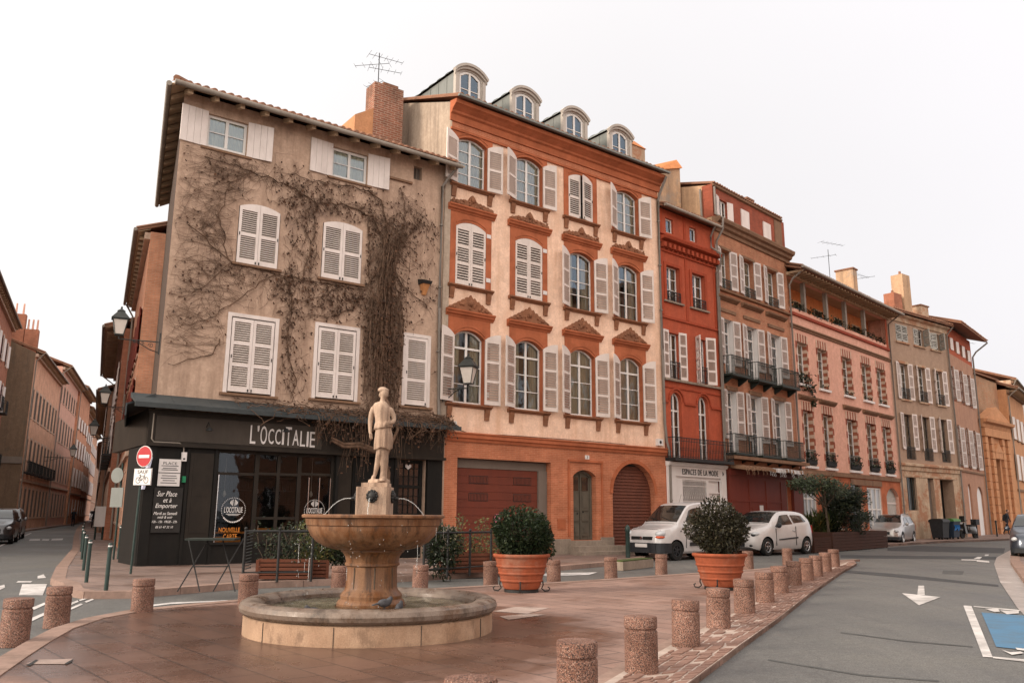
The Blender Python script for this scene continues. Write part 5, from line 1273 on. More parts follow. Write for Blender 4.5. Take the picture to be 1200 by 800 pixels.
for k in range(22): x = 1.02 + k * .074; mb.box(x, x + .022, -.03, -.012, .7, 2.86)
for z in (.75, 1.4, 2.0, 2.6, 2.8): mb.box(1.0, 2.62, -.04, -.028, z, z + .03)
for k in range(11):
    x = 1.02 + k * .148
    for z in (.9, 1.5, 2.1): mb.tube([(x, -.045, z), (x + .074, -.045, z + .28), (x + .148, -.045, z)], .008, 3)
put('folding_grille', mb, MT['greyshut'], C)
mb = MB(); mb.box(1.0, 2.62, .1, .12, .12, 2.86); mb.box(2.78, 3.6, .06, .08, .7, 2.86, 1); put('shop_window', mb, [MT['dglass'], MT['shopwhite']], C)
mb = MB(); mb.hexa([(1.9, 1.5, 14.3), (3.7, 1.5, 14.3), (3.7, 2.0, 14.3), (1.9, 2.0, 14.3), (1.9, 1.5, 16.75), (3.7, 1.5, 17.40), (3.7, 2.0, 17.40), (1.9, 2.0, 16.75)]); put('chimney', mb, MT['gablec'], C)
mb = MB(); mb.hexa([(1.82, 1.4, 16.75), (3.78, 1.4, 17.4), (3.78, 2.1, 17.4), (1.82, 2.1, 16.75), (1.85, 1.7, 17.05), (3.75, 1.7, 17.9), (3.75, 1.8, 17.9), (1.85, 1.8, 17.05)]); put('chimney_cap', mb, MT['orangewall'], C)

# ================================================================== C2: brick house, three balconied bays, attic storey
C = house('balcony_house', 'tall pale brick house with attic storey, green iron balconies and bordeaux shopfront', PC2, AC2)
bx = [(.50, 1.28), (2.50, 3.50), (4.78, 5.80)]
ops = []
for x0, x1 in bx: ops += [Op(x0, x1, 11.46, 13.28, rev=.3), Op(x0, x1, 7.56, 10.05, rev=.3, mi=2), Op(x0, x1, 4.10, 6.82, rev=.3, mi=2)]
ops += [Op(.58, 1.26, 14.86, 15.70, rev=.15, mi=1), Op(.25, 6.55, .12, 3.1, rev=.12)]
wall(C, LC2, 16.2, ops, [MT['brickC'], MT['brickAttic'], MT['shopwhite']], band=[(-1, 0), (14.6, 1)], D=9)
for i, (x0, x1) in enumerate(bx):
    c = (x0 + x1) / 2; w_ = x1 - x0
    window(C, c, 11.46, w_, 1.82, .24, 0, 2, 3, curtain=3); window(C, c, 7.56, w_, 2.49, .24, 0, 2, 4, transom=1.9, curtain=3); window(C, c, 4.10, w_, 2.72, .24, 0, 2, 4, transom=2.05, curtain=3)
    for z, h in ((11.5, 1.84), (8.0, 2.05), (4.72, 2.14)):
        leaf(C, x0 + .01, z, .52, h, 'L', (172, 168, 166)[i], panels=3, fm='greyshut', sm='greyshut', slat=.07, y=-.03); leaf(C, x1 - .01, z, .54, h, 'R', 172, panels=3, fm='greyshut', sm='greyshut', slat=.07, y=-.03)
window(C, .92, 14.86, .68, .84, .1, 0, 2, 1, curtain=2)
leaf(C, .57, 14.82, .40, .95, 'L', 165, panels=0, fm='white', sm='white'); leaf(C, 1.27, 14.82, .42, .9, 'R', 170, panels=0, fm='white', sm='white')
mb = MB(); mb.box(2.52, 3.26, -.05, 0, 14.72, 15.74); mb.box(4.66, 5.40, -.05, 0, 14.66, 15.68); put('blind_shutter', mb, MT['white'], C)
mb = MB(); cornice(mb, -.10, 7.15, [(0, 14.02), (-.08, 14.04), (-.10, 14.18), (-.22, 14.24), (-.26, 14.36), (-.38, 14.42), (-.42, 14.54), (-.42, 14.60), (0, 14.68)])
cornice(mb, -.02, 6.6, [(0, 16.12), (-.10, 16.16), (-.12, 16.24), (0, 16.28)])
for x0, x1 in ((-.05, 1.72), (2.1, 3.95), (4.43, 6.36)): cornice(mb, x0, x1, [(0, 10.86), (-.08, 10.90), (-.2, 10.98), (-.22, 11.05), (0, 11.1)]); mb.box(x0 + .15, x1 - .15, -.05, 0, 10.35, 10.5)
cornice(mb, -.02, 6.95, [(0, 11.28), (-.12, 11.3), (-.14, 11.38), (0, 11.41)])
for x0, x1 in bx: mb.box(x0 - .08, x1 + .08, -.06, 0, 6.84, 7.02); mb.box(x0 - .1, x1 + .1, -.05, 0, 13.3, 13.42)
mb.box(5.85, 6.6, -.03, 0, 14.7, 16.1)
put('stone_trim', mb, MT['stonetrim'], C)
mb = MB()
for x0, x1 in ((.10, 1.80), (2.40, 4.10), (4.66, 6.5)):
    for z in (7.40, 4.00):
        mb.box(x0, x1, -.55, 0, z, z + .1); balustrade(mb, x0 + .03, x1 - .03, -.52, z + .1, z + .90, .085, .009); side_rail(mb, x0 + .03, -.52, 0, z + .1, z + .9); side_rail(mb, x1 - .03, -.52, 0, z + .1, z + .9)
        for xx in (x0 + .2, x1 - .3): mb.prism([(0, z), (-.45, z), (-.38, z - .08), (-.1, z - .25), (0, z - .3)], xx, xx + .1, 'x')
put('balcony', mb, MT['irongreen'], C)
mb = MB()
for x0, x1 in bx: balustrade(mb, x0, x1, -.04, 11.46, 11.9, .1)
put('window_rail', mb, MT['irongreen'], C)
mb = MB(); mb.box(-.0, 6.95, -.55, 0, 3.82, 3.96); put('balcony_slab', mb, MT['stonetrim'], C)
mb = MB(); mb.box(.1, 5.2, -.16, 0, .12, 3.16); mb.box(5.95, 6.88, -.14, 0, .12, 3.3); mb.box(.05, 6.9, -.22, 0, 3.16, 3.42); mb.box(1.7, 1.78, -.19, -.16, .12, 3.0); mb.box(3.2, 3.28, -.19, -.16, .12, 3.0); mb.box(4.6, 4.68, -.19, -.16, .12, 3.0); mb.box(.2, 5.1, -.18, -.16, 2.05, 2.12)
for x0, x1 in ((.3, 1.6), (1.9, 3.1), (3.4, 4.5)): mb.box(x0, x1, -.18, -.16, .5, 1.8)
put('shopfront', mb, MT['bordeaux'], C)
mb = MB(); mb.box(5.2, 5.95, .0, .05, .12, 3.1); put('brick_infill', mb, MT['orange2'], C)
mb = MB(); mb.box(5.28, 5.52, -.03, 0, .12, 2.9); put('pale_post', mb, MT['stone'], C)
mb = MB(); mb.box(2.55, 2.85, -.20, -.18, 1.45, 1.92); put('notice', mb, MT['signwhite'], C)
mb = MB(); r_ = random.Random(4)
for k in range(44):                                   # rolled, torn awning with graffiti-pale folds
    x = .15 + k * .155; zz = 3.44 + r_.uniform(0, .06); mb.hexa([(x, -.95 + r_.uniform(-.05, .05), zz - .12), (x + .15, -.95, zz - .12), (x + .15, -.2, zz), (x, -.2, zz), (x, -.93, zz + .02), (x + .15, -.93, zz + .04), (x + .15, -.2, zz + .12), (x, -.2, zz + .12)], 1 if (16 < k < 34 and r_.random() < .75) else 0)
    if r_.random() < .5: mb.tube([(x, -.95, zz - .1), (x + .05, -.98, zz - .25), (x + .02, -.96, zz - .3)], .01, 3, 1 if k > 12 else 0)
put('rolled_awning', mb, [MT['stonetrim'], M_plain('torn_canvas', (.42, .40, .40), .9, .5, 9)], C)
mb = MB(); mb.poly([(-.012, 0, 13.5), (-.012, 0, 16.2), (-.012, 2.7, 16.75), (-.012, 9, 16.2), (-.012, 9, 13.5)]); put('gable', mb, MT['gablec'], C); mb = MB(); mb.box(-.03, .18, -.03, .5, 14.7, 16.25); put('corner_pier', mb, MT['brickAttic'], C)
downpipe(C, [(-.12, .55, 16.1), (-.12, .5, 14.3)], .05); downpipe(C, [(.05, -.1, 16.1), (.05, -.1, 14.8), (.0, -.5, 14.5), (.02, -.45, 14.0), (.04, -.1, 13.5), (.04, -.1, 4.7)], .05)
mb = MB(); roof_slab(mb, -.02, 6.6, -.05, 4.5, 16.26, 17.4, .08); roof_slab(mb, -.02, 6.6, 9, 4.5, 16.26, 17.4, .08); tiles(mb, -.02, 6.6, -.12, 16.30, .25, 4.5, .22); put('roof', mb, MT['tile'], C, smooth=40)
chimney(C, 4.15, 4.75, .5, .9, 16.3, 16.85, 'framedark', 0, True, name='chimney')
mb = MB(); roof_slab(mb, 6.6, 6.93, 0, 9, 14.5, 14.5, .1); put('parapet', mb, MT['stonetrim'], C)

# ================================================================== D: pink house with the open loggia
C = house('loggia_house', 'long pink plastered house with open planted loggia under the roof', PD, AD)
dl2 = [(.60, 1.74), (2.96, 4.08), (6.08, 7.24), (8.74, 9.98), (10.98, 12.22)]
dl1 = [(.80, 1.90), (3.10, 4.22), (6.10, 7.42), (8.78, 10.05), (11.16, 12.36)]
ops = [Op(a, b, 7.96, 10.10, rev=.30, mi=1) for a, b in dl2] + [Op(a, b, 3.90, 6.66, rev=.30, mi=1) for a, b in dl1]
lop = [Op(.0, 13.0, 11.80, 13.40, rev=.25)]
gop = [Op(.28, 1.75, 1.45, 3.10, rev=.2), Op(2.9, 4.6, .9, 3.0, rev=.2), Op(6.0, 7.5, .12, 3.14, rev=.3), Op(8.15, 10.2, .6, 3.08, rev=.2), Op(10.95, 12.85, .12, 3.12, .5, .3)]
MT['darkpane'] = M_plain('dark_pane', (.035, .026, .022), .5, .3)
MT['brickS'] = M_brick('pale_orange_brick', (.74, .40, .27), (.66, .33, .21), (.62, .44, .33), stain=(.4, .2, .13), samt=.4)
MT['quoinstone'] = M_plaster('pale_quoin_stone', (.56, .40, .31), (.3, .19, .14), (.46, .31, .24))
MT['quoin'] = M_brick('quoin_bands', (.34, .115, .07), (.30, .10, .06), (.56, .41, .32), bw=9, bh=.36, ms=.09, bump=.1)
wall(C, LD, 13.6, ops + lop + gop, [MT['pink'], MT['quoin'], MT['orange2']], D=9, band=[(-1, 2), (3.6, 0)])
mb = MB()
for o in ops:
    n = int((o.z1 - o.z0) / .31)
    for k in range(n):
        z = o.z0 + (o.z1 - o.z0) * k / n; h = (o.z1 - o.z0) / n; w_ = .13 if k % 2 else .08
        mb.box(o.x0 - w_, o.x0, -.02, .0, z, z + h, k % 2); mb.box(o.x1, o.x1 + w_, -.02, .0, z, z + h, k % 2)
    nn = 9
    for k in range(nn):
        x = o.x0 - .1 + (o.x1 - o.x0 + .2) * k / nn; mb.box(x, x + (o.x1 - o.x0 + .2) / nn, -.025, .0, o.z1, o.z1 + .42, k % 2)
put('brick_quoins', mb, [MT['quoinstone'], MT['brickAttic']], C)
for o in ops: window(C, (o.x0 + o.x1) / 2, o.z0, o.x1 - o.x0, o.z1 - o.z0, .24, 0, 2, 4, curtain=3, fw=.09)
mb = MB()
for o in ops[5:]: cornice(mb, o.x0 - .38, o.x1 + .42, [(0, 7.14), (-.08, 7.18), (-.18, 7.28), (-.2, 7.36), (0, 7.42)])
cornice(mb, 0, 13.29, [(0, 10.72), (-.06, 10.74), (-.08, 10.82), (-.14, 10.86), (-.14, 10.92), (0, 10.95)]); mb.box(0, 13.29, -.08, 0, 3.50, 3.72)
put('string_course', mb, MT['stonetrim'], C)
mb = MB(); cornice(mb, 0, 13.29, [(0, 11.40), (-.10, 11.42), (-.12, 11.55), (0, 11.58)]); put('red_course', mb, MT['pinkred'], C)
mb = MB(); 
for o in ops: mb.box(o.x0 - .1, o.x1 + .1, -.12, .1, o.z0 - .12, o.z0 - .003)
put('sill', mb, MT['shopwhite'], C)
mb = MB()
for x in (1.95, 4.65, 7.15, 9.85): mb.box(x - .1, x + .1, .0, .2, 11.80, 13.40)
put('post', mb, MT['gutter'], C)
mb = MB(); mb.box(13.0, 13.28, -.02, .2, 11.6, 13.55); put('pilaster', mb, MT['redorange'], C)
mb = MB(); mb.box(.02, 13.2, 1.1, 1.2, 11.6, 13.58, 0); mb.box(.02, 13.2, .26, 1.1, 11.70, 11.78, 0); mb.box(.02, 13.2, .26, 1.1, 13.44, 13.5, 2)
for x in (.35, 2.9, 5.4, 8.1, 10.7): mb.box(x - .1, x + 1.0, 1.05, 1.1, 11.95, 12.85, 2); mb.box(x + .02, x + .40, 1.02, 1.05, 12.0, 12.75, 3); mb.box(x + .50, x + .88, 1.02, 1.05, 12.0, 12.75, 3)
put('loggia', mb, [MT['orangewall'], MT['framedark'], MT['wood'], MT['dglass']], C)
mb = MB(); roof_slab(mb, -.2, 13.6, -.85, 4.5, 13.55, 15.4, .08); roof_slab(mb, -.2, 13.6, 9, 4.5, 13.6, 15.4, .08); tiles(mb, -.2, 13.6, -.9, 13.72, .345, 5.2, .24); put('roof', mb, MT['tile'], C, smooth=40)
mb = MB()
for k in range(34): x = 0 + k * .4; mb.box(x, x + .1, -.82, -.05, 13.47, 13.58)
mb.box(-.1, 13.5, -.12, .0, 13.40, 13.56)
put('eaves', mb, MT['wood'], C)
mb = MB(); mb.tube([(-.2, -.95, 13.66), (13.6, -.95, 13.62)], .08, 8); put('gutter', mb, MT['gutter'], C, smooth=50)
downpipe(C, [(.1, -.9, 13.6), (.02, -.3, 13.2), (.0, -.1, 12.9), (.0, -.1, .2)], .05); downpipe(C, [(13.2, -.9, 13.6), (13.24, -.12, 13.1), (13.25, -.12, .2)], .05)
def leafy(mb, x0, x1, y0, y1, z0, z1, n, s, r, mi=0):
    for _ in range(n):
        p = Vector((r.uniform(x0, x1), r.uniform(y0, y1), z0 + (z1 - z0) * r.random() ** 1.3)); a = Vector((r.gauss(0, 1), r.gauss(0, 1), r.gauss(0, 1))).normalized(); b = a.orthogonal().normalized()
        k = s * r.uniform(.6, 1.3); mb.quad(p - a * k, p + b * k * .5, p + a * k, p - b * k * .5, mi)
r_ = random.Random(3)
mb = MB(); leafy(mb, .1, 12.9, -.05, .3, 11.75, 12.2, 900, .09, r_); put('loggia_greenery', mb, MT['darkleaf'], C)['kind'] = 'stuff'
mb = MB()
for o in ops[5:]:
    mb.box(o.x0 + .02, o.x1 - .02, -.12, .08, 4.0, 4.22, 1); leafy(mb, o.x0, o.x1, -.25, .1, 4.15, 4.6, 75, .09, r_); balustrade(mb, o.x0, o.x1, -.05, 3.92, 4.7, .12, .008, 2, False)
for o in ops[:1]: leafy(mb, o.x0, o.x1 + .3, -.3, .1, 7.6, 8.5, 160, .11, r_); leafy(mb, o.x1, o.x1 + .25, -.25, .0, 6.9, 7.9, 60, .1, r_)
for o in ops[1:5]: leafy(mb, o.x0, o.x1, -.1, .1, 7.96, 8.2, 30, .08, r_)
put('flower_boxes', mb, [MT['darkleaf'], MT['rubber'], MT['iron']], C)
mb = MB()
for (x0, x1, z0, z1, cols) in ((.30, 1.73, 1.47, 3.08, 3), (2.92, 4.58, .92, 2.98, 4), (8.17, 10.18, .62, 3.06, 3)):
    mb.box(x0, x1, .1, .12, z0, z1, 1)
    for k in range(cols + 1): x = x0 + (x1 - x0 - .06) * k / cols; mb.box(x, x + .06, .05, .1, z0, z1, 0)
    for z in (z0, (z0 + z1) / 2, z1 - .08): mb.box(x0, x1, .06, .1, z, z + .07, 0)
put('shop_window', mb, [MT['frame'], M_dglass('milky_glass', (.30, .32, .34), .25)], C)
mb = MB(); mb.box(6.02, 7.48, .2, .25, .12, 3.12); put('dark_doorway', mb, MT['dglass'], C)
mb = MB(); P = arc_pts(10.97, 12.83, 3.10, .48, 10); mb.poly([(10.97, .2, .12), (12.83, .2, .12)] + [(x, .2, z) for x, z in P[::-1]], 0)
for k in range(9): x = 11.0 + k * .215; mb.box(x, x + .03, .17, .2, .12, 2.6, 1)
mb.box(10.97, 12.83, .165, .2, 2.2, 2.3, 1)
put('arched_gate', mb, [MT['bluegrey'], MT['greyshut']], C)
mb = MB(); mb.box(.2, 1.9, -.1, .05, 1.32, 1.44); mb.box(2.8, 4.7, -.1, .05, .78, .89); put('shop_sill', mb, MT['stone'], C)
mb = MB(); mb.box(6.0, 10.3, -.05, 0, 3.14, 3.45); put('fascia', mb, MT['stonetrim'], C)
chimney(C, 11.75, 12.35, 1.2, 2.3, 14.0, 16.6, 'gablec', 0, True, name='chimney'); chimney(C, 8.6, 9.5, 1.2, 1.7, 13.9, 15.15, 'brickAttic', 0, False, name='chimney')

# ================================================================== E: grey-beige house
C = house('shuttered_house', 'grey-beige house with white-shuttered windows, worn stone base and dark garage doorway', PE, AE)
ex = [(1.06, 2.06), (3.20, 4.22), (5.40, 6.44)]
ops = [Op(a, b, 12.22, 13.32, rev=.15) for a, b in ((1.0, 2.4), (3.15, 4.4), (5.28, 6.5))] + [Op(a, b, 8.58, 10.82, rev=.25) for a, b in ex] + [Op(a, b, 4.92, 7.66, rev=.28) for a, b in ex]
ops += [Op(.74, 1.86, 1.88, 3.82, rev=.3), Op(3.25, 4.0, .1, 3.84, rev=.3), Op(4.78, 6.52, .1, 3.82, rev=.8)]
wall(C, LE, 13.95, ops, [MT['greige'], MT['greigebase']], band=[(-1, 1), (4.3, 0)], D=9)
for i, o in enumerate(ops[:3]): shutters(C, o.x0, o.x1, o.z0, o.z1 - o.z0, (0, 0, 15)[i], (0, 60, 55)[i], panels=2, fm='bluegrey', sm='bluegrey', slat=.08); 
for o in ops[1:3]: window(C, (o.x0 + o.x1) / 2, o.z0, o.x1 - o.x0, o.z1 - o.z0, .12, 0, 2, 2, pm='dglass')
for i, o in enumerate(ops[3:9]):
    window(C, (o.x0 + o.x1) / 2, o.z0, o.x1 - o.x0, o.z1 - o.z0, .2, 0, 2, 4, fm='frame' if i < 3 else 'framedark', curtain=1)
    z = o.z0 if i < 3 else 5.5; h = o.z1 - z + .06
    leaf(C, o.x0, z, .52, h, 'L', (168, 150, 145)[i % 3], panels=3, fm='white', sm='white', slat=.08); leaf(C, o.x1, z, .48, h, 'R', 172, panels=3, fm='white', sm='white', slat=.08)
mb = MB()
for o in ops[6:9]: balustrade(mb, o.x0, o.x1, -.04, o.z0, o.z0 + .75, .1)
for o in ops[3:6]: balustrade(mb, o.x0, o.x1, -.04, o.z0, o.z0 + .7, .1)
put('window_rail', mb, MT['iron'], C)
mb = MB(); cornice(mb, 0, 7.54, [(0, 4.20), (-.08, 4.24), (-.1, 4.45), (-.2, 4.52), (-.2, 4.64), (0, 4.70)]); cornice(mb, -.02, 7.56, [(0, 13.46), (-.08, 13.5), (-.1, 13.74), (-.28, 13.84), (-.3, 13.94), (0, 13.98)]); mb.box(.5, 7, -.04, 0, 3.86, 3.98)
for o in ops[3:6]: mb.box(o.x0 - .1, o.x1 + .1, -.1, .05, o.z0 - .1, o.z0 - .002); mb.box(o.x0 - .08, o.x1 + .08, -.05, 0, o.z1, o.z1 + .16)
for o in ops[:3]: mb.box(o.x0 - .1, o.x1 + .1, -.1, .0, o.z0 - .1, o.z0 - .002)
put('stone_trim', mb, MT['greigebase'], C)
mb = MB(); roof_slab(mb, -.1, 7.7, -.5, 4.5, 13.96, 15.6, .08); roof_slab(mb, -.1, 7.7, 9, 4.5, 13.96, 15.6, .08); tiles(mb, -.1, 7.7, -.55, 14.06, .33, 5, .24); put('roof', mb, MT['tile'], C, smooth=40)
mb = MB(); mb.box(.76, 1.84, .2, .24, 1.88, 3.82); 
for k in range(5): mb.box(.80 + k * .24, .84 + k * .24, .1, .12, 1.88, 3.82, 1)
put('barred_window', mb, [MT['dglass'], MT['irongreen']], C)
mb = MB(); mb.box(3.27, 3.98, .22, .27, .1, 3.82); put('door', mb, MT['framedark'], C); mb = MB(); mb.box(4.8, 6.5, .7, .75, .1, 3.8); put('garage_doorway', mb, MT['black'], C)
downpipe(C, [(7.5, -.5, 13.9), (7.42, -.1, 13.4), (7.42, -.1, .2)], .05)
chimney(C, 2.7, 3.7, .8, 1.5, 14.1, 15.8, 'brickL', 1, False, name='chimney', pot_h=.2); chimney(C, 4.0, 4.95, .8, 1.6, 14.1, 17.3, 'gablec', 1, False, name='chimney', pot_h=.25); chimney(C, 6.3, 7.3, .9, 1.6, 14.5, 15.5, 'greigebase', 0, True, name='chimney')

# ================================================================== F: rose house with dark red shutters
C = house('street_end_house', 'rose-brown house with dark red blinds and pale shutters under wide eaves', PF, AF)
fx = [(.45, 1.25), (2.90, 3.70), (5.15, 5.95)]
ops = [Op(a, b, 9.05, 11.45, rev=.22) for a, b in fx] + [Op(a, b, 4.65, 7.52, .2, .22) for a, b in fx] + [Op(.3, .95, 12.62, 13.46, rev=.12), Op(2.0, 2.62, 12.62, 13.46, rev=.12), Op(3.74, 4.36, 12.6, 13.42, rev=.12), Op(5.4, 6.0, 12.55, 13.36, rev=.12)]
ops += [Op(1.8, 2.7, .2, 3.7, .4, .15), Op(4.3, 6.2, .2, 3.6, .6, .15)]
wall(C, LF, 14.2, ops, [MT['rose'], MT['redorange'], MT['orangewall']], band=[(-1, 0), (12.3, 1)], D=9)
mr = MT['bordeaux']
mb = MB()
for o in ops[:10]:
    mb.box(o.x0, o.x1, .1, .13, o.z0, o.z1 - o.rise * .6)
put('red_blind', mb, mr, C)
for o in ops[:6]: leaf(C, o.x0, o.z0 + .1, .55, o.z1 - o.z0 - .25, 'L', 150, panels=3, fm='greyshut', sm='greyshut', slat=.1); leaf(C, o.x1, o.z0 + .1, .55, o.z1 - o.z0 - .25, 'R', 165, panels=3, fm='greyshut', sm='greyshut', slat=.1)
for o in ops[6:10]: leaf(C, o.x1, o.z0, .5, o.z1 - o.z0, 'R', 172, panels=0, fm='white', sm='white')
mb = MB()
for o in ops[10:]:
    P = arc_pts(o.x0, o.x1, o.z1, o.rise, 10); mb.poly([(o.x0, .12, .2), (o.x1, .12, .2)] + [(x, .12, z) for x, z in P[::-1]])
put('blocked_arch', mb, MT['shopwhite'], C)
mb = MB(); mb.box(0, 7.2, -.08, 0, 4.42, 4.54); put('string_course', mb, MT['stonetrim'], C)
mb = MB(); roof_slab(mb, -.1, 8.0, -1.0, 4.5, 14.12, 15.9, .1); roof_slab(mb, -.1, 8.0, 9, 4.5, 14.12, 15.9, .1); tiles(mb, -.1, 8.0, -1.05, 14.24, .33, 5, .26); put('roof', mb, MT['tile'], C, smooth=40)
mb = MB(); mb.tube([(8.0, -1.0, 14.1), (7.4, -.3, 13.4), (7.15, -.1, 13.0), (7.15, -.1, .3)], .06, 6); put('downpipe', mb, MT['pipe'], C)

# ================================================================== G, H and the far end of the right-hand street
C = thing('chapel_front', 'ochre chapel front with pedimented portal beyond the rose-brown house', 'chapel', (PG.x, PG.y, 0), radians(90 - AG))
ops = [Op(2.5, 3.7, .2, 5.7, rev=.5)]
wall(C, LG, 8.2, ops, [MT['ochre']], D=6)
mb = MB(); mb.prism([(.2, 8.2), (6.9, 8.2), (6.9, 11.9), (.2, 12.1)], .6, 5.5); put('upper_wall', mb, MT['ochrebrick'], C)
mb = MB(); mb.box(.0, 5.0, 4.2, 6, 8.2, 14.0); put('stair_tower', mb, MT['ochre'], C)
mb = MB(); roof_slab(mb, .0, 7.0, .4, 6, 12.1, 12.6, .1); roof_slab(mb, -.2, 5.3, 4.0, 6.2, 14.0, 14.2, .1); put('roof', mb, MT['tile'], C)
mb = MB()
cornice(mb, .1, 6.2, [(0, 7.9), (-.2, 7.95), (-.25, 8.2), (-.55, 8.3), (-.6, 8.5), (0, 8.55)])
mb.prism([(.1, 8.5), (6.2, 8.5), (3.15, 9.6)], -.35, .3)
for x in (.5, 1.7, 4.1, 5.3):
    for k in range(13): mb.box(x, x + .55, -.2, 0, .2 + k * .55, .2 + k * .55 + .5)
mb.box(.3, 6, -.3, 0, 7.3, 7.9); mb.box(2.3, 3.9, -.22, 0, 5.75, 6.2); mb.prism([(2.2, 6.2), (4.0, 6.2), (3.1, 6.9)], -.25, 0)
put('portal', mb, MT['ochre'], C)
mb = MB(); mb.box(2.52, 3.68, .4, .45, .2, 5.7); put('door', mb, MT['framedark'], C)

def simple(name, label, P, a, L, H, m, rows, n, ww=.95, D=9, base=None, shutter='white', over=.5, frames='frame', group=None, gable=None, pitch=.36, bal=(), trim='stonetrim', rev=.2, pm='dglass'):
    C = house(name, label, P, a, group)
    ops = []
    for i, (z0, z1) in enumerate(rows):
        for k in range(n): c = L * (k + .5) / n; ops.append((Op(c - ww / 2, c + ww / 2, z0, z1, .12 if i % 2 else 0, rev), i))
    wall(C, L, H, [o for o, _ in ops], [MT[m], MT[base or m]], band=[(-1, 1), (rows[0][1] + .5 if rows and base else .0, 0)], D=D)
    for o, i in ops:
        window(C, (o.x0 + o.x1) / 2, o.z0, o.x1 - o.x0, o.z1 - o.z0, rev * .7, o.rise, 2, 3, pm=pm, fm=frames)
        if shutter and i > 0: leaf(C, o.x0, o.z0, ww / 2, o.z1 - o.z0, 'L', 168, panels=0, fm=shutter, sm=shutter); leaf(C, o.x1, o.z0, ww / 2, o.z1 - o.z0, 'R', 168, panels=0, fm=shutter, sm=shutter)
    mb = MB(); roof_slab(mb, -.0, L, -over, D / 2, H - .02, H + (D / 2 + over) * pitch, .09); roof_slab(mb, 0, L, D + .2, D / 2, H, H + (D / 2 + over) * pitch, .09); tiles(mb, 0, L, -over - .05, H + .10, pitch, D / 2 + over, .26)
    put('roof', mb, MT['tile'], C, smooth=40)
    mb = MB(); mb.hexa([(.02, -over + .02, H - .06), (L - .02, -over + .02, H - .06), (L - .02, -.01, H + over * pitch - .07), (.02, -.01, H + over * pitch - .07), (.02, -over + .02, H - .035), (L - .02, -over + .02, H - .035), (L - .02, -.01, H + over * pitch - .045), (.02, -.01, H + over * pitch - .045)])
    for k in range(int(L / .7)): x = .3 + k * .7; mb.box(x, x + .12, -over + .1, -.01, H - .18, H - .065)
    put('eaves', mb, MT['wood'], C)
    if gable:
        mb = MB()
        for x in (-.01, L + .01): mb.poly([(x, 0, H - 1), (x, 0, H), (x, D / 2, H + (D / 2) * pitch), (x, D, H), (x, D, H - 1)])
        put('gable', mb, MT[gable], C)
    mb = MB(); mb.box(0, L, -.1, 0, rows[0][1] + .5, rows[0][1] + .68); mb.box(0, L, -.2, 0, H - .3, H - .05)
    for o, i in ops:
        mb.box(o.x0 - .12, o.x1 + .12, -.1 if trim == 'stonetrim' else -.05, 0, o.z0 - .1, o.z0 - .003)
        if trim != 'stonetrim': mb.box(o.x0 - .13, o.x0 - .001, -.012, 0, o.z0, o.z1 + .1); mb.box(o.x1 + .001, o.x1 + .13, -.012, 0, o.z0, o.z1 + .1); mb.box(o.x0 - .001, o.x1 + .001, -.012, 0, o.z1 + .003, o.z1 + .16)
    put('stone_trim', mb, MT[trim], C)
    for i in bal:
        mb = MB()
        for o, j in ops:
            if j == i: mb.box(o.x0 - .2, o.x1 + .2, -.45, 0, o.z0 - .1, o.z0 - .003); balustrade(mb, o.x0 - .18, o.x1 + .18, -.43, o.z0, o.z0 + .85, .12, .01, 0, False); side_rail(mb, o.x0 - .18, -.43, 0, o.z0, o.z0 + .85); side_rail(mb, o.x1 + .18, -.43, 0, o.z0, o.z0 + .85)
        put('balcony', mb, MT['iron'], C)
    mb = MB(); mb.tube([(0, -over - .08, H + .03), (L, -over - .08, H + .03)], .07, 7); mb.tube([(.1, -over, H), (.12, -.1, H - .6), (.12, -.1, .2)], .05, 6); put('gutter', mb, MT['gutter'], C, smooth=50)
    return C
R4 = [(1.0, 3.0), (4.4, 6.4), (7.6, 9.4)]
simple('corner_building', 'ochre house with pale pink shutters at the far end of the right street', PH, AH, LH, 11.4, 'ochre', R4, 4, shutter='white', over=.8)
simple('tall_house', 'pale stone house with grey roof rising behind the ochre house at the right edge', PH + bear(38) * 9.05 + Vector((-.5, .5)), 36, 9, 13.4, 'greigebase', R4 + [(10.4, 12.2)], 4, over=.4)
simple('end_house', 'orange brick house closing the view at the right edge of the street', PH + bear(38) * 18.2, 30, 14, 11.5, 'brickO', R4, 5, over=.6)
simple('terrace_house', 'pink house far down the right street past the orange brick house', PH + bear(38) * 18.2 + bear(30) * 14.1, 10, 26, 11, 'pink', R4, 8, over=.6)

# ================================================================== the left-hand street
def LP(s, d): return A0 + sd_ * s + sp_ * d
ar = LS + 180                                         # right side of the street: fronts look left, so x runs towards the camera
R5 = [(1.0, 2.9), (4.3, 6.2), (7.2, 8.9)]
simple('rear_house', 'red-shuttered orange house directly behind the ivy-covered corner house', LP(22.5, .25), ar, 12.9, 11.8, 'brickO', R5, 6, shutter='bordeaux', over=.45, D=8, trim='quoinstone')
simple('wide_eaved_house', 'orange house with wide boarded eaves, third along the right side of the narrow street', LP(40, .65), ar, 17.4, 10.6, 'brickL', R5, 7, shutter='white', over=.9, D=8, bal=(1,), trim='quoinstone')
simple('cornice_house', 'pale house with heavy cornice, far along the right side of the narrow street', LP(75, 1.0), ar, 34.9, 9.6, 'rose', [(1.0, 2.9), (4.2, 6.0), (7.0, 8.6)], 11, shutter='greyshut', over=.7, D=8)
simple('distant_house', 'low house at the far end of the narrow street, right side', LP(130, .9), ar, 54.9, 8.5, 'brickO', [(1.0, 2.9), (4.2, 6.0)], 14, shutter='white', over=.5, D=8)
R6 = [(1.0, 2.9), (4.3, 6.4), (7.6, 9.6), (10.8, 12.2)]
AL2 = -22.0
al = LS                                               # left side: x runs away from the camera
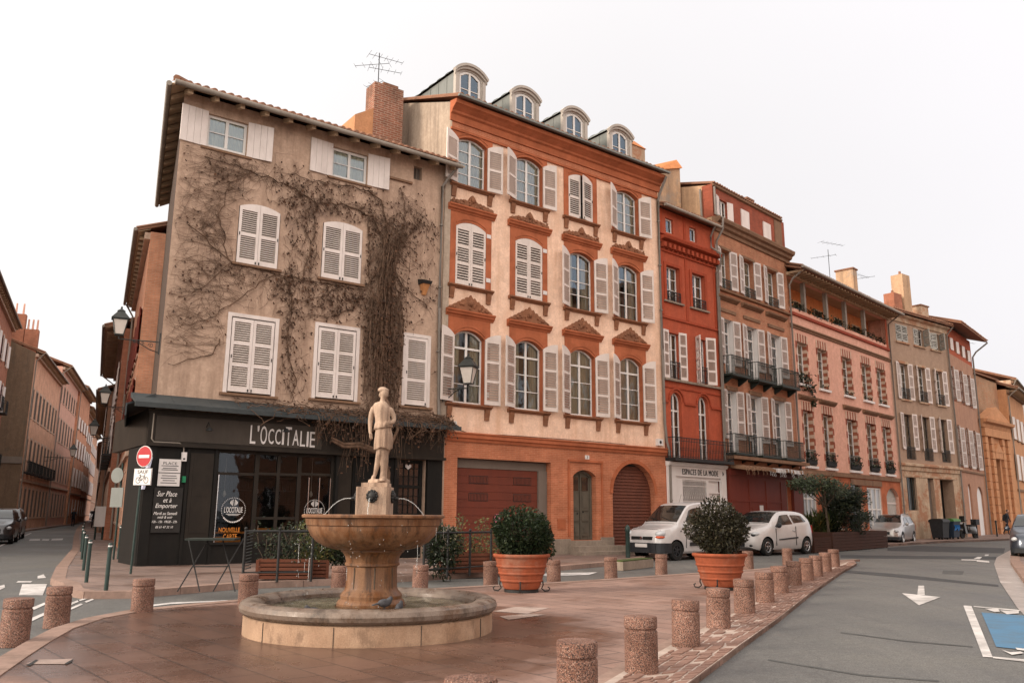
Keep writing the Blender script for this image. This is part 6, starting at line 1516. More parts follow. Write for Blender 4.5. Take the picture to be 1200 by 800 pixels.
X = simple('leftmost_house', 'red brick house cut by the left edge of the picture', LP(10, 8.0), al, 38.5, 15.0, 'brickL', [(1.0, 3.0), (4.6, 6.8), (8.4, 10.4), (11.8, 13.4)], 12, shutter='white', over=.5, D=9, bal=(1, 2), trim='quoinstone', rev=.02, pm='darkpane')
X = simple('gabled_house', 'orange house with tall blank stained gable facing the square', LP(50, 6.4), AL2, 17, 13.5, 'brickS', [(1.0, 3.2), (4.4, 7.0), (8.6, 10.8)], 8, ww=1.15, shutter=None, frames='framedark', over=.6, D=11, bal=(1,), trim='quoinstone', rev=.02, pm='darkpane')
mb = MB(); mb.poly([(-.02, 0, 0), (-.02, 11, 0), (-.02, 11, 13.5), (-.02, 5.5, 16.0), (-.02, 0, 13.5)]); put('blank_gable', mb, MT['gableL'], X)
mb = MB(); mb.hexa([(-.1, 0, 5.0), (-.03, 0, 5.0), (-.03, 9, 5.0), (-.1, 9, 5.0), (-.06, 0, 5.5), (-.03, 0, 5.5), (-.03, 9, 5.6), (-.06, 9, 5.6)]); put('dark_flashing', mb, MT['framedark'], X)
for y0, y1, z0, z1, np_, ph in ((1.0, 2.0, 13.8, 16.5, 2, .9), (.02, .95, 13.2, 15.35, 3, .85)):
    mb = MB(); mb.box(.1, .8, y0, y1, z0, z1)
    for k in range(np_): mb.lathe([(.08, 0), (.065, ph)], 8, (.45, y0 + (y1 - y0) * (k + .5) / np_, z1 - .02), 1)
    put('chimney', mb, [MT['brickL'], MT['pink']], X)
simple('arcaded_house', 'pink house with tall arched windows next to the blank-gabled house', LP(50, 6.4) + bear(AL2) * 17.1, AL2, 17, 15.2, 'pink', [(1.0, 3.2), (4.4, 7.0), (8.2, 10.4), (12.0, 13.6)], 7, ww=1.2, shutter=None, frames='framedark', over=.75, D=10, trim='quoinstone', rev=.02, pm='darkpane')
X = simple('brick_gable_house', 'bare red brick house jutting into the narrow street on the left', LP(83, 3.9), AL2, 13.8, 15.4, 'brickO', R6, 4, shutter='white', over=.8, D=10, gable='brickL', rev=.02, pm='darkpane')
simple('grey_roofed_house', 'house with white shutters and pale roof beyond the bare brick house', LP(97, 3.4), AL2 - 1, 17.8, 14.6, 'brickC', R6, 5, shutter='white', over=.9, D=10, gable='brickC', trim='quoinstone', rev=.02, pm='darkpane')
simple('blue_sign_house', 'far brown house carrying a tall pale blue sign on the narrow street', LP(115.5, 2.9), AL2 - 2, 29, 14.4, 'brickS', R6, 8, shutter='white', over=.6, D=10, gable='greige', rev=.02, pm='darkpane')
mb = MB(); mb.box(0, .9, -.08, .08, .5, 6.2); q = LP(112, 4.0); o = put('hanging_sign', mb, M_plain('pale_blue_sign', (.30, .40, .50), .5, .15), None, (q.x, q.y, 2.6), radians(90 - (LS + 90))); tag(o, 'tall pale blue sign hanging in the narrow street on the left', 'sign')
simple('street_closing_house', 'rounded dark house closing the left side of the narrow street', LP(146, 2.2), AL2 - 2, 40, 13.0, 'rose', R6, 9, shutter=None, over=.5, D=10, gable='greige', trim='quoinstone', rev=.02, pm='darkpane')

# the sunlit side of the square to the right of the picture, which the windows reflect
for i, (L_, H_, m_) in enumerate(((13, 17.0, 'brickO'), (12, 16.2, 'ochre'), (14, 17.5, 'brickC'))):
    q = Vector((36, 40)) + bear(212) * (0, 13.1, 25.2)[i]
    simple('square_house', ('tall orange brick house on the right side of the square, farthest of three', 'ochre house in the middle of three on the right side of the square', 'pale brick house on the right side of the square, nearest of three')[i], q, 212, L_, H_, m_, [(1.0, 3.0), (4.6, 6.8), (8.4, 10.4), (12.2, 14.0)], 4, over=.6, D=8)
# ================================================================== fountain
def M_fstone(name, c, stain, dark, wetrough=.5, st=(2.6, 2.6, .25)):
    t = NT(name); v = t.vec(False)
    a = t.ramp(t.noise(2.2, 8, .7, v), .3, .72); base = t.mix(a, c4(sc(c, .75)), c4(sc(c, 1.15)))
    s1 = t.ramp(t.noise(2.6, 8, .7, t.map(st, v)), .42, .60); base = t.mix(s1, base, c4(stain))
    s2 = t.ramp(t.noise(2.3, 9, .72, t.map((st[0] * 1.6, st[1] * 1.6, st[2] * 1.4), v)), .50, .64); m = t.n('ShaderNodeMath', operation='MULTIPLY'); m.inputs[1].default_value = .75; t.l(s2, m.inputs[0]); base = t.mix(m.outputs[0], base, c4(dark))
    sp = t.ramp(t.noise(70, 3, .7, v), .3, .7); base = t.mix(1.0, base, t.mix(sp, (.8, .8, .8, 1), (1.12, 1.12, 1.12, 1)), 'MULTIPLY')
    t.bsdf.inputs['Specular IOR Level'].default_value = .35; t.col(base); t.rough(t.mix(s1, (wetrough + .25,) * 3 + (1,), (wetrough - .1,) * 3 + (1,))); t.bump(t.noise(40, 6, .7, v), .25, .01)
    return t.mat
ms1 = M_fstone('wet_bowl_stone', (.215, .110, .056), (.135, .054, .020), (.032, .019, .012), .45)
ms2 = M_fstone('basin_wall_stone', (.37, .245, .165), (.29, .178, .112), (.17, .105, .07), .75, (1.3, 1.3, .8))
ms3 = M_fstone('basin_rim_stone', (.20, .155, .125), (.125, .085, .062), (.05, .038, .03), .35, (1.5, 1.5, 1.2))
ms4 = M_fstone('statue_stone', (.44, .32, .24), (.28, .185, .13), (.12, .078, .055), .8)
FT = thing('fountain', 'round stone fountain with wide bowl on a column and a standing girl statue on top', 'fountain', (FC.x, FC.y, .05), 0)
N = 72
mb = MB(); mb.lathe([(1.585, -.02), (1.585, .20), (1.56, .215), (1.30, .215), (1.30, -.02)], N, cap=False)
for k in range(10): a = 2 * pi * (k + .35) / 10; mb.boxm(.012, .006, .20, Matrix.Translation((1.585 * cos(a), 1.585 * sin(a), .10)) @ Matrix.Rotation(a, 4, 'Z'), 1)
put('basin_wall', mb, [ms2, MT['iron']], FT, smooth=35).scale = (.93, .93, 1)
mb = MB(); mb.lathe([(1.54, .212), (1.59, .222), (1.632, .255), (1.645, .30), (1.625, .345), (1.57, .372), (1.48, .375), (1.39, .355), (1.345, .32), (1.335, .28), (1.30, .275), (1.30, .1)], N, cap=False); put('basin_rim', mb, ms3, FT, smooth=35).scale = (.93, .93, 1)
mb = MB(); mb.lathe([(0, .15), (1.31, .15)], N, cap=False); put('basin_floor', mb, M_fstone('mossy_basin_floor', (.42, .36, .26), (.22, .19, .11), (.12, .10, .06), .5), FT).scale = (.93, .93, 1)
def M_water(name, rough=.05, b=.25):
    t = NT(name); t.bsdf.inputs['Base Color'].default_value = (.80, .85, .84, 1); t.bsdf.inputs['Transmission Weight'].default_value = 1; t.bsdf.inputs['IOR'].default_value = 1.33; t.rough(rough)
    t.bump(t.noise(9, 5, .65), b, .05); return t.mat
mb = MB()
rr_ = [.40, .5, .6, .7, .8, .9, 1.0, 1.08, 1.15, 1.212]; wr_ = random.Random(5)
for i, r0 in enumerate(rr_):
    for j in range(N): a = 2 * pi * j / N; mb.v.append((r0 * cos(a), r0 * sin(a), .285 + wr_.gauss(0, .006)))
for i in range(len(rr_) - 1):
    for j in range(N): mb.f.append((i * N + j, i * N + (j + 1) % N, (i + 1) * N + (j + 1) % N, (i + 1) * N + j)); mb.m.append(0)
put('water', mb, M_water('basin_water', .06, .5), FT, smooth=180)
mb = MB()                                              # pedestal: foot mouldings, column, neck
mb.lathe([(.50, .15), (.50, .24), (.47, .27), (.475, .31), (.455, .345), (.43, .36), (.435, .40), (.41, .43), (.375, .46), (.36, .50), (.352, .70), (.356, .735), (.385, .75), (.385, .775), (.37, .79), (.385, .85), (.42, .895), (.45, .915), (.45, .935), (.40, .95)], 48, cap=False)
for a in (-2.15, -1.30, -.5, 2.9): mb.tube([(.356 * cos(a), .356 * sin(a), .47), (.352 * cos(a), .352 * sin(a), .73)], .012, 6, 1)
put('pedestal', mb, [ms1, MT['bark']], FT, smooth=35).scale = (.86, .86, 1)
mb = MB(); mb.lathe([(.40, .93), (.49, .935), (.62, .965), (.74, 1.025), (.82, 1.10), (.862, 1.175), (.865, 1.215), (.885, 1.225), (.90, 1.30), (.945, 1.315), (.948, 1.34), (.93, 1.352), (.88, 1.345), (.84, 1.24), (.5, 1.16), (0, 1.14)], N, cap=False)
put('bowl', mb, ms1, FT, smooth=32).scale = (.92, .92, 1)
mb = MB(); mb.lathe([(0, 1.315), (.87, 1.315)], N, cap=False); put('water', mb, M_water('bowl_water', .08, .6), FT).scale = (.91, .91, 1)
mb = MB(); bw_ = .205; mb.prism([(-bw_, -bw_ + .03), (-bw_ + .03, -bw_), (bw_ - .03, -bw_), (bw_, -bw_ + .03), (bw_, bw_ - .03), (bw_ - .03, bw_), (-bw_ + .03, bw_), (-bw_, bw_ - .03)], 1.16, 1.685, 'z')
mb.box(-.15, .175, -.155, .155, 1.685, 1.735); put('block', mb, ms4, FT)
for a in (-pi / 2, 0, pi):
    mb = MB(); c, s = cos(a), sin(a); p = (c * .21, s * .21, 1.57)
    mb.ell(p, (.055, .055, .065), 12, 8); mb.tube([(c * .21, s * .21, 1.55), (c * .29, s * .29, 1.545)], .02, 8)
    for k in range(11):
        w_ = 2 * pi * k / 11; mb.ell((p[0] - s * .055 * cos(w_) + c * .01, p[1] + c * .055 * cos(w_) + s * .01, p[2] + .06 * sin(w_)), (.022, .022, .022), 7, 5)
    put('spout_mask', mb, MT['iron'], FT, smooth=60)
mwat = M_plain('falling_water', (.80, .80, .80), .12, .05); 
tw = NT('water_stream'); tw.bsdf.inputs['Base Color'].default_value = (.85, .88, .88, 1); tw.rough(.12); tw.bsdf.inputs['Transmission Weight'].default_value = .75; tw.bsdf.inputs['IOR'].default_value = 1.33; mwat = tw.mat
mb = MB()
for a, L in ((-pi / 2 - .05, .10), (0, .34), (pi, .34)):
    c, s = cos(a), sin(a); n = 14; pts = []
    for k in range(n + 1):
        u = k / n; d = .29 + L * u; z = 1.545 + .06 * u * (1 - u) * (1 if L > .2 else 0) - .225 * u * u; pts.append((c * d + wr_.gauss(0, .002), s * d, z))
    mb.tube(pts, [.0065 - .002 * k / n for k in range(n + 1)], 6)
put('water_jet', mb, mwat, FT, smooth=180)
mb = MB()
for k in range(22):                                    # strings of drops off the bowl lip
    a = wr_.uniform(-pi, pi); z = wr_.uniform(.75, 1.3); r0 = .885 + wr_.uniform(-.01, .06); zb = max(.3, z - wr_.uniform(.05, .35))
    if k % 2: mb.tube([(r0 * cos(a), r0 * sin(a), z), (r0 * cos(a), r0 * sin(a), zb)], .0022, 4)
    for q in range(6): zz = wr_.uniform(.3, 1.28); mb.ell((r0 * cos(a) + wr_.gauss(0, .03), r0 * sin(a) + wr_.gauss(0, .03), zz), (.0032, .0032, .008), 5, 4)
put('dripping_water', mb, mwat, FT, smooth=180)['kind'] = 'stuff'

def skin_mesh(verts, edges, radii, name, sub=1, root=0):
    me = bpy.data.meshes.new(name); me.from_pydata(verts, edges, []); o = bpy.data.objects.new(name, me); COL.objects.link(o)
    m = o.modifiers.new('s', 'SKIN'); m.use_smooth_shade = True
    for i, sv in enumerate(me.skin_vertices[0].data): r = radii[i]; sv.radius = (r, r) if not isinstance(r, tuple) else r; sv.use_root = (i == root)
    if sub: s = o.modifiers.new('u', 'SUBSURF'); s.levels = sub; s.render_levels = sub
    return evaluated(o, name)
def fuse(mbs, name, voxel, mats, sm=6):
    o = link(name, mbs.mesh(name, mats)); m = o.modifiers.new('r', 'REMESH'); m.mode = 'VOXEL'; m.voxel_size = voxel; m.use_smooth_shade = True
    s = o.modifiers.new('s', 'SMOOTH'); s.iterations = sm; s.factor = .5
    me = evaluated(o, name); 
    return me
def add_mesh(mb, me, off=(0, 0, 0)):
    mb.add([(v.co.x + off[0], v.co.y + off[1], v.co.z + off[2]) for v in me.vertices], [tuple(p.vertices) for p in me.polygons]); bpy.data.meshes.remove(me)
def loft(mb, secs, n=20, mi=0):                         # secs: (cx, cy, z, rx, ry, twist)
    vs = []
    for cx, cy, z, rx, ry in secs:
        for j in range(n): a = 2 * pi * j / n; vs.append((cx + rx * cos(a), cy + ry * sin(a), z))
    k = len(secs); fs = [(i * n + j, i * n + (j + 1) % n, (i + 1) * n + (j + 1) % n, (i + 1) * n + j) for i in range(k - 1) for j in range(n)]
    mb.add(vs, fs + [tuple(range(n - 1, -1, -1)), tuple(range((k - 1) * n, k * n))], mi)
# statue: a girl in cap, jersey and pleated skirt, seen from behind her right shoulder (height about 1.25 m)
S = MB()
loft(S, [(.0, 0, .0, .16, .15), (.0, 0, .05, .15, .14)], 4)
loft(S, [(.055, -.01, .03, .055, .070), (.060, -.0, .16, .046, .050), (.062, .005, .28, .056, .058), (.058, 0, .38, .058, .06), (.05, 0, .47, .07, .07)])      # standing leg
loft(S, [(.05, -.06, .02, .045, .10), (.055, -.03, .07, .042, .07)])
loft(S, [(-.075, .05, .09, .026, .032), (-.062, .055, .16, .031, .034), (-.035, .03, .26, .042, .045), (-.01, -.01, .37, .050, .052), (.01, -.01, .47, .06, .06)])  # free leg, heel lifted
loft(S, [(-.088, .01, .05, .028, .06), (-.08, .035, .10, .030, .048)]); loft(S, [(-.09, .02, .0, .06, .08), (-.09, .02, .05, .045, .06)])
vs = []; secs = [(.034, .455, .122, .104), (.034, .50, .122, .104), (.036, .57, .122, .106), (.036, .66, .116, .100), (.030, .735, .104, .092), (.026, .79, .096, .086)]; m2 = 56
for q, (cx, z, rx, ry) in enumerate(secs):
    for j in range(m2):
        a = 2 * pi * j / m2; k = 1 + (.10 * sin(9 * a + q * .25) + .05 * sin(5 * a + 1.3)) * (1.0, 1.0, .9, .7, .4, .2)[q]; vs.append((cx + rx * k * cos(a), ry * k * sin(a), z + (.018 * sin(3 * a) if q == 0 else 0)))
S.add(vs, [(i * m2 + j, i * m2 + (j + 1) % m2, (i + 1) * m2 + (j + 1) % m2, (i + 1) * m2 + j) for i in range(5) for j in range(m2)] + [tuple(range(m2 - 1, -1, -1)), tuple(range(5 * m2, 6 * m2))])
vs = []; secs = [(.030, 0, .735, .134, .116), (.027, 0, .775, .128, .110), (.020, 0, .83, .104, .096), (.010, 0, .90, .104, .096), (.002, .0, .97, .116, .098), (-.004, .0, 1.03, .122, .090), (-.004, 0, 1.07, .100, .075), (.000, .0, 1.10, .060, .052)]
for q, (cx, cy, z, rx, ry) in enumerate(secs):                                     # blouse with folds, hips and shoulders tilted against each other
    for j in range(m2):
        a = 2 * pi * j / m2; k = 1 + .045 * sin(7 * a + q * .9) * (1.2, 1.2, 1, .8, .7, .4, .2, 0)[q]; vs.append((cx + rx * k * cos(a), cy + ry * k * sin(a), z + cos(a) * (.018, .016, .006, -.004, -.012, -.02, -.015, 0)[q]))
S.add(vs, [(i * m2 + j, i * m2 + (j + 1) % m2, (i + 1) * m2 + (j + 1) % m2, (i + 1) * m2 + j) for i in range(7) for j in range(m2)] + [tuple(range(m2 - 1, -1, -1)), tuple(range(7 * m2, 8 * m2))])
loft(S, [(.0, 0, 1.07, .05, .05), (.006, -.004, 1.12, .036, .038), (.016, -.008, 1.17, .036, .04)])
add_mesh(S, skin_mesh([(-.105, .0, 1.04), (-.150, .03, .94), (-.168, .05, .83), (-.160, .03, .72), (-.150, .01, .66)], [(0, 1), (1, 2), (2, 3), (3, 4)], [.046, .042, .036, .030, .024], 'arm'))
for f in range(4): S.tube([(-.160 + f * .011, .0 + f * .006, .665), (-.157 + f * .011, -.004 + f * .006, .62), (-.150 + f * .011, .0 + f * .006, .585 + .005 * abs(f - 1.5))], [.010, .009, .006], 6)
S.tube([(-.135, -.02, .675), (-.124, -.03, .64)], [.010, .007], 6)
add_mesh(S, skin_mesh([(.098, .0, 1.025), (.158, .03, .935), (.178, .015, .85), (.150, -.05, .80), (.115, -.09, .80)], [(0, 1), (1, 2), (2, 3), (3, 4)], [.046, .042, .036, .030, .025], 'arm'))
for f in range(4): S.tube([(.118, -.085, .815 - f * .012), (.085, -.108, .812 - f * .012), (.06, -.112, .806 - f * .012)], [.010, .009, .006], 6)
S.tube([(.125, -.08, .825), (.105, -.10, .85)], [.010, .007], 6)
S.ell((.030, -.012, 1.222), (.056, .066, .078), 16, 12); S.ell((.082, -.028, 1.218), (.014, .012, .016), 8, 6); S.ell((.074, -.024, 1.180), (.018, .018, .014), 8, 6); S.ell((.076, -.026, 1.198), (.012, .014, .006), 8, 6)     # head turned to the right: nose, chin, lips
S.ell((.010, .0, 1.262), (.082, .078, .036), 16, 10); S.ell((.0, .004, 1.275), (.066, .066, .034), 14, 8); S.ell((-.018, .035, 1.20), (.042, .04, .045), 12, 8)                                # soft cap over gathered hair
me = fuse(S, 'statue', .009, ms4, 2); link('statue', me, FT, (.045, 0, 1.735)).scale = (.90, .90, .925)
# pigeons on the rim
def pigeon(x, y, z, rot, label, c='plastic'):
    mb = MB(); loft(mb, [(0, 0, 0, .001, .001)], 8) if False else None
    mb.ell((0, 0, .085), (.105, .052, .055), 14, 9); mb.ell((.095, 0, .135), (.034, .030, .036), 10, 8); mb.ell((.07, 0, .105), (.045, .038, .05), 10, 8)
    mb.hexa([(-.08, -.03, .07), (-.19, -.035, .055), (-.19, .035, .055), (-.08, .03, .07), (-.08, -.03, .095), (-.19, -.035, .068), (-.19, .035, .068), (-.08, .03, .095)])
    mb.tube([(.122, 0, .135), (.148, 0, .128)], [.010, .003], 6)
    for s in (-.02, .02): mb.tube([(0, s, .05), (.005, s, .005), (.03, s, .0)], .006, 5)
    o = fuse(mb, 'pigeon', .006, M_plain('pigeon_grey', (.045, .045, .05), .7, .5, 20), 2); p = link('pigeon', o, None, (x, y, z), rot); p.scale = (.72, .72, .78); tag(p, label, 'bird'); return p
pigeon(FC.x + .36, FC.y - 1.35, .05 + .372, .5, 'dark grey pigeon perched on the front rim of the basin')
pigeon(FC.x + .48, FC.y - 1.05, .05 + .30, 1.4, 'small dark pigeon drinking beside the fountain column')
pigeon(FC.x - .42, FC.y - 1.22, .05 + .27, 3.6, 'crouched dark pigeon at the left of the basin water')

# ================================================================== bollards
def bollard_mesh():
    mb = MB(); mb.lathe([(.149, -.05), (.149, .03), (.147, .045), (.147, .352), (.141, .360), (.136, .364), (.136, .374), (.141, .378), (.147, .386), (.147, .470), (.141, .480), (.09, .486), (0, .488)], 28, cap=False); return mb.mesh('bollard', MT['granite'], smooth=35)
bme = bollard_mesh()
near = [g(551, 793, .535), g(676, 749, .535)] + [g(*p, .05) for p in ((752, 788), (804, 758), (842, 736), (873, 719), (897, 706), (915, 695), (931, 686), (946, 680), (957, 675.5), (968, 670), (978, 664))]
names = ['cut off by the lower edge, only its top in view', 'nearest fully round one at the lower edge right of the fountain', 'third from the lower edge beside the cobbled strip', 'fourth from the lower edge, in front of the right terracotta pot', 'just right of the right terracotta pot', 'second to the right of the terracotta pot', 'third to the right of the terracotta pot', 'fourth to the right of the terracotta pot', 'fifth to the right of the terracotta pot', 'fifth from the far tip of the cobbled strip', 'third from the far tip of the cobbled strip', 'second from the far tip of the cobbled strip', 'last one at the far tip of the cobbled strip']
for (x, y), s in zip(near, names): tag(link('bollard', bme, None, (x, y, .05), rng.uniform(0, 6), (rng.gauss(0, .012), rng.gauss(0, .012), rng.uniform(0, 6))), 'pink granite bollard, ' + s, 'bollard', 'granite bollards along the cobbled strip')
rear_px = [(16, 751), (66, 730), (166, 716), (290, 707), (397, 693), (492, 691), (575, 684), (649, 681), (716, 676), (775, 671), (877, 665), (923, 660)]
names = ['at the left edge of the picture', 'second from the left edge beside the curved kerb', 'alone in front of the cafe corner', 'left of the fountain before the folding table', 'behind the left side of the fountain column', 'behind the right side of the fountain column', 'touching the left side of the left terracotta pot', 'right beside the left terracotta pot', 'in front of the entrance steps of the cream house', 'in front of the white van', 'behind the right terracotta pot, in front of the white hatchback', 'in front of the rear wheel of the white hatchback']
for p, s in zip(rear_px, names):
    x, y = g(*p, .05); o = link('bollard', bme, None, (x, y, .05), 0, (rng.gauss(0, .014), rng.gauss(0, .014), rng.uniform(0, 6))); o.scale = (1, 1, .92); tag(o, 'pink granite bollard ' + s, 'bollard', 'granite bollards along the back kerb')

# ================================================================== potted box bushes
def leaf_ball(mb, c, R, n, s, r, shell=.55, mi=0, squash=(1, 1, 1), lumps=None):
    lumps = lumps or [(Vector((r.gauss(0, 1), r.gauss(0, 1), r.gauss(0, 1))).normalized(), r.uniform(.10, .24)) for _ in range(14)]
    for _ in range(n):
        d = Vector((r.gauss(0, 1), r.gauss(0, 1), r.gauss(0, 1))).normalized()
        k = 1 + sum(h * max(0, d.dot(l) - .72) / .28 for l, h in lumps) - .10
        rad = R * k * (shell + (1 - shell) * r.random() ** .6)
        p = Vector(c) + Vector((d.x * rad * squash[0], d.y * rad * squash[1], d.z * rad * squash[2]))
        a = (d + Vector((r.gauss(0, .6), r.gauss(0, .6), r.gauss(0, .6)))).normalized(); b = a.orthogonal().normalized(); b = (Matrix.Rotation(r.uniform(0, 6.28), 3, a) @ b)
        q = s * r.uniform(.6, 1.25); mb.quad(p - a * q, p + b * q * .45, p + a * q, p - b * q * .45, mi)
def potted_bush(px, py, wpx, label, sparse=0, seed=1):
    x, y = g(px, py, .05); r = random.Random(seed)
    T = thing('potted_bush', label, 'potted plant', (x, y, .05), r.uniform(0, 1), 'bushes in terracotta pots on the plaza'); T.scale = (.92, .92, .92)
    mb = MB(); prof = [(.0, .06), (.33, .06), (.345, .07)]; 
    z0, z1, ra, rb = .07, .66, .345, .525
    for i in range(31):
        u = i / 30; z = z0 + (z1 - z0) * u; rad = ra + (rb - ra) * (u ** .8)
        if i in (7, 8, 14, 15, 21, 22): rad += .018
        prof.append((rad, z))
    prof += [(.555, .665), (.57, .69), (.57, .715), (.555, .73), (.50, .73), (.49, .66), (.0, .64)]
    mb.lathe(prof, 56, cap=False); put('pot', mb, MT['potclay'], T, smooth=30)
    mb = MB(); mb.lathe([(0, .668), (.49, .662)], 30, cap=False); put('soil', mb, MT['soil'], T)
    mb = MB()
    for q in range(4):
        a = q * pi / 2 + .55; c, s = cos(a), sin(a)
        mb.tube([(c * .42, s * .42, .22), (c * .43, s * .43, .14), (c * .40, s * .40, .07), (c * .46, s * .46, .02), (c * .54, s * .54, .03), (c * .56, s * .56, .08), (c * .52, s * .52, .10)], .014, 6)
    mb.lathe([(.34, .0), (.34, .055)], 24); put('iron_stand', mb, MT['iron'], T, smooth=50)
    R = .60 if not sparse else .56; cz = 1.04 if not sparse else 1.10
    mb = MB(); sb = MB()
    lumps = [(Vector((r.gauss(0, 1), r.gauss(0, 1), r.gauss(0, .8) + .1)).normalized(), r.uniform(.06, .30)) for _ in range(18)]
    if not sparse:
        leaf_ball(mb, (0, 0, cz), R, 9500, .04, r, .45, 0, (1, 1, .70), lumps)
    else:
        leaf_ball(mb, (0, 0, cz + .06), R * .98, 6800, .042, r, .40, 0, (1, 1, .90), lumps)
    for _ in range(110 if sparse else 60):
        a = r.uniform(0, 2 * pi); ph = r.uniform(.1, 1.5); d = Vector((cos(a) * sin(ph), sin(a) * sin(ph), cos(ph) * .9)); st = Vector((cos(a) * .12, sin(a) * .12, .66)); en = Vector((0, 0, cz - .1)) + d * R * (.86 if sparse else .95)
        mid = st.lerp(en, .5) + Vector((r.gauss(0, .04), r.gauss(0, .04), r.gauss(0, .04)))
        sb.tube([st, mid, en], [.010, .007, .003], 4, 0, False)
    put('foliage', mb, MT['green'] if not sparse else MT['brownbush'], T); put('stems', sb, MT['twig'] if sparse else MT['bark'], T)
    return T
MT['brownbush'] = M_leaf('bronzed_bush_leaf', (.014, .013, .008), (.034, .031, .015), (.07, .056, .03))
potted_bush(611, 693, 0, 'dense dark green clipped bush in ribbed terracotta pot right of the fountain', 0, 2)
potted_bush(845, 690, 0, 'bronzed twiggy bush in ribbed terracotta pot in front of the parked cars', 1, 5)

# ================================================================== wall lanterns
def lantern(base, out, L, label, s=1.0, drop=.0, group='wrought iron street lanterns'):
    """base: point on the wall, out: horizontal unit vector away from it, L: arm length"""
    b = Vector(base); o = Vector((out[0], out[1], 0)).normalized()
    T = thing('street_lantern', label, 'street lamp', (b.x, b.y, b.z), atan2(o.y, o.x), group)
    mb = MB(); mb.box(0, .03, -.05 * s, .05 * s, -.35 * s, .30 * s)
    mb.tube([(.02, 0, .02), (L, 0, .02)], .018 * s, 6); mb.tube([(.02, 0, -.3 * s), (L * .25, 0, -.22 * s), (L * .5, 0, -.06 * s), (L * .7, 0, .02)], .014 * s, 6)
    for cx, cz, rr in ((L * .22, -.10 * s, .08 * s), (L * .42, -.05 * s, .05 * s), (L * .62, -.04 * s, .04 * s)): mb.tube([(cx + rr * (1 - t / 14) * cos(t * .7), 0, cz + rr * (1 - t / 14) * sin(t * .7)) for t in range(13)], .009 * s, 5)
    mb.tube([(L, 0, .02), (L, 0, .14 * s)], .022 * s, 6); put('bracket', mb, MT['copper'], T, smooth=60)
    z = .14 * s; mb = MB(); w0, w1, h = .11 * s, .20 * s, .46 * s
    for sx, sy in ((-1, -1), (1, -1), (1, 1), (-1, 1)): mb.tube([(L + sx * w0, sy * w0, z), (L + sx * w1, sy * w1, z + h)], .011 * s, 4)
    for w_, zz in ((w0, z), (w1, z + h)):
        mb.box(L - w_ - .015 * s, L + w_ + .015 * s, -w_ - .015 * s, w_ + .015 * s, zz - .015 * s, zz + .015 * s)
    q = w1 + .05 * s
    for i, (r0, r1, za, zb) in enumerate(((q, .115 * s, h + .015 * s, h + .20 * s), (.115 * s, .09 * s, h + .20 * s, h + .25 * s), (.11 * s, .02 * s, h + .25 * s, h + .33 * s))):
        mb.hexa([(L - r0, -r0, z + za), (L + r0, -r0, z + za), (L + r0, r0, z + za), (L - r0, r0, z + za), (L - r1, -r1, z + zb), (L + r1, -r1, z + zb), (L + r1, r1, z + zb), (L - r1, r1, z + zb)])
    mb.ell((L, 0, z + h + .36 * s), (.03 * s, .03 * s, .045 * s), 8, 6); put('lantern_frame', mb, MT['copper'], T)
    mb = MB(); e = .92; a0, a1 = w0 * e, w1 * e
    mb.hexa([(L - a0, -a0, z + .02), (L + a0, -a0, z + .02), (L + a0, a0, z + .02), (L - a0, a0, z + .02), (L - a1, -a1, z + h - .02), (L + a1, -a1, z + h - .02), (L + a1, a1, z + h - .02), (L - a1, a1, z + h - .02)]); put('lantern_glass', mb, MT['lampglass'], T)
    return T
nB = Vector((cos(radians(52)), -sin(radians(52)))); uB = bear(52)
lantern(W(PB, AB, -.12, 0, 5.35), (nB * .8 + uB * .6), .85, 'black wall lantern on scrolled bracket between the ivy house and the cream house', 1.15)
for s, z, sc_, L, lab in ((.12, 5.80, .88, 1.0, 'large black lantern on the left corner of the ivy house'), (15, 5.7, .95, .95, 'second black lantern along the right side of the narrow street'), (29, 5.5, 1.1, .95, 'third black lantern along the right side of the narrow street')):
    q = LP(s, .02 if s < 5 else .27 if s < 20 else .67); lantern((q.x, q.y, z), sp_, L, lab, sc_)
q = LP(62, 5.7); lantern((q.x, q.y, 6.2), -sp_, 2.3, 'black lantern hung from the left side of the narrow street', 1.3)

# ================================================================== traffic sign
x, y = g(153, 672, .11); T = thing('traffic_sign', 'round red no-entry sign above a white bicycle exception plate on a dark pole', 'road sign', (x, y, .11), radians(-22)); T.scale = (.84, .84, .89)
mb = MB(); mb.tube([(-.0, 0, 0), (.06, 0, 3.05)], .030, 10); put('pole', mb, MT['greenpost'], T, smooth=60)
mb = MB(); zc = 2.83; mb.disc((.14, -.045, zc), (0, 1, 0), .262, .02, 40, 2); mb.disc((.14, -.05, zc), (0, 1, 0), .262, .014, 40, 0); mb.disc((.14, -.056, zc), (0, 1, 0), .245, .012, 40, 1); mb.box(-.04, .32, -.068, -.062, zc - .038, zc + .038, 0); put('sign_disc', mb, [MT['signwhite'], MT['signred'], MT['chrome']], T)
mb = MB(); mb.box(-.17, .44, -.05, -.03, 2.12, 2.54, 0)
add_text(mb, 'SAUF', .14, -.051, 2.41, .36, .085, .004, 1)
for cx in (.0, .27): mb.tube([(cx + .072 * cos(t * pi / 9), -.054, 2.245 + .072 * sin(t * pi / 9)) for t in range(19)], .007, 4, 1, False)
for a, b in (((.0, 2.245), (.07, 2.34)), ((.07, 2.34), (.21, 2.34)), ((.21, 2.34), (.12, 2.245)), ((.12, 2.245), (.0, 2.245)), ((.12, 2.245), (.07, 2.34)), ((.21, 2.34), (.27, 2.245)), ((.07, 2.34), (.06, 2.375)), ((.21, 2.34), (.20, 2.385)), ((.20, 2.385), (.24, 2.385)), ((.03, 2.375), (.09, 2.375))): mb.tube([(a[0], -.054, a[1]), (b[0], -.054, b[1])], .006, 4, 1)
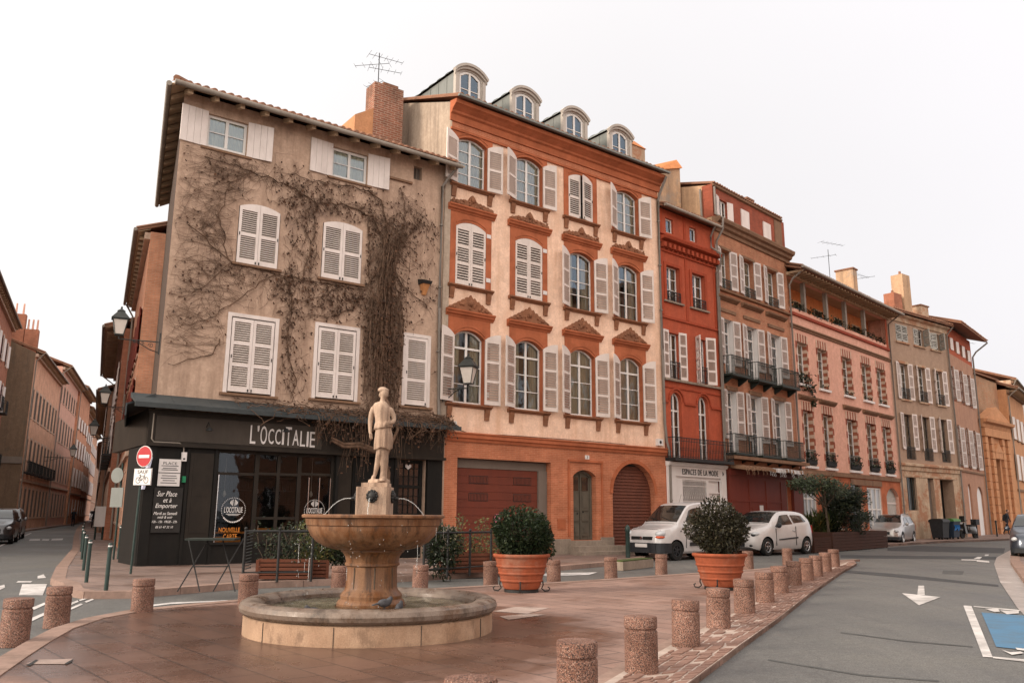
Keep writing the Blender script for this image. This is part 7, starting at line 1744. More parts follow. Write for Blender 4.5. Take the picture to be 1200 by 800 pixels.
for a in ((-.17, .44, 2.12, 2.13), (-.17, .44, 2.53, 2.54), (-.17, -.16, 2.13, 2.53), (.43, .44, 2.13, 2.53)): mb.box(a[0], a[1], -.053, -.05, a[2], a[3], 1)
put('exception_plate', mb, [MT['signwhite'], MT['iron']], T)
q = LP(3.4, .55); T = thing('sign_post', 'pole with the grey backs of a round and a rectangular sign behind the no-entry sign', 'road sign', (q.x, q.y, .11), radians(-20))
mb = MB(); mb.tube([(0, 0, 0), (0, 0, 2.7)], .03, 8); put('pole', mb, MT['greenpost'], T); mb = MB(); mb.disc((-.12, -.04, 2.35), (0, 1, 0), .22, .02, 30); put('sign_disc', mb, MT['zinc'], T); mb = MB(); mb.box(-.28, .16, -.05, -.03, 1.45, 2.0); put('sign_plate', mb, MT['zinc'], T)
# slim posts along the pavement of the narrow street
mb = MB(); mb.lathe([(.040, -.02), (.040, .02), (.040, .82), (.046, .825), (.046, .87), (.040, .875), (.040, .93), (.034, .945), (0, .95)], 14, cap=False); mb.lathe([(.0412, .855), (.0412, .90)], 14, cap=False, mi=1); pme = mb.mesh('street_post', [MT['greenpost'], MT['signwhite']], smooth=40)
for p, s in (((124, 692), 'standing alone in the middle of the pavement corner'), ((101, 682), 'first of the row along the narrow street kerb'), ((97.5, 668), 'second of the row along the narrow street kerb'), ((95.7, 655), 'third of the row along the narrow street kerb'), ((94.8, 646), 'fourth of the row along the narrow street kerb'), ((95.3, 637), 'fifth of the row along the narrow street kerb'), ((97, 630), 'sixth of the row along the narrow street kerb')):
    x, y = g(*p, .11); o = link('street_post', pme, None, (x, y, .11)); o.scale = (.85, .85, .83); tag(o, 'slim dark green post ' + s, 'post', 'slim posts on the left pavement')
for k, (s, d) in enumerate(((1.6, .35), (2.6, .4), (3.6, .42))):
    q = LP(s, d); tag(link('street_post', pme, None, (q.x, q.y, .11)), 'slim dark post against the flank of the cafe, ' + ('nearest', 'middle', 'farthest')[k] + ' of three', 'post', 'slim posts on the left pavement')
x, y = g(115, 632, .11); T = thing('information_panel', 'grey panel on two short legs on the narrow pavement', 'panel', (x, y, .11), radians(-10)); mb = MB(); mb.box(-.3, .34, -.03, .03, .62, 1.6); put('panel', mb, MT['greyshut'], T)
for xx in (-.2, .2): mb = MB(); mb.box(xx - .035, xx + .035, -.03, .03, 0, .62); put('leg', mb, MT['greenpost'], T)

# ================================================================== cafe terrace: rails, planters, folding table
def rail(pa, pb, h, label, posts):
    a, b = Vector(pa), Vector(pb); L = (b - a).length; T = thing('terrace_railing', label, 'railing', (a.x, a.y, .11), atan2(b.y - a.y, b.x - a.x), 'black railings in front of the cafe')
    mb = MB(); mb.tube([(0, 0, h), (L, 0, h)], .024, 8); mb.tube([(0, 0, .18), (L, 0, .18)], .018, 8); put('bars', mb, MT['iron'], T, smooth=60)
    for i in range(posts):
        x = L * i / (posts - 1); mb = MB(); mb.tube([(x, 0, 0), (x, 0, h + .02)], .026, 8); mb.ell((x, 0, h + .05), (.032, .032, .032), 8, 6); put('post', mb, MT['iron'], T, smooth=60)
    mb = MB()
    for k in range(12): z = .25 + k * .06; mb.tube([(.03, -.02, z), (.14, -.02, z + .03)], .012, 5)
    put('chain', mb, MT['iron'], T); return T
rail(g(284, 682, .11), g(364, 681, .11), .96, 'black railing with chain at its left end, before the cafe window', 3)
rail(g(496, 678, .11), g(575, 672, .11), .92, 'black railing between the fountain bowl and the left terracotta pot', 4)
def planter(px, py, L, h, dpt, label, n, rot, seed, mat='darkleaf', hh=.9):
    x, y = g(px, py, .11); r = random.Random(seed); T = thing('wooden_planter', label, 'planter', (x, y, .11), rot, 'slatted planters on the cafe terrace')
    mb = MB()
    for k in range(5): z = .03 + k * h / 5; mb.box(-L / 2, L / 2, -dpt / 2, -dpt / 2 + .03, z, z + h / 5 - .02); mb.box(-L / 2, L / 2, dpt / 2 - .03, dpt / 2, z, z + h / 5 - .02); mb.box(-L / 2, -L / 2 + .03, -dpt / 2 + .03, dpt / 2 - .03, z, z + h / 5 - .02); mb.box(L / 2 - .03, L / 2, -dpt / 2 + .03, dpt / 2 - .03, z, z + h / 5 - .02)
    for sx in (-1, 1): mb.box(sx * L / 2 - .03, sx * L / 2 + .03, -dpt / 2 - .012, -dpt / 2 - .001, 0, h)
    put('box', mb, MT['planterwood'], T); mb = MB(); mb.box(-L / 2 + .03, L / 2 - .03, -dpt / 2 + .03, dpt / 2 - .03, h - .12, h - .05); put('soil', mb, MT['soil'], T)
    mb, sb = MB(), MB()
    for k in range(n):
        x0 = r.uniform(-L / 2, L / 2) * .9; y0 = r.uniform(-.12, .12); hgt = r.uniform(.35, 1) * hh; lean = r.gauss(0, .25)
        pts = [(x0, y0, h - .08)]
        for q in range(1, 6): u = q / 5; pts.append((x0 + lean * u * hgt + r.gauss(0, .03), y0 + r.gauss(0, .04), h - .08 + hgt * u))
        sb.tube(pts, .006, 4, 0, False)
        for p in pts[1:]:
            for _ in range(9):
                c = Vector(p) + Vector((r.gauss(0, .07), r.gauss(0, .07), r.gauss(0, .06))); a = Vector((r.gauss(0, 1), r.gauss(0, 1), r.gauss(0, 1))).normalized(); b = a.orthogonal().normalized(); s = r.uniform(.02, .045); mb.quad(c - a * s, c + b * s * .5, c + a * s, c - b * s * .5)
    put('leaves', mb, MT[mat], T); put('stems', sb, MT['bark'], T); return T
planter(334, 679, 1.05, .40, .38, 'slatted brown planter with loose dark greenery left of the fountain column', 18, .12, 1, 'darkleaf', .75)
planter(365, 677, .66, .36, .36, 'short slatted brown planter with yellowish shrub touching the fountain bowl', 26, .12, 2, 'yellowleaf', .9)
planter(544, 671.5, 1.15, .44, .38, 'slatted brown planter with thin plants in front of the red garage door', 16, .35, 3, 'yellowleaf', .95)
planter(586, 669, .8, .42, .36, 'slatted brown planter half hidden behind the left terracotta pot', 12, .35, 4, 'yellowleaf', .7)
x, y = g(410, 676, .11); T = thing('terrace_shrub', 'leafy dark shrub behind the right rim of the fountain column', 'shrub', (x, y, .11)); mb = MB(); leaf_ball(mb, (0, 0, .55), .62, 2200, .05, random.Random(8), .2, 0, (1.2, .6, .8)); put('foliage', mb, MT['darkleaf'], T); mb = MB(); [mb.tube([(.05 * k - .1, 0, 0), (.12 * k - .24, 0, .6)], .012, 5) for k in range(5)]; put('stems', mb, MT['bark'], T)
x, y = g(517, 675, .11); T = thing('terrace_shrub', 'dark shrub under the right edge of the fountain bowl before the cafe door', 'shrub', (x, y, .11)); mb = MB(); leaf_ball(mb, (0, 0, .55), .55, 1500, .05, random.Random(9), .2, 0, (.8, .6, 1.0)); put('foliage', mb, MT['darkleaf'], T); mb = MB(); [mb.tube([(.05 * k - .1, 0, 0), (.12 * k - .24, 0, .6)], .012, 5) for k in range(5)]; put('stems', mb, MT['bark'], T)
x, y = g(246, 691, .11); T = thing('folding_table', 'long dark folding table standing before the cafe window', 'table', (x, y, .11), .14)
mb = MB(); mb.box(-.42, .40, -.3, .3, .84, .87); put('table_top', mb, MT['irongreen'], T)
for s in (-.30, .28):
    for q in (-1, 1): mb = MB(); mb.tube([(s - .18 * q, -.24, 0), (s + .18 * q, .24, .86)], .012, 5); put('leg', mb, MT['iron'], T)
mb = MB(); mb.tube([(-.30, -.12, .40), (.28, -.12, .40)], .01, 5); put('stretcher', mb, MT['iron'], T)

# ================================================================== things along the right-hand street
x, y = g(736, 653, .11); o = put('post', (lambda m: (m.lathe([(.075, 0), (.07, .8), (.085, .82), (.08, .95), (.03, 1.02), (0, 1.03)], 14, cap=False), m)[1])(MB()), MT['greenpost'], None, (x, y, .11), smooth=40); o.name = 'iron_post'; tag(o, 'stout dark post by the kerb at the front of the white van', 'post')
x, y = g(728, 640, .11); q = W(PB, AB, 7.75, -1.0, .11); o = put('electric_cabinet', (lambda m: (m.box(-.2, .2, -.12, .12, 0, .75), m.box(-.22, .22, -.14, .14, .75, .80), m)[2])(MB()), MT['shopwhite'], None, q, radians(38)); tag(o, 'small white utility cabinet under the arched roller shutter', 'cabinet')
a_, b_ = Vector(g(726, 663.5, .11)), Vector(g(762, 659.5, .11)); mb = MB(); L_ = (b_ - a_).length; mb.box(0, L_, -.1, .3, -.1, .12, 0); mb.box(0.02, L_ - .02, -.08, .28, .12, .15, 1); o = put('mossy_kerb_block', mb, [MT['stone'], M_plain('moss', (.05, .065, .018), .95, .4, 14)], None, (a_.x, a_.y, .11), atan2(b_.y - a_.y, b_.x - a_.x)); tag(o, 'mossy stone kerb block in front of the white van', 'kerb block')
def bin_(q, rot, lid, body, label, graffiti=False):
    T = thing('wheeled_bin', label, 'bin', q, rot, 'wheeled bins on the right pavement'); T.scale = (.62, .8, .86)
    mb = MB(); mb.hexa([(-.55, -.40, .12), (.55, -.40, .12), (.55, .40, .12), (-.55, .40, .12), (-.66, -.50, 1.2), (.66, -.50, 1.2), (.66, .50, 1.2), (-.66, .50, 1.2)]); mb.box(-.69, .69, -.54, .54, 1.14, 1.2)
    if graffiti:
        r = random.Random(3)
        for k in range(7):
            x0 = -.5 + k * .15; mb.tube([(x0 + r.uniform(-.05, .05), -.475 - .0 + -.02, .55 + r.uniform(-.15, .15)), (x0 + .12, -.50, .8 + r.uniform(-.1, .1)), (x0 + .02, -.50, .95), (x0 + .16, -.50, .7)], .03, 4, 1)
    put('body', mb, [body, M_plain('blue_graffiti', (.03, .16, .42), .5, .2)], T)
    mb = MB(); P = [(-.56, 1.2), (.56, 1.2), (.52, 1.3), (.3, 1.38), (-.3, 1.40), (-.52, 1.32)]; mb.prism(P, -.70, .70, 'x'); put('lid', mb, lid, T)
    for sx in (-.5, .5):
        for sy in (-.3, .3): mb = MB(); mb.disc((sx, sy, .09), (1, 0, 0), .09, .05, 14); put('wheel', mb, MT['rubber'], T)
bin_(W(PE, AE, 2.0, -1.1, .2), radians(37), M_plain('dark_lid', (.02, .02, .022), .5), MT['plastic'], 'black wheeled bin left of the green-lidded bin')
bin_(W(PE, AE, 3.1, -1.2, .22), radians(37), M_plain('green_lid', (.06, .16, .035), .5), M_plain('bin_navy', (.018, .030, .050), .5), 'green-lidded wheeled bin with blue graffiti', True)
for (P, a, x, y, lab) in ((PE, AE, 5.9, -1.2, 'thin dark post right of the parked scooter'), (PE, AE, 6.4, -1.2, 'second thin dark post right of the parked scooter'), (PF, AF, 3.0, -1.2, 'dark post before the chapel front')):
    q = W(P, a, x, y); z = gz(q[0], q[1]) + .11; mb = MB(); mb.lathe([(.05, 0), (.05, .9), (.07, .92), (.06, 1.02), (0, 1.05)], 12, cap=False); o = put('street_post', mb, MT['iron'], None, (q[0], q[1], z), smooth=40); tag(o, lab, 'post', 'posts on the right pavement')
# sign at the right edge
q = W(PH, AH, 5.5, -.05, 4.1); T = thing('shop_sign', 'dark projecting shop sign with red discs at the right edge', 'sign', q, radians(90 - AH)); mb = MB(); mb.box(-.05, .05, -1.3, -.25, .2, 1.1); mb.box(-.05, .05, -1.1, -.3, -.8, .15); mb.box(-.02, .02, -.25, .05, .6, .66); put('panel', mb, MT['plastic'], T)
mb = MB(); [mb.disc((-.06, -.7, z), (1, 0, 0), .16, .02, 16) for z in (-.15, -.52)]; put('red_disc', mb, MT['signred'], T)
# aerials
antenna('tv_aerial', 'television aerial on the brick chimney of the ivy house', W(PA, AA, 7.25, 2.7, 16.65), 1.4, [(1.25, .5, 1.3, 7), (.75, .35, 1.2, 6), (.2, 2.6, .8, 4), (.95, 3.0, 1.3, 5)])
antenna('tv_aerial', 'tall thin television aerial left of the pink house chimney', W(PD, AD, 8.2, 1.2, 14.0), 3.0, [(3.4, .4, 1.7, 6), (2.6, 2.6, 1.4, 5)])
antenna('tv_aerial', 'slanting television aerial right of the pink house chimney', W(PD, AD, 12.8, 1.4, 14.2), 2.4, [(2.3, .6, 1.8, 7), (2.0, -.6, 1.5, 5)])
antenna('tv_aerial', 'thin aerial above the chapel roof', W(PG, AG, 3.0, 5, 14.1), 2.2, [(2.0, .3, 1.6, 5)])
antenna('tv_aerial', 'thin aerial above the roofs at the right edge', W(PH, AH, 3.0, 3, 12.4), 4.4, [(4.2, .3, 1.8, 6), (3.6, .3, 1.5, 5)])
# ================================================================== vehicles
def lerp_list(pts, x):
    if x <= pts[0][0]: return pts[0][1]
    for (a, b), (c, d) in zip(pts, pts[1:]):
        if x <= c: return b + (d - b) * (x - a) / (c - a)
    return pts[-1][1]
def spl(pts, x):                                       # smooth (monotone cubic-ish) interpolation
    n = len(pts)
    if x <= pts[0][0]: return pts[0][1]
    for i in range(n - 1):
        if x <= pts[i + 1][0]:
            x0, y0 = pts[i]; x1, y1 = pts[i + 1]; h = x1 - x0
            s = (y1 - y0) / h
            m0 = s if i == 0 else (0 if (y0 - pts[i - 1][1]) * s <= 0 else .5 * (s + (y0 - pts[i - 1][1]) / (x0 - pts[i - 1][0])))
            m1 = s if i == n - 2 else (0 if (pts[i + 2][1] - y1) * s <= 0 else .5 * (s + (pts[i + 2][1] - y1) / (pts[i + 2][0] - x1)))
            t = (x - x0) / h; t2, t3 = t * t, t * t * t
            return (2 * t3 - 3 * t2 + 1) * y0 + (t3 - 2 * t2 + t) * h * m0 + (-2 * t3 + 3 * t2) * y1 + (t3 - t2) * h * m1
    return pts[-1][1]
def M_carpaint(name, c, rough=.28, metal=0.0):
    t = NT(name); f = t.ramp(t.noise(2.5, 7, .7), .4, .75); t.col(t.mix(f, c4(c), c4(sc(c, .82)))); t.rough(rough); t.bsdf.inputs['Metallic'].default_value = metal
    t.bsdf.inputs['Coat Weight'].default_value = .6; t.bsdf.inputs['Coat Roughness'].default_value = .08; return t.mat
m_cglass = M_dglass('car_window', (.014, .017, .017), .05, 1.0)
m_lens = M_dglass('headlamp_lens', (.42, .44, .46), .08, 1.0)
m_tail = M_plain('red_lamp', (.30, .015, .012), .2, .05)
m_amber = M_plain('amber_lamp', (.55, .10, .04), .25, .05)
class Car:
    def __init__(s, L, W_, top, belt, wid, tumble=.16, zb=.20):
        s.L, s.W, s.top, s.belt, s.wid, s.tum, s.zb = L, W_, top, belt, wid, tumble, zb
    def sec(s, x):
        zt = spl(s.top, x); zbelt = min(lerp_list(s.belt, x), zt - .035); w = spl(s.wid, x) * s.W / 2
        cab = max(0, zt - zbelt - .05); wr = max(w * .5, w - .05 - s.tum * min(1, cab / .55))
        zb = s.zb + .10 * max(0, 1 - x / .25) + .08 * max(0, 1 - (s.L - x) / .25)
        zm = zb + (zbelt - zb) * .45
        return [(0, zb), (w * .90, zb), (w * .965, zb + .07), (w, zm), (w * .985, zbelt - .06), (w * .965, zbelt), (wr, zt - .055 - .02 * min(1, cab)), (wr * .93, zt - .022), (wr * .6, zt - .006), (0, zt)]
    def side(s, x, v, sg, off=.0):
        p = s.sec(x); a, b = p[5], p[6]; return (x, sg * (a[0] + (b[0] - a[0]) * v + off), a[1] + (b[1] - a[1]) * v + off * .25)
    def roof(s, x, t, off=.0):
        p = s.sec(x); w = p[6][0]; y = abs(t) * w
        q = [p[9], p[8], p[7], p[6]]
        for (y0, z0), (y1, z1) in zip(q, q[1:]):
            if y <= y1 + 1e-6: z = z0 + (z1 - z0) * (y - y0) / max(1e-6, y1 - y0); break
        else: z = p[6][1]
        e = .02; dz = (spl(s.top, x + e) - spl(s.top, x - e)) / (2 * e); n = sqrt(1 + dz * dz)
        return (x - dz / n * off, (1 if t >= 0 else -1) * y, z + off / n)
    def body(s, wheels, rw, mat):
        xs = sorted({0, .02, .05, .09, .15, .22, .3} | {round(.3 + (s.L - .6) * k / 44, 3) for k in range(45)} | {s.L - .22, s.L - .15, s.L - .09, s.L - .04, s.L})
        mb = MB(); ring = []
        for x in xs:
            p = s.sec(x); r = [(x, -y, z) for y, z in p] + [(x, y, z) for y, z in p[-2:0:-1]]; ring.append(len(r)); mb.v += r
        n = ring[0]
        for i in range(len(xs) - 1):
            for j in range(n): mb.f.append((i * n + j, i * n + (j + 1) % n, (i + 1) * n + (j + 1) % n, (i + 1) * n + j)); mb.m.append(0)
        mb.f.append(tuple(range(n))); mb.f.append(tuple((len(xs) - 1) * n + j for j in range(n - 1, -1, -1))); mb.m += [0, 0]
        o = link('body', mb.mesh('body', [mat, MT['rubber']]))
        cb = MB()
        for wx in wheels:
            for sg in (-1, 1): cb.disc((wx, sg * s.W / 2, rw), (0, 1, 0), rw + .055, .62, 28)
        c = link('cut', cb.mesh('cut', MT['rubber'])); m = o.modifiers.new('b', 'BOOLEAN'); m.operation = 'DIFFERENCE'; m.object = c; m.solver = 'EXACT'
        me = evaluated(o, 'body'); d = c.data; bpy.data.objects.remove(c); me.shade_smooth(); me.set_sharp_from_angle(angle=radians(32)); return me
def wheel(T, x, y, r, rim='chrome', spokes=5, wd=.19, hub=None):
    sg = 1 if y > 0 else -1
    mb = MB(); P = [(r * .62, -wd / 2), (r * .93, -wd / 2), (r, -wd / 2 + .03), (r, wd / 2 - .03), (r * .93, wd / 2), (r * .62, wd / 2), (r * .60, 0)]
    n = 30; vs = [(rr * cos(2 * pi * j / n), yy, rr * sin(2 * pi * j / n)) for rr, yy in P for j in range(n)]
    mb.add(vs, [(i * n + j, i * n + (j + 1) % n, ((i + 1) % 7) * n + (j + 1) % n, ((i + 1) % 7) * n + j) for i in range(7) for j in range(n)])
    w_ = put('wheel', mb, MT['rubber'], T, (x, y, r), smooth=35)
    mb = MB(); f = sg * (wd / 2 - .035); mb.disc((0, f - sg * .03, 0), (0, 1, 0), r * .60, .02, 24, 1); mb.tube([(r * .58 * cos(2 * pi * k / 24), f + sg * .02, r * .58 * sin(2 * pi * k / 24)) for k in range(25)], r * .055, 5, 0, False)
    for k in range(spokes):
        a = 2 * pi * k / spokes + .3; mb.hexa([(r * .08 * cos(a + 1.2), f, r * .08 * sin(a + 1.2)), (r * .56 * cos(a + .17), f - sg * .005, r * .56 * sin(a + .17)), (r * .56 * cos(a - .17), f - sg * .005, r * .56 * sin(a - .17)), (r * .08 * cos(a - 1.2), f, r * .08 * sin(a - 1.2)),
                                             (r * .08 * cos(a + 1.2), f + sg * .03, r * .08 * sin(a + 1.2)), (r * .56 * cos(a + .13), f + sg * .02, r * .56 * sin(a + .13)), (r * .56 * cos(a - .13), f + sg * .02, r * .56 * sin(a - .13)), (r * .08 * cos(a - 1.2), f + sg * .03, r * .08 * sin(a - 1.2))])
    mb.disc((0, f + sg * .015, 0), (0, 1, 0), r * .16, .04, 14); put('rim', mb, [MT[rim], MT['rubber']], w_)
def glass_side(T, car, xa0, xa1, xb0, xb1, v0=.10, v1=.90, n=6):
    for sg in (-1, 1):
        mb = MB()
        for i in range(n):
            for j in range(3):
                q = []
                for di, dj in ((0, 0), (1, 0), (1, 1), (0, 1)):
                    u = (i + di) / n; v = v0 + (v1 - v0) * (j + dj) / 3; xa = xa0 + (xa1 - xa0) * v; xb = xb0 + (xb1 - xb0) * v; q.append(car.side(xa + (xb - xa) * u, v, sg, .012))
                mb.quad(*q)
        put('side_window', mb, m_cglass, T, smooth=60)
def glass_top(T, car, x0, x1, tw=.90, name='windscreen', n=6):
    mb = MB()
    for i in range(n):
        for j in range(10): mb.quad(*[car.roof(x0 + (x1 - x0) * (i + di) / n, tw * (-1 + 2 * (j + dj) / 10), .012) for di, dj in ((0, 0), (1, 0), (1, 1), (0, 1))])
    put(name, mb, m_cglass, T, smooth=60)
def plan_band(car, xs, z0, z1, off, front=True):
    pts = [(x, spl(car.wid, x) * car.W / 2 + off) for x in xs]
    if front: poly = [(pts[0][0] - off, -pts[0][1])] + [(x, -y) for x, y in pts] + [(x, y) for x, y in pts[::-1]] + [(pts[0][0] - off, pts[0][1])]
    else: poly = [(pts[-1][0] + off, -pts[-1][1])] + [(x, -y) for x, y in pts[::-1]] + [(x, y) for x, y in pts] + [(pts[-1][0] + off, pts[-1][1])]
    mb = MB(); mb.prism(poly, z0, z1, 'z'); return mb
def mirror(T, x, y, z, m):
    for sg in (-1, 1): mb = MB(); mb.ell((x, sg * (y + .10), z), (.07, .095, .085), 12, 8); mb.tube([(x, sg * y, z - .05), (x, sg * (y + .07), z - .02)], .025, 6); put('mirror', mb, m, T, smooth=60)

def van(loc, rot):
    T = thing('van', 'white delivery van with black bumper parked before the white shop', 'van', loc, rot)
    L, Wd = 4.0, 1.68
    car = Car(L, Wd, [(0, .60), (.04, .82), (.14, .96), (.5, 1.06), (.84, 1.15), (.95, 1.23), (1.30, 1.55), (1.62, 1.80), (1.95, 1.88), (2.8, 1.91), (3.6, 1.89), (3.86, 1.84), (3.96, 1.66), (4.0, 1.0)], [(0, .6), (.9, 1.06), (1.2, 1.10), (4, 1.14)], [(0, .72), (.08, .86), (.25, .95), (.7, 1), (3.4, 1), (3.8, .97), (4, .90)], .13, .22)
    mw = M_carpaint('white_van_paint', (.50, .485, .49)); link('body', car.body((.78, 3.36), .31, mw), T)
    glass_top(T, car, .97, 1.58, .92); glass_side(T, car, 1.08, 1.66, 2.20, 2.20, .10, .84)
    xs = [0, .08, .2, .35, .50]; put('front_bumper', plan_band(car, xs, .24, .56, .022), MT['plastic'], T); put('rear_bumper', plan_band(car, [3.65, 3.8, 3.92, 4.0], .26, .54, .02, False), MT['plastic'], T)
    mb = MB(); 
    for sg in (-1, 1): mb.box(-.012, .06, min(sg * .06, sg * .46), max(sg * .06, sg * .46), .66, .76); 
    mb.disc((-.01, 0, .71), (1, 0, 0), .06, .03, 4, 1); put('grille', mb, [MT['rubber'], MT['chrome']], T)
    for sg in (-1, 1):
        mb = MB(); mb.ell((.22, sg * .64, .84), (.21, .15, .115), 14, 10, 0); mb.ell((.19, sg * .645, .745), (.18, .150, .06), 12, 8, 1); put('headlight', mb, [m_lens, m_amber], T, smooth=60)
        mb = MB(); mb.box(3.985, 4.01, min(sg * .62, sg * .74), max(sg * .62, sg * .74), .8, 1.25); put('tail_light', mb, m_tail, T)
        mb = MB(); mb.box(1.42, 3.05, sg * .845 - .012, sg * .845 + .012, .46, .58); put('side_moulding', mb, MT['plastic'], T)
        mb = MB(); mb.box(2.0, 2.16, sg * .838 - .012, sg * .838 + .012, .93, .97); mb.box(.98, 1.02, sg * .84 - .01, sg * .84 + .01, .92, .96); put('door_handle', mb, MT['plastic'], T)
        mb = MB(); mb.box(2.24, 2.252, sg * .838 - .012, sg * .838 + .008, .40, 1.12); mb.box(1.24, 1.252, sg * .838 - .012, sg * .838 + .008, .40, 1.06); put('door_seam', mb, MT['rubber'], T)
    mb = MB(); mb.box(-.045, -.02, -.26, .26, .42, .53); put('number_plate', mb, MT['signwhite'], T)
    mirror(T, 1.22, .80, 1.16, mw); mb = MB(); mb.tube([car.roof(.98, -.6, .02), car.roof(1.12, .1, .02)], .009, 4); mb.tube([car.roof(.97, .05, .02), car.roof(1.1, .75, .02)], .009, 4); put('wipers', mb, MT['rubber'], T); mb = MB(); [mb.tube([car.roof(x_, -.98 + .196 * k, .003) for k in range(11)], .006, 4) for x_ in (.20, .90)]; put('bonnet_seam', mb, MT['rubber'], T); mb = MB(); mb.tube([(1.9, 0, 1.85), (2.05, 0, 2.17)], .006, 4); put('aerial', mb, MT['rubber'], T)
    for x in (.78, 3.36):
        for y in (-.74, .74): wheel(T, x, y, .31, 'plastic', 6)
    return T
def hatch(loc, rot, k):
    T = thing('small_car', 'small white three-door hatchback parked before the bordeaux shopfront', 'car', loc, rot); T.scale = (k, k, k)
    L, Wd = 3.60, 1.65
    car = Car(L, Wd, [(0, .52), (.05, .70), (.2, .84), (.5, .93), (.82, 1.0), (.95, 1.06), (1.3, 1.29), (1.6, 1.42), (1.9, 1.465), (2.4, 1.47), (2.9, 1.43), (3.2, 1.34), (3.42, 1.10), (3.55, .86), (3.60, .6)], [(0, .5), (.9, .90), (1.3, .93), (2.4, .99), (3.3, 1.08), (3.6, .6)], [(0, .60), (.08, .78), (.25, .92), (.6, .99), (1.2, 1), (2.8, 1), (3.25, .97), (3.5, .90), (3.6, .80)], .20, .19)
    mw = M_carpaint('white_hatchback_paint', (.52, .505, .505)); link('body', car.body((.66, 3.03), .285, mw), T)
    glass_top(T, car, .98, 1.60, .92); glass_top(T, car, 3.14, 3.42, .80, 'rear_window'); glass_side(T, car, 1.06, 1.72, 2.22, 2.12, .10, .84); glass_side(T, car, 2.32, 2.22, 3.12, 2.86, .16, .80)
    for sg in (-1, 1):
        mb = MB(); mb.ell((.30, sg * .60, .70), (.22, .13, .085), 14, 10); mb.ell((.16, sg * .585, .67), (.09, .10, .06), 10, 8, 1); put('headlight', mb, [m_lens, MT['plastic']], T, smooth=60)
        mb = MB(); mb.ell((.10, sg * .52, .34), (.08, .10, .07), 10, 8); put('fog_lamp', mb, MT['plastic'], T, smooth=60)
        mb = MB(); mb.box(3.44, 3.53, min(sg * .60, sg * .74), max(sg * .60, sg * .74), .72, .98); put('tail_light', mb, m_tail, T)
        mb = MB(); mb.hexa([(1.30, sg * .832 - .012, .50), (2.45, sg * .832 - .012, .55), (2.45, sg * .832 + .012, .55), (1.30, sg * .832 + .012, .50), (1.30, sg * .832 - .012, .535), (2.45, sg * .832 - .012, .60), (2.45, sg * .832 + .012, .60), (1.30, sg * .832 + .012, .535)]); put('side_moulding', mb, MT['plastic'], T)
        mb = MB(); mb.tube([(2.14, sg * .822, .82), (2.22, sg * .835, .80), (2.3, sg * .822, .78)], .018, 6); put('door_handle', mb, mw, T)
        mb = MB(); mb.box(2.34, 2.35, sg * .823 - .012, sg * .823 + .008, .32, .95); mb.box(1.14, 1.15, sg * .823 - .012, sg * .823 + .008, .32, .88); put('door_seam', mb, MT['rubber'], T)
    mb = MB(); mb.box(-.02, .06, -.36, .36, .30, .42); mb.box(.0, .08, -.28, .28, .56, .60); put('grille', mb, MT['plastic'], T); mb = MB(); mb.box(-.035, -.021, -.25, .25, .40, .50); put('number_plate', mb, MT['signwhite'], T)
    mirror(T, 1.22, .80, .98, MT['plastic']); mb = MB(); mb.tube([car.roof(1.0, -.5, .02), car.roof(1.12, .2, .02)], .008, 4); mb.tube([car.roof(.99, .1, .02), car.roof(1.1, .7, .02)], .008, 4); put('wipers', mb, MT['rubber'], T); mb = MB(); [mb.tube([car.roof(x_, -.98 + .196 * k, .003) for k in range(11)], .006, 4) for x_ in (.30, .93)]; put('bonnet_seam', mb, MT['rubber'], T)
    for x in (.66, 3.03):
        for y in (-.72, .72): wheel(T, x, y, .285, 'chrome', 5)
    return T
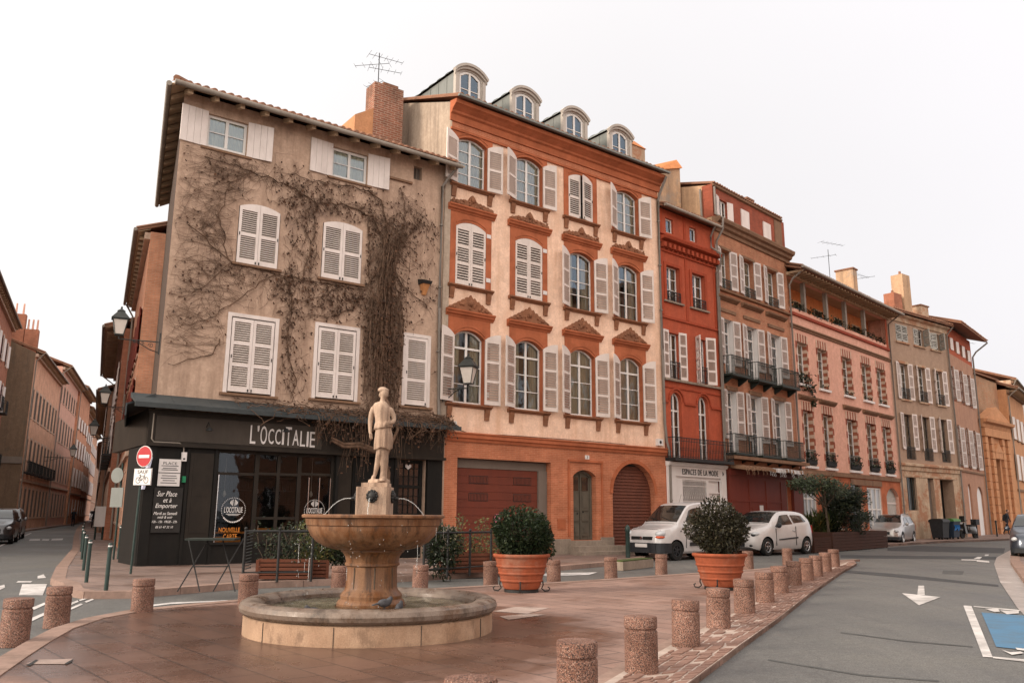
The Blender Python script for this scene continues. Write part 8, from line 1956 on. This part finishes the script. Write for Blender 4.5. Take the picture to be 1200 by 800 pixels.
def estate(loc, rot, k, label, c, metal=.6, name='parked_car', tall=0.0, rails=True, group=None):
    T = thing(name, label, 'car', loc, rot, group); T.scale = (k, k, k); L, Wd = 4.4, 1.76; t = tall
    car = Car(L, Wd, [(0, .55), (.05, .72), (.2, .84), (.7, .95), (1.15, 1.03 + t * .5), (1.3, 1.09 + t * .6), (1.7, 1.33 + t), (2.0, 1.45 + t), (2.4, 1.5 + t), (3.2, 1.49 + t), (3.9, 1.42 + t), (4.2, 1.2 + t), (4.36, .9), (4.4, .6)], [(0, .5), (1.2, .94 + t * .4), (4.2, 1.04 + t * .5), (4.4, .6)], [(0, .62), (.08, .80), (.25, .92), (.7, 1), (3.6, 1), (4.1, .95), (4.3, .90), (4.4, .8)], .20, .21)
    mp = M_carpaint(name + '_paint', c, .3, metal); link('body', car.body((.84, 3.48), .32, mp), T)
    glass_top(T, car, 1.32, 1.98, .92); glass_top(T, car, 4.02, 4.24, .84, 'rear_window'); glass_side(T, car, 1.42, 2.08, 2.52, 2.48, .10, .84); glass_side(T, car, 2.62, 2.58, 3.40, 3.30, .10, .84); glass_side(T, car, 3.50, 3.40, 4.06, 3.84, .16, .80)
    for sg in (-1, 1):
        mb = MB(); mb.ell((.26, sg * .68, .70), (.20, .13, .085), 14, 10); put('headlight', mb, m_lens, T, smooth=60)
        mb = MB(); mb.box(4.28, 4.36, min(sg * .64, sg * .80), max(sg * .64, sg * .80), .72, 1.0); put('tail_light', mb, m_tail, T)
        mb = MB(); mb.box(2.38, 2.52, sg * .872 - .012, sg * .872 + .012, .84, .88); put('door_handle', mb, mp, T)
        if rails: mb = MB(); mb.tube([(2.0, sg * .58, 1.44 + t), (2.2, sg * .60, 1.51 + t), (3.6, sg * .60, 1.51 + t), (3.9, sg * .58, 1.42 + t)], .02, 6); put('roof_rail', mb, MT['chrome'], T, smooth=60)
    put('front_bumper', plan_band(car, [0, .08, .2, .4], .24, .40, .015), MT['plastic'], T); mb = MB(); mb.box(-.02, .06, -.4, .4, .52, .66); put('grille', mb, MT['plastic'], T); mb = MB(); mb.box(-.04, -.021, -.25, .25, .42, .51); put('number_plate', mb, MT['signwhite'], T)
    mb = MB(); mb.box(4.38, 4.41, -.25, .25, .62, .73); put('rear_plate', mb, MT['signwhite'], T)
    mirror(T, 1.55, .86, 1.02 + t * .4, mp)
    for x in (.84, 3.48):
        for y in (-.78, .78): wheel(T, x, y, .32, 'chrome', 7)
    return T
def place(wheel_g, a, wx, wy, k=1.0, z=0.0):
    u = bear(a); i = Vector((-cos(radians(a)), sin(radians(a)))); p = Vector(wheel_g) - u * wx * k - i * wy * k
    return (p.x, p.y, z + gz(p.x, p.y)), radians(90 - a)
l, r_ = place(g(793, 656.5), 52, .78, -.80); van(l, r_)
l, r_ = place(g(900, 651), 50, .66, -.78, 1.13); hatch(l, r_, 1.13)
l, r_ = place(g(1058, 637.5), 37, .84, -.82, 1.0); estate(l, r_, 1.0, 'silver estate car with roof rails parked past the long planter box', (.40, .38, .37), .5, 'silver_car', .10)
estate((18.35, 29.9, 0), radians(90 - 33), 1.0, 'dark blue-grey car cut by the right edge, facing the camera', (.05, .06, .08), .6, 'dark_car', .10, False)
q = LP(20.5, 5.2); estate((q.x, q.y, 0), radians(90 - LS), 1.0, 'dark parked car at the left edge of the narrow street', (.06, .06, .065), .6, 'kerbside_car', .05, False, 'cars parked in the narrow street')
q = LP(27, 5.35); estate((q.x, q.y, 0), radians(90 - LS), 1.0, 'silver-grey parked car behind the dark car in the narrow street', (.30, .30, .31), .6, 'grey_car', .1, True, 'cars parked in the narrow street')
q = LP(150, 1.2); estate((q.x, q.y, 0), radians(90 - LS), 1.0, 'tiny white car far down the narrow street', (.6, .6, .6), .0, 'distant_car', .3, False)
def scooter(loc, rot):
    T = thing('scooter', 'dark parked motor scooter right of the wheeled bins', 'scooter', loc, rot)
    for x in (0, 1.3): wheel(T, x, 0.0, .26, 'plastic', 5, .11)
    mb = MB(); loft(mb, [(1.05, 0, .30, .42, .16), (1.02, 0, .50, .45, .18), (.98, 0, .68, .40, .15), (.98, 0, .74, .34, .11)]); mb.box(.28, .75, -.14, .14, .28, .34); mb.hexa([(.10, -.18, .3), (.30, -.18, .3), (.30, .18, .3), (.10, .18, .3), (.02, -.16, .95), (.14, -.16, .95), (.14, .16, .95), (.02, .16, .95)]); mb.ell((0, 0, .5), (.22, .09, .12), 12, 8); put('body', mb, M_carpaint('black_scooter_paint', (.02, .02, .022)), T, smooth=50)
    mb = MB(); mb.box(.66, 1.36, -.14, .14, .74, .83); put('seat', mb, MT['rubber'], T); mb = MB(); mb.tube([(.1, -.34, 1.08), (.08, 0, 1.02), (.1, .34, 1.08)], .018, 6); mb.tube([(.06, 0, 1.0), (0, 0, .3)], .03, 6); put('handlebar', mb, MT['iron'], T)
    mb = MB(); mb.ell((.01, 0, .90), (.06, .09, .07), 10, 8); put('headlight', mb, m_lens, T); mb = MB(); mb.hexa([(.03, -.2, .98), (.05, -.2, .98), (.05, .2, .98), (.03, .2, .98), (.12, -.16, 1.35), (.14, -.16, 1.35), (.14, .16, 1.35), (.12, .16, 1.35)]); put('windshield', mb, m_cglass, T); mb = MB(); mb.box(1.25, 1.6, -.18, .18, .82, 1.15); put('top_case', mb, MT['plastic'], T)
q = W(PE, AE, 4.7, -1.1); scooter((q[0], q[1], gz(q[0], q[1]) + .11), radians(30))

# ================================================================== people
m_skin = M_plain('skin', (.38, .22, .16), .6, .08); m_hair = M_plain('hair', (.05, .035, .025), .7, .3, 30)
def person(loc, rot, label, h=1.72, stride=.24, jacket=(.018, .018, .022), trouser=(.02, .022, .03), hairc=None, bag=False, lean=0.0):
    T = thing('person', label, 'person', loc, rot); k = h / 1.75
    S = MB()
    V = [(0, 0, .93), (0, 0, 1.10), (0, .02, 1.30), (0, .03, 1.44), (0, .0, 1.52), (0, -.01, 1.58),
         (-.09, 0, .90), (-.10, -stride * .5, .50), (-.10, -stride * .55 + .05, .09), (-.10, -stride * .55 - .10, .04),
         (.09, 0, .90), (.10, stride * .45, .50), (.10, stride + .10, .12), (.10, stride + .02, .05),
         (-.19, .02, 1.42), (-.24, .08, 1.16), (-.24, .0, .93), (-.24, -.02, .86), (.19, .02, 1.42), (.25, -.06, 1.16), (.24, -.16, .95), (.24, -.18, .88)]
    E_ = [(0, 1), (1, 2), (2, 3), (3, 4), (4, 5), (0, 6), (6, 7), (7, 8), (8, 9), (0, 10), (10, 11), (11, 12), (12, 13), (3, 14), (14, 15), (15, 16), (16, 17), (3, 18), (18, 19), (19, 20), (20, 21)]
    Rr = [(.16, .12), (.15, .11), (.175, .12), (.15, .10), .055, .055, .10, .068, .045, .04, .10, .068, .045, .04, .07, .05, .036, .03, .07, .05, .036, .03]
    V = [(x, y - lean * max(0, z - .9), z) for x, y, z in V]
    add_mesh(S, skin_mesh(V, E_, Rr, 'body', 1))
    hy = -.02 - lean * .75; S.ell((0, hy, 1.655), (.076, .095, .115), 16, 12); S.ell((0, hy - .095, 1.645), (.014, .022, .02), 8, 6); S.ell((-.077, hy, 1.65), (.012, .022, .032), 8, 6); S.ell((.077, hy, 1.65), (.012, .022, .032), 8, 6); S.ell((0, hy - .08, 1.60), (.025, .016, .008), 8, 6)
    for sg, (hx, hy2, hz) in ((-1, (-.24, -.02 - 0, .84)), (1, (.24, -.18, .86))):
        for f in range(4): S.tube([(hx, hy2 + .03 - f * .018, hz), (hx - sg * .005, hy2 + .028 - f * .018, hz - .05), (hx - sg * .018, hy2 + .025 - f * .018, hz - .085 + .008 * abs(f - 1.4))], [.011, .010, .008], 5)
        S.tube([(hx, hy2 - .03, hz + .02), (hx - sg * .015, hy2 - .055, hz - .02), (hx - sg * .02, hy2 - .055, hz - .045)], [.012, .011, .008], 5)
    me = fuse(S, 'body', .011, [M_plain('jacket', jacket, .8, .2), M_plain('trousers', trouser, .85, .2), m_skin, MT['rubber']], 3)
    for p in me.polygons:
        c = p.center; p.material_index = 2 if (c.z > 1.53 or (abs(c.x) > .2 and c.z < .90)) else 1 if c.z < .86 and abs(c.x) < .2 else 0
        if c.z < .10: p.material_index = 3
    b = link('body', me, T); b.scale = (k, k, k)
    mb = MB(); mb.ell((0, hy + .018, 1.685), (.084, .092, .098), 14, 10); put('hair', mb, hairc or m_hair, T, smooth=60).scale = (k, k, k)
    if bag: mb = MB(); loft(mb, [(0, .20 - lean * .3, .98, .14, .08), (0, .22 - lean * .4, 1.05, .17, .10), (0, .20 - lean * .5, 1.35, .16, .09), (0, .17 - lean * .55, 1.44, .10, .05)]); put('backpack', mb, MT['plastic'], T, smooth=50).scale = (k, k, k)
    return T
q = LP(74, 3.0); person((q.x, q.y, 0.0), radians(-150), 'person in dark clothes walking down the middle of the narrow street', 1.75, .26, hairc=M_plain('pale_cap', (.5, .45, .42), .8))
q = LP(58, 1.15); person((q.x, q.y, .11), radians(30), 'person in black standing by the row of posts in the narrow street', 1.66, .06)
q = W(PG, AG, .1, -1.1); person((q[0], q[1], gz(q[0], q[1]) + .11), radians(40), 'person in dark clothes with a backpack by the chapel front', 1.70, .22, bag=True, lean=.15)

# ================================================================== planters and trees on the right
def long_box(a, b, h, d, label):
    a, b = Vector(a), Vector(b); L = (b - a).length; T = thing('planter_box', label, 'planter', (a.x, a.y, gz(a.x, a.y)), atan2(b.y - a.y, b.x - a.x)); mb = MB()
    n = 6
    for k in range(n): z = .03 + k * (h - .03) / n; mb.box(0, L, 0, .05, z, z + (h - .03) / n - .012); mb.box(0, L, d - .05, d, z, z + (h - .03) / n - .012); mb.box(0, .05, .05, d - .05, z, z + (h - .03) / n - .012); mb.box(L - .05, L, .05, d - .05, z, z + (h - .03) / n - .012)
    for x in [L * k / 4 for k in range(5)]: mb.box(max(0, x - .04), min(L, x + .04), .052, .08, 0, h - .02)
    put('box', mb, MT['corten'], T); mb = MB(); mb.box(.05, L - .05, .05, d - .05, h - .16, h - .08); put('soil', mb, MT['soil'], T); return T
LBa, LBb = g(977, 646.5), g(1041, 641.5)
long_box(LBa, LBb, .82, 1.0, 'long dark brown planter box between the white hatchback and the silver car')
long_box(g(955, 648), g(975, 647), .62, .9, 'small dark brown planter box behind the white hatchback')
def tree(name, label, cat, base, H, crown, n, s, mat, seed, trunk_r=.07, lean=(0, 0), th=1.2, blobs=6, group=None, limbs=9):
    r = random.Random(seed); T = thing(name, label, cat, base, 0, group)
    tb, lb = MB(), MB(); cx, cy, cz, rx, ry, rz = crown
    top = Vector((lean[0], lean[1], th)); pts = [Vector((0, 0, -.05)), Vector((lean[0] * .3 + r.gauss(0, .04), lean[1] * .3, th * .4)), Vector((lean[0] * .75, lean[1] * .7 + r.gauss(0, .04), th * .75)), top]
    tb.tube(pts, [trunk_r * 1.25, trunk_r, trunk_r * .85, trunk_r * .7], 9)
    cs = []
    for k in range(blobs):
        a = 2 * pi * k / blobs + r.uniform(-.4, .4); f = r.uniform(.35, .75); cs.append((Vector((cx + cos(a) * rx * f, cy + sin(a) * ry * f, cz + r.uniform(-.6, .7) * rz)), r.uniform(.38, .62)))
    cs.append((Vector((cx, cy, cz + rz * .3)), .65))
    for c, f in cs:
        m = top.lerp(c, .5) + Vector((r.gauss(0, .08), r.gauss(0, .08), r.gauss(0, .06))); tb.tube([top, m, c], [trunk_r * .55, trunk_r * .35, .012], 6)
        for _ in range(limbs):
            d = Vector((r.gauss(0, 1) * rx, r.gauss(0, 1) * ry, r.gauss(0, 1) * rz)) * f * .5; tb.tube([m.lerp(c, r.random()), c + d], [.014, .004], 4)
        k = int(n * f * f / sum(q * q for _, q in cs))
        for _ in range(k):
            d = Vector((r.gauss(0, 1), r.gauss(0, 1), r.gauss(0, 1))).normalized() * (r.random() ** .45)
            p = c + Vector((d.x * rx * f, d.y * ry * f, d.z * rz * f)) + Vector((r.gauss(0, .04), r.gauss(0, .04), r.gauss(0, .04)))
            a = Vector((r.gauss(0, 1), r.gauss(0, 1), r.gauss(0, 1))).normalized(); b = a.orthogonal().normalized(); q = s * r.uniform(.6, 1.3); lb.quad(p - a * q, p + b * q * .4, p + a * q, p - b * q * .4)
    put('trunk', tb, MT['bark'], T, smooth=60); put('crown', lb, MT[mat], T); return T
lu = (Vector(LBb) - Vector(LBa)).normalized(); ln = Vector((-lu.y, lu.x))
p = Vector(LBa) + lu * .95 + ln * .5; tree('olive_tree', 'slender grey-green tree with bent trunk in the planter box', 'tree', (p.x, p.y, .72), 3, (-.45, 0, 1.95, 1.25, .9, .62), 2900, .07, 'olive', 3, .055, (-.05, 0), 1.15, 8)
p = Vector(LBa) + lu * 3.2 + ln * .5; tree('dense_bush', 'dense dark round bush in the long planter box beside the silver car', 'shrub', (p.x, p.y, .72), 3, (0, 0, .95, 1.25, .9, 1.05), 6500, .075, 'darkleaf', 4, .06, (0, 0), .5, 9)
p = Vector(LBa) + lu * 4.9 + ln * .5; tree('small_bush', 'low leafy bush at the right end of the long planter box', 'shrub', (p.x, p.y, .72), 1, (0, 0, .55, .6, .5, .5), 1300, .07, 'green', 5, .03, (0, 0), .3, 5)
def spiky(base, label, n, L, seed, mat):
    r = random.Random(seed); T = thing('leafy_plant', label, 'plant', base); mb = MB(); sb = MB()
    for k in range(n):
        a = r.uniform(0, 2 * pi); e = r.uniform(.4, 1.4); l = L * r.uniform(.5, 1); st = Vector((r.gauss(0, .25), r.gauss(0, .15), r.uniform(0, .5) * L)); d = Vector((cos(a) * cos(e), sin(a) * cos(e), sin(e))); m = st + d * l * .55; en = st + d * l + Vector((0, 0, -l * .25)); sd = d.cross(Vector((0, 0, 1))).normalized() * .035
        mb.add([st - sd * .3, st + sd * .3, m + sd, m - sd, en], [(0, 1, 2, 3), (3, 2, 4)])
    for k in range(9): sb.tube([(r.gauss(0, .2), r.gauss(0, .12), -.1), (r.gauss(0, .25), r.gauss(0, .15), L * .6)], .012, 5)
    put('leaves', mb, MT[mat], T); put('stems', sb, MT['bark'], T)
x, y = g(961, 645); spiky((x, y + .3, .55), 'yellow-green bladed plant in the small planter box behind the hatchback', 330, 1.15, 6, 'yellowleaf')
x, y = g(971, 645); spiky((x + .3, y + .5, .55), 'dark bladed plant between the small box and the slender tree', 300, 1.3, 7, 'darkleaf')
# autumn trees closing the narrow street
for i, (s, d, hh) in enumerate(((232, 3.2, 13), (240, 4.6, 15), (236, 1.6, 12))):
    q = LP(s, d); tree('autumn_tree', ('orange autumn tree in the gap at the far end of the narrow street', 'tall golden autumn tree closing the narrow street at the left', 'low rust-coloured autumn tree at the far right end of the narrow street')[i], 'tree', (q.x, q.y, 0), hh, (0, 0, hh * .54, 2.0, 2.0, hh * .48), 2200, .20, 'autumn', 20 + i, .18, (0, 0), hh * .25, 9)
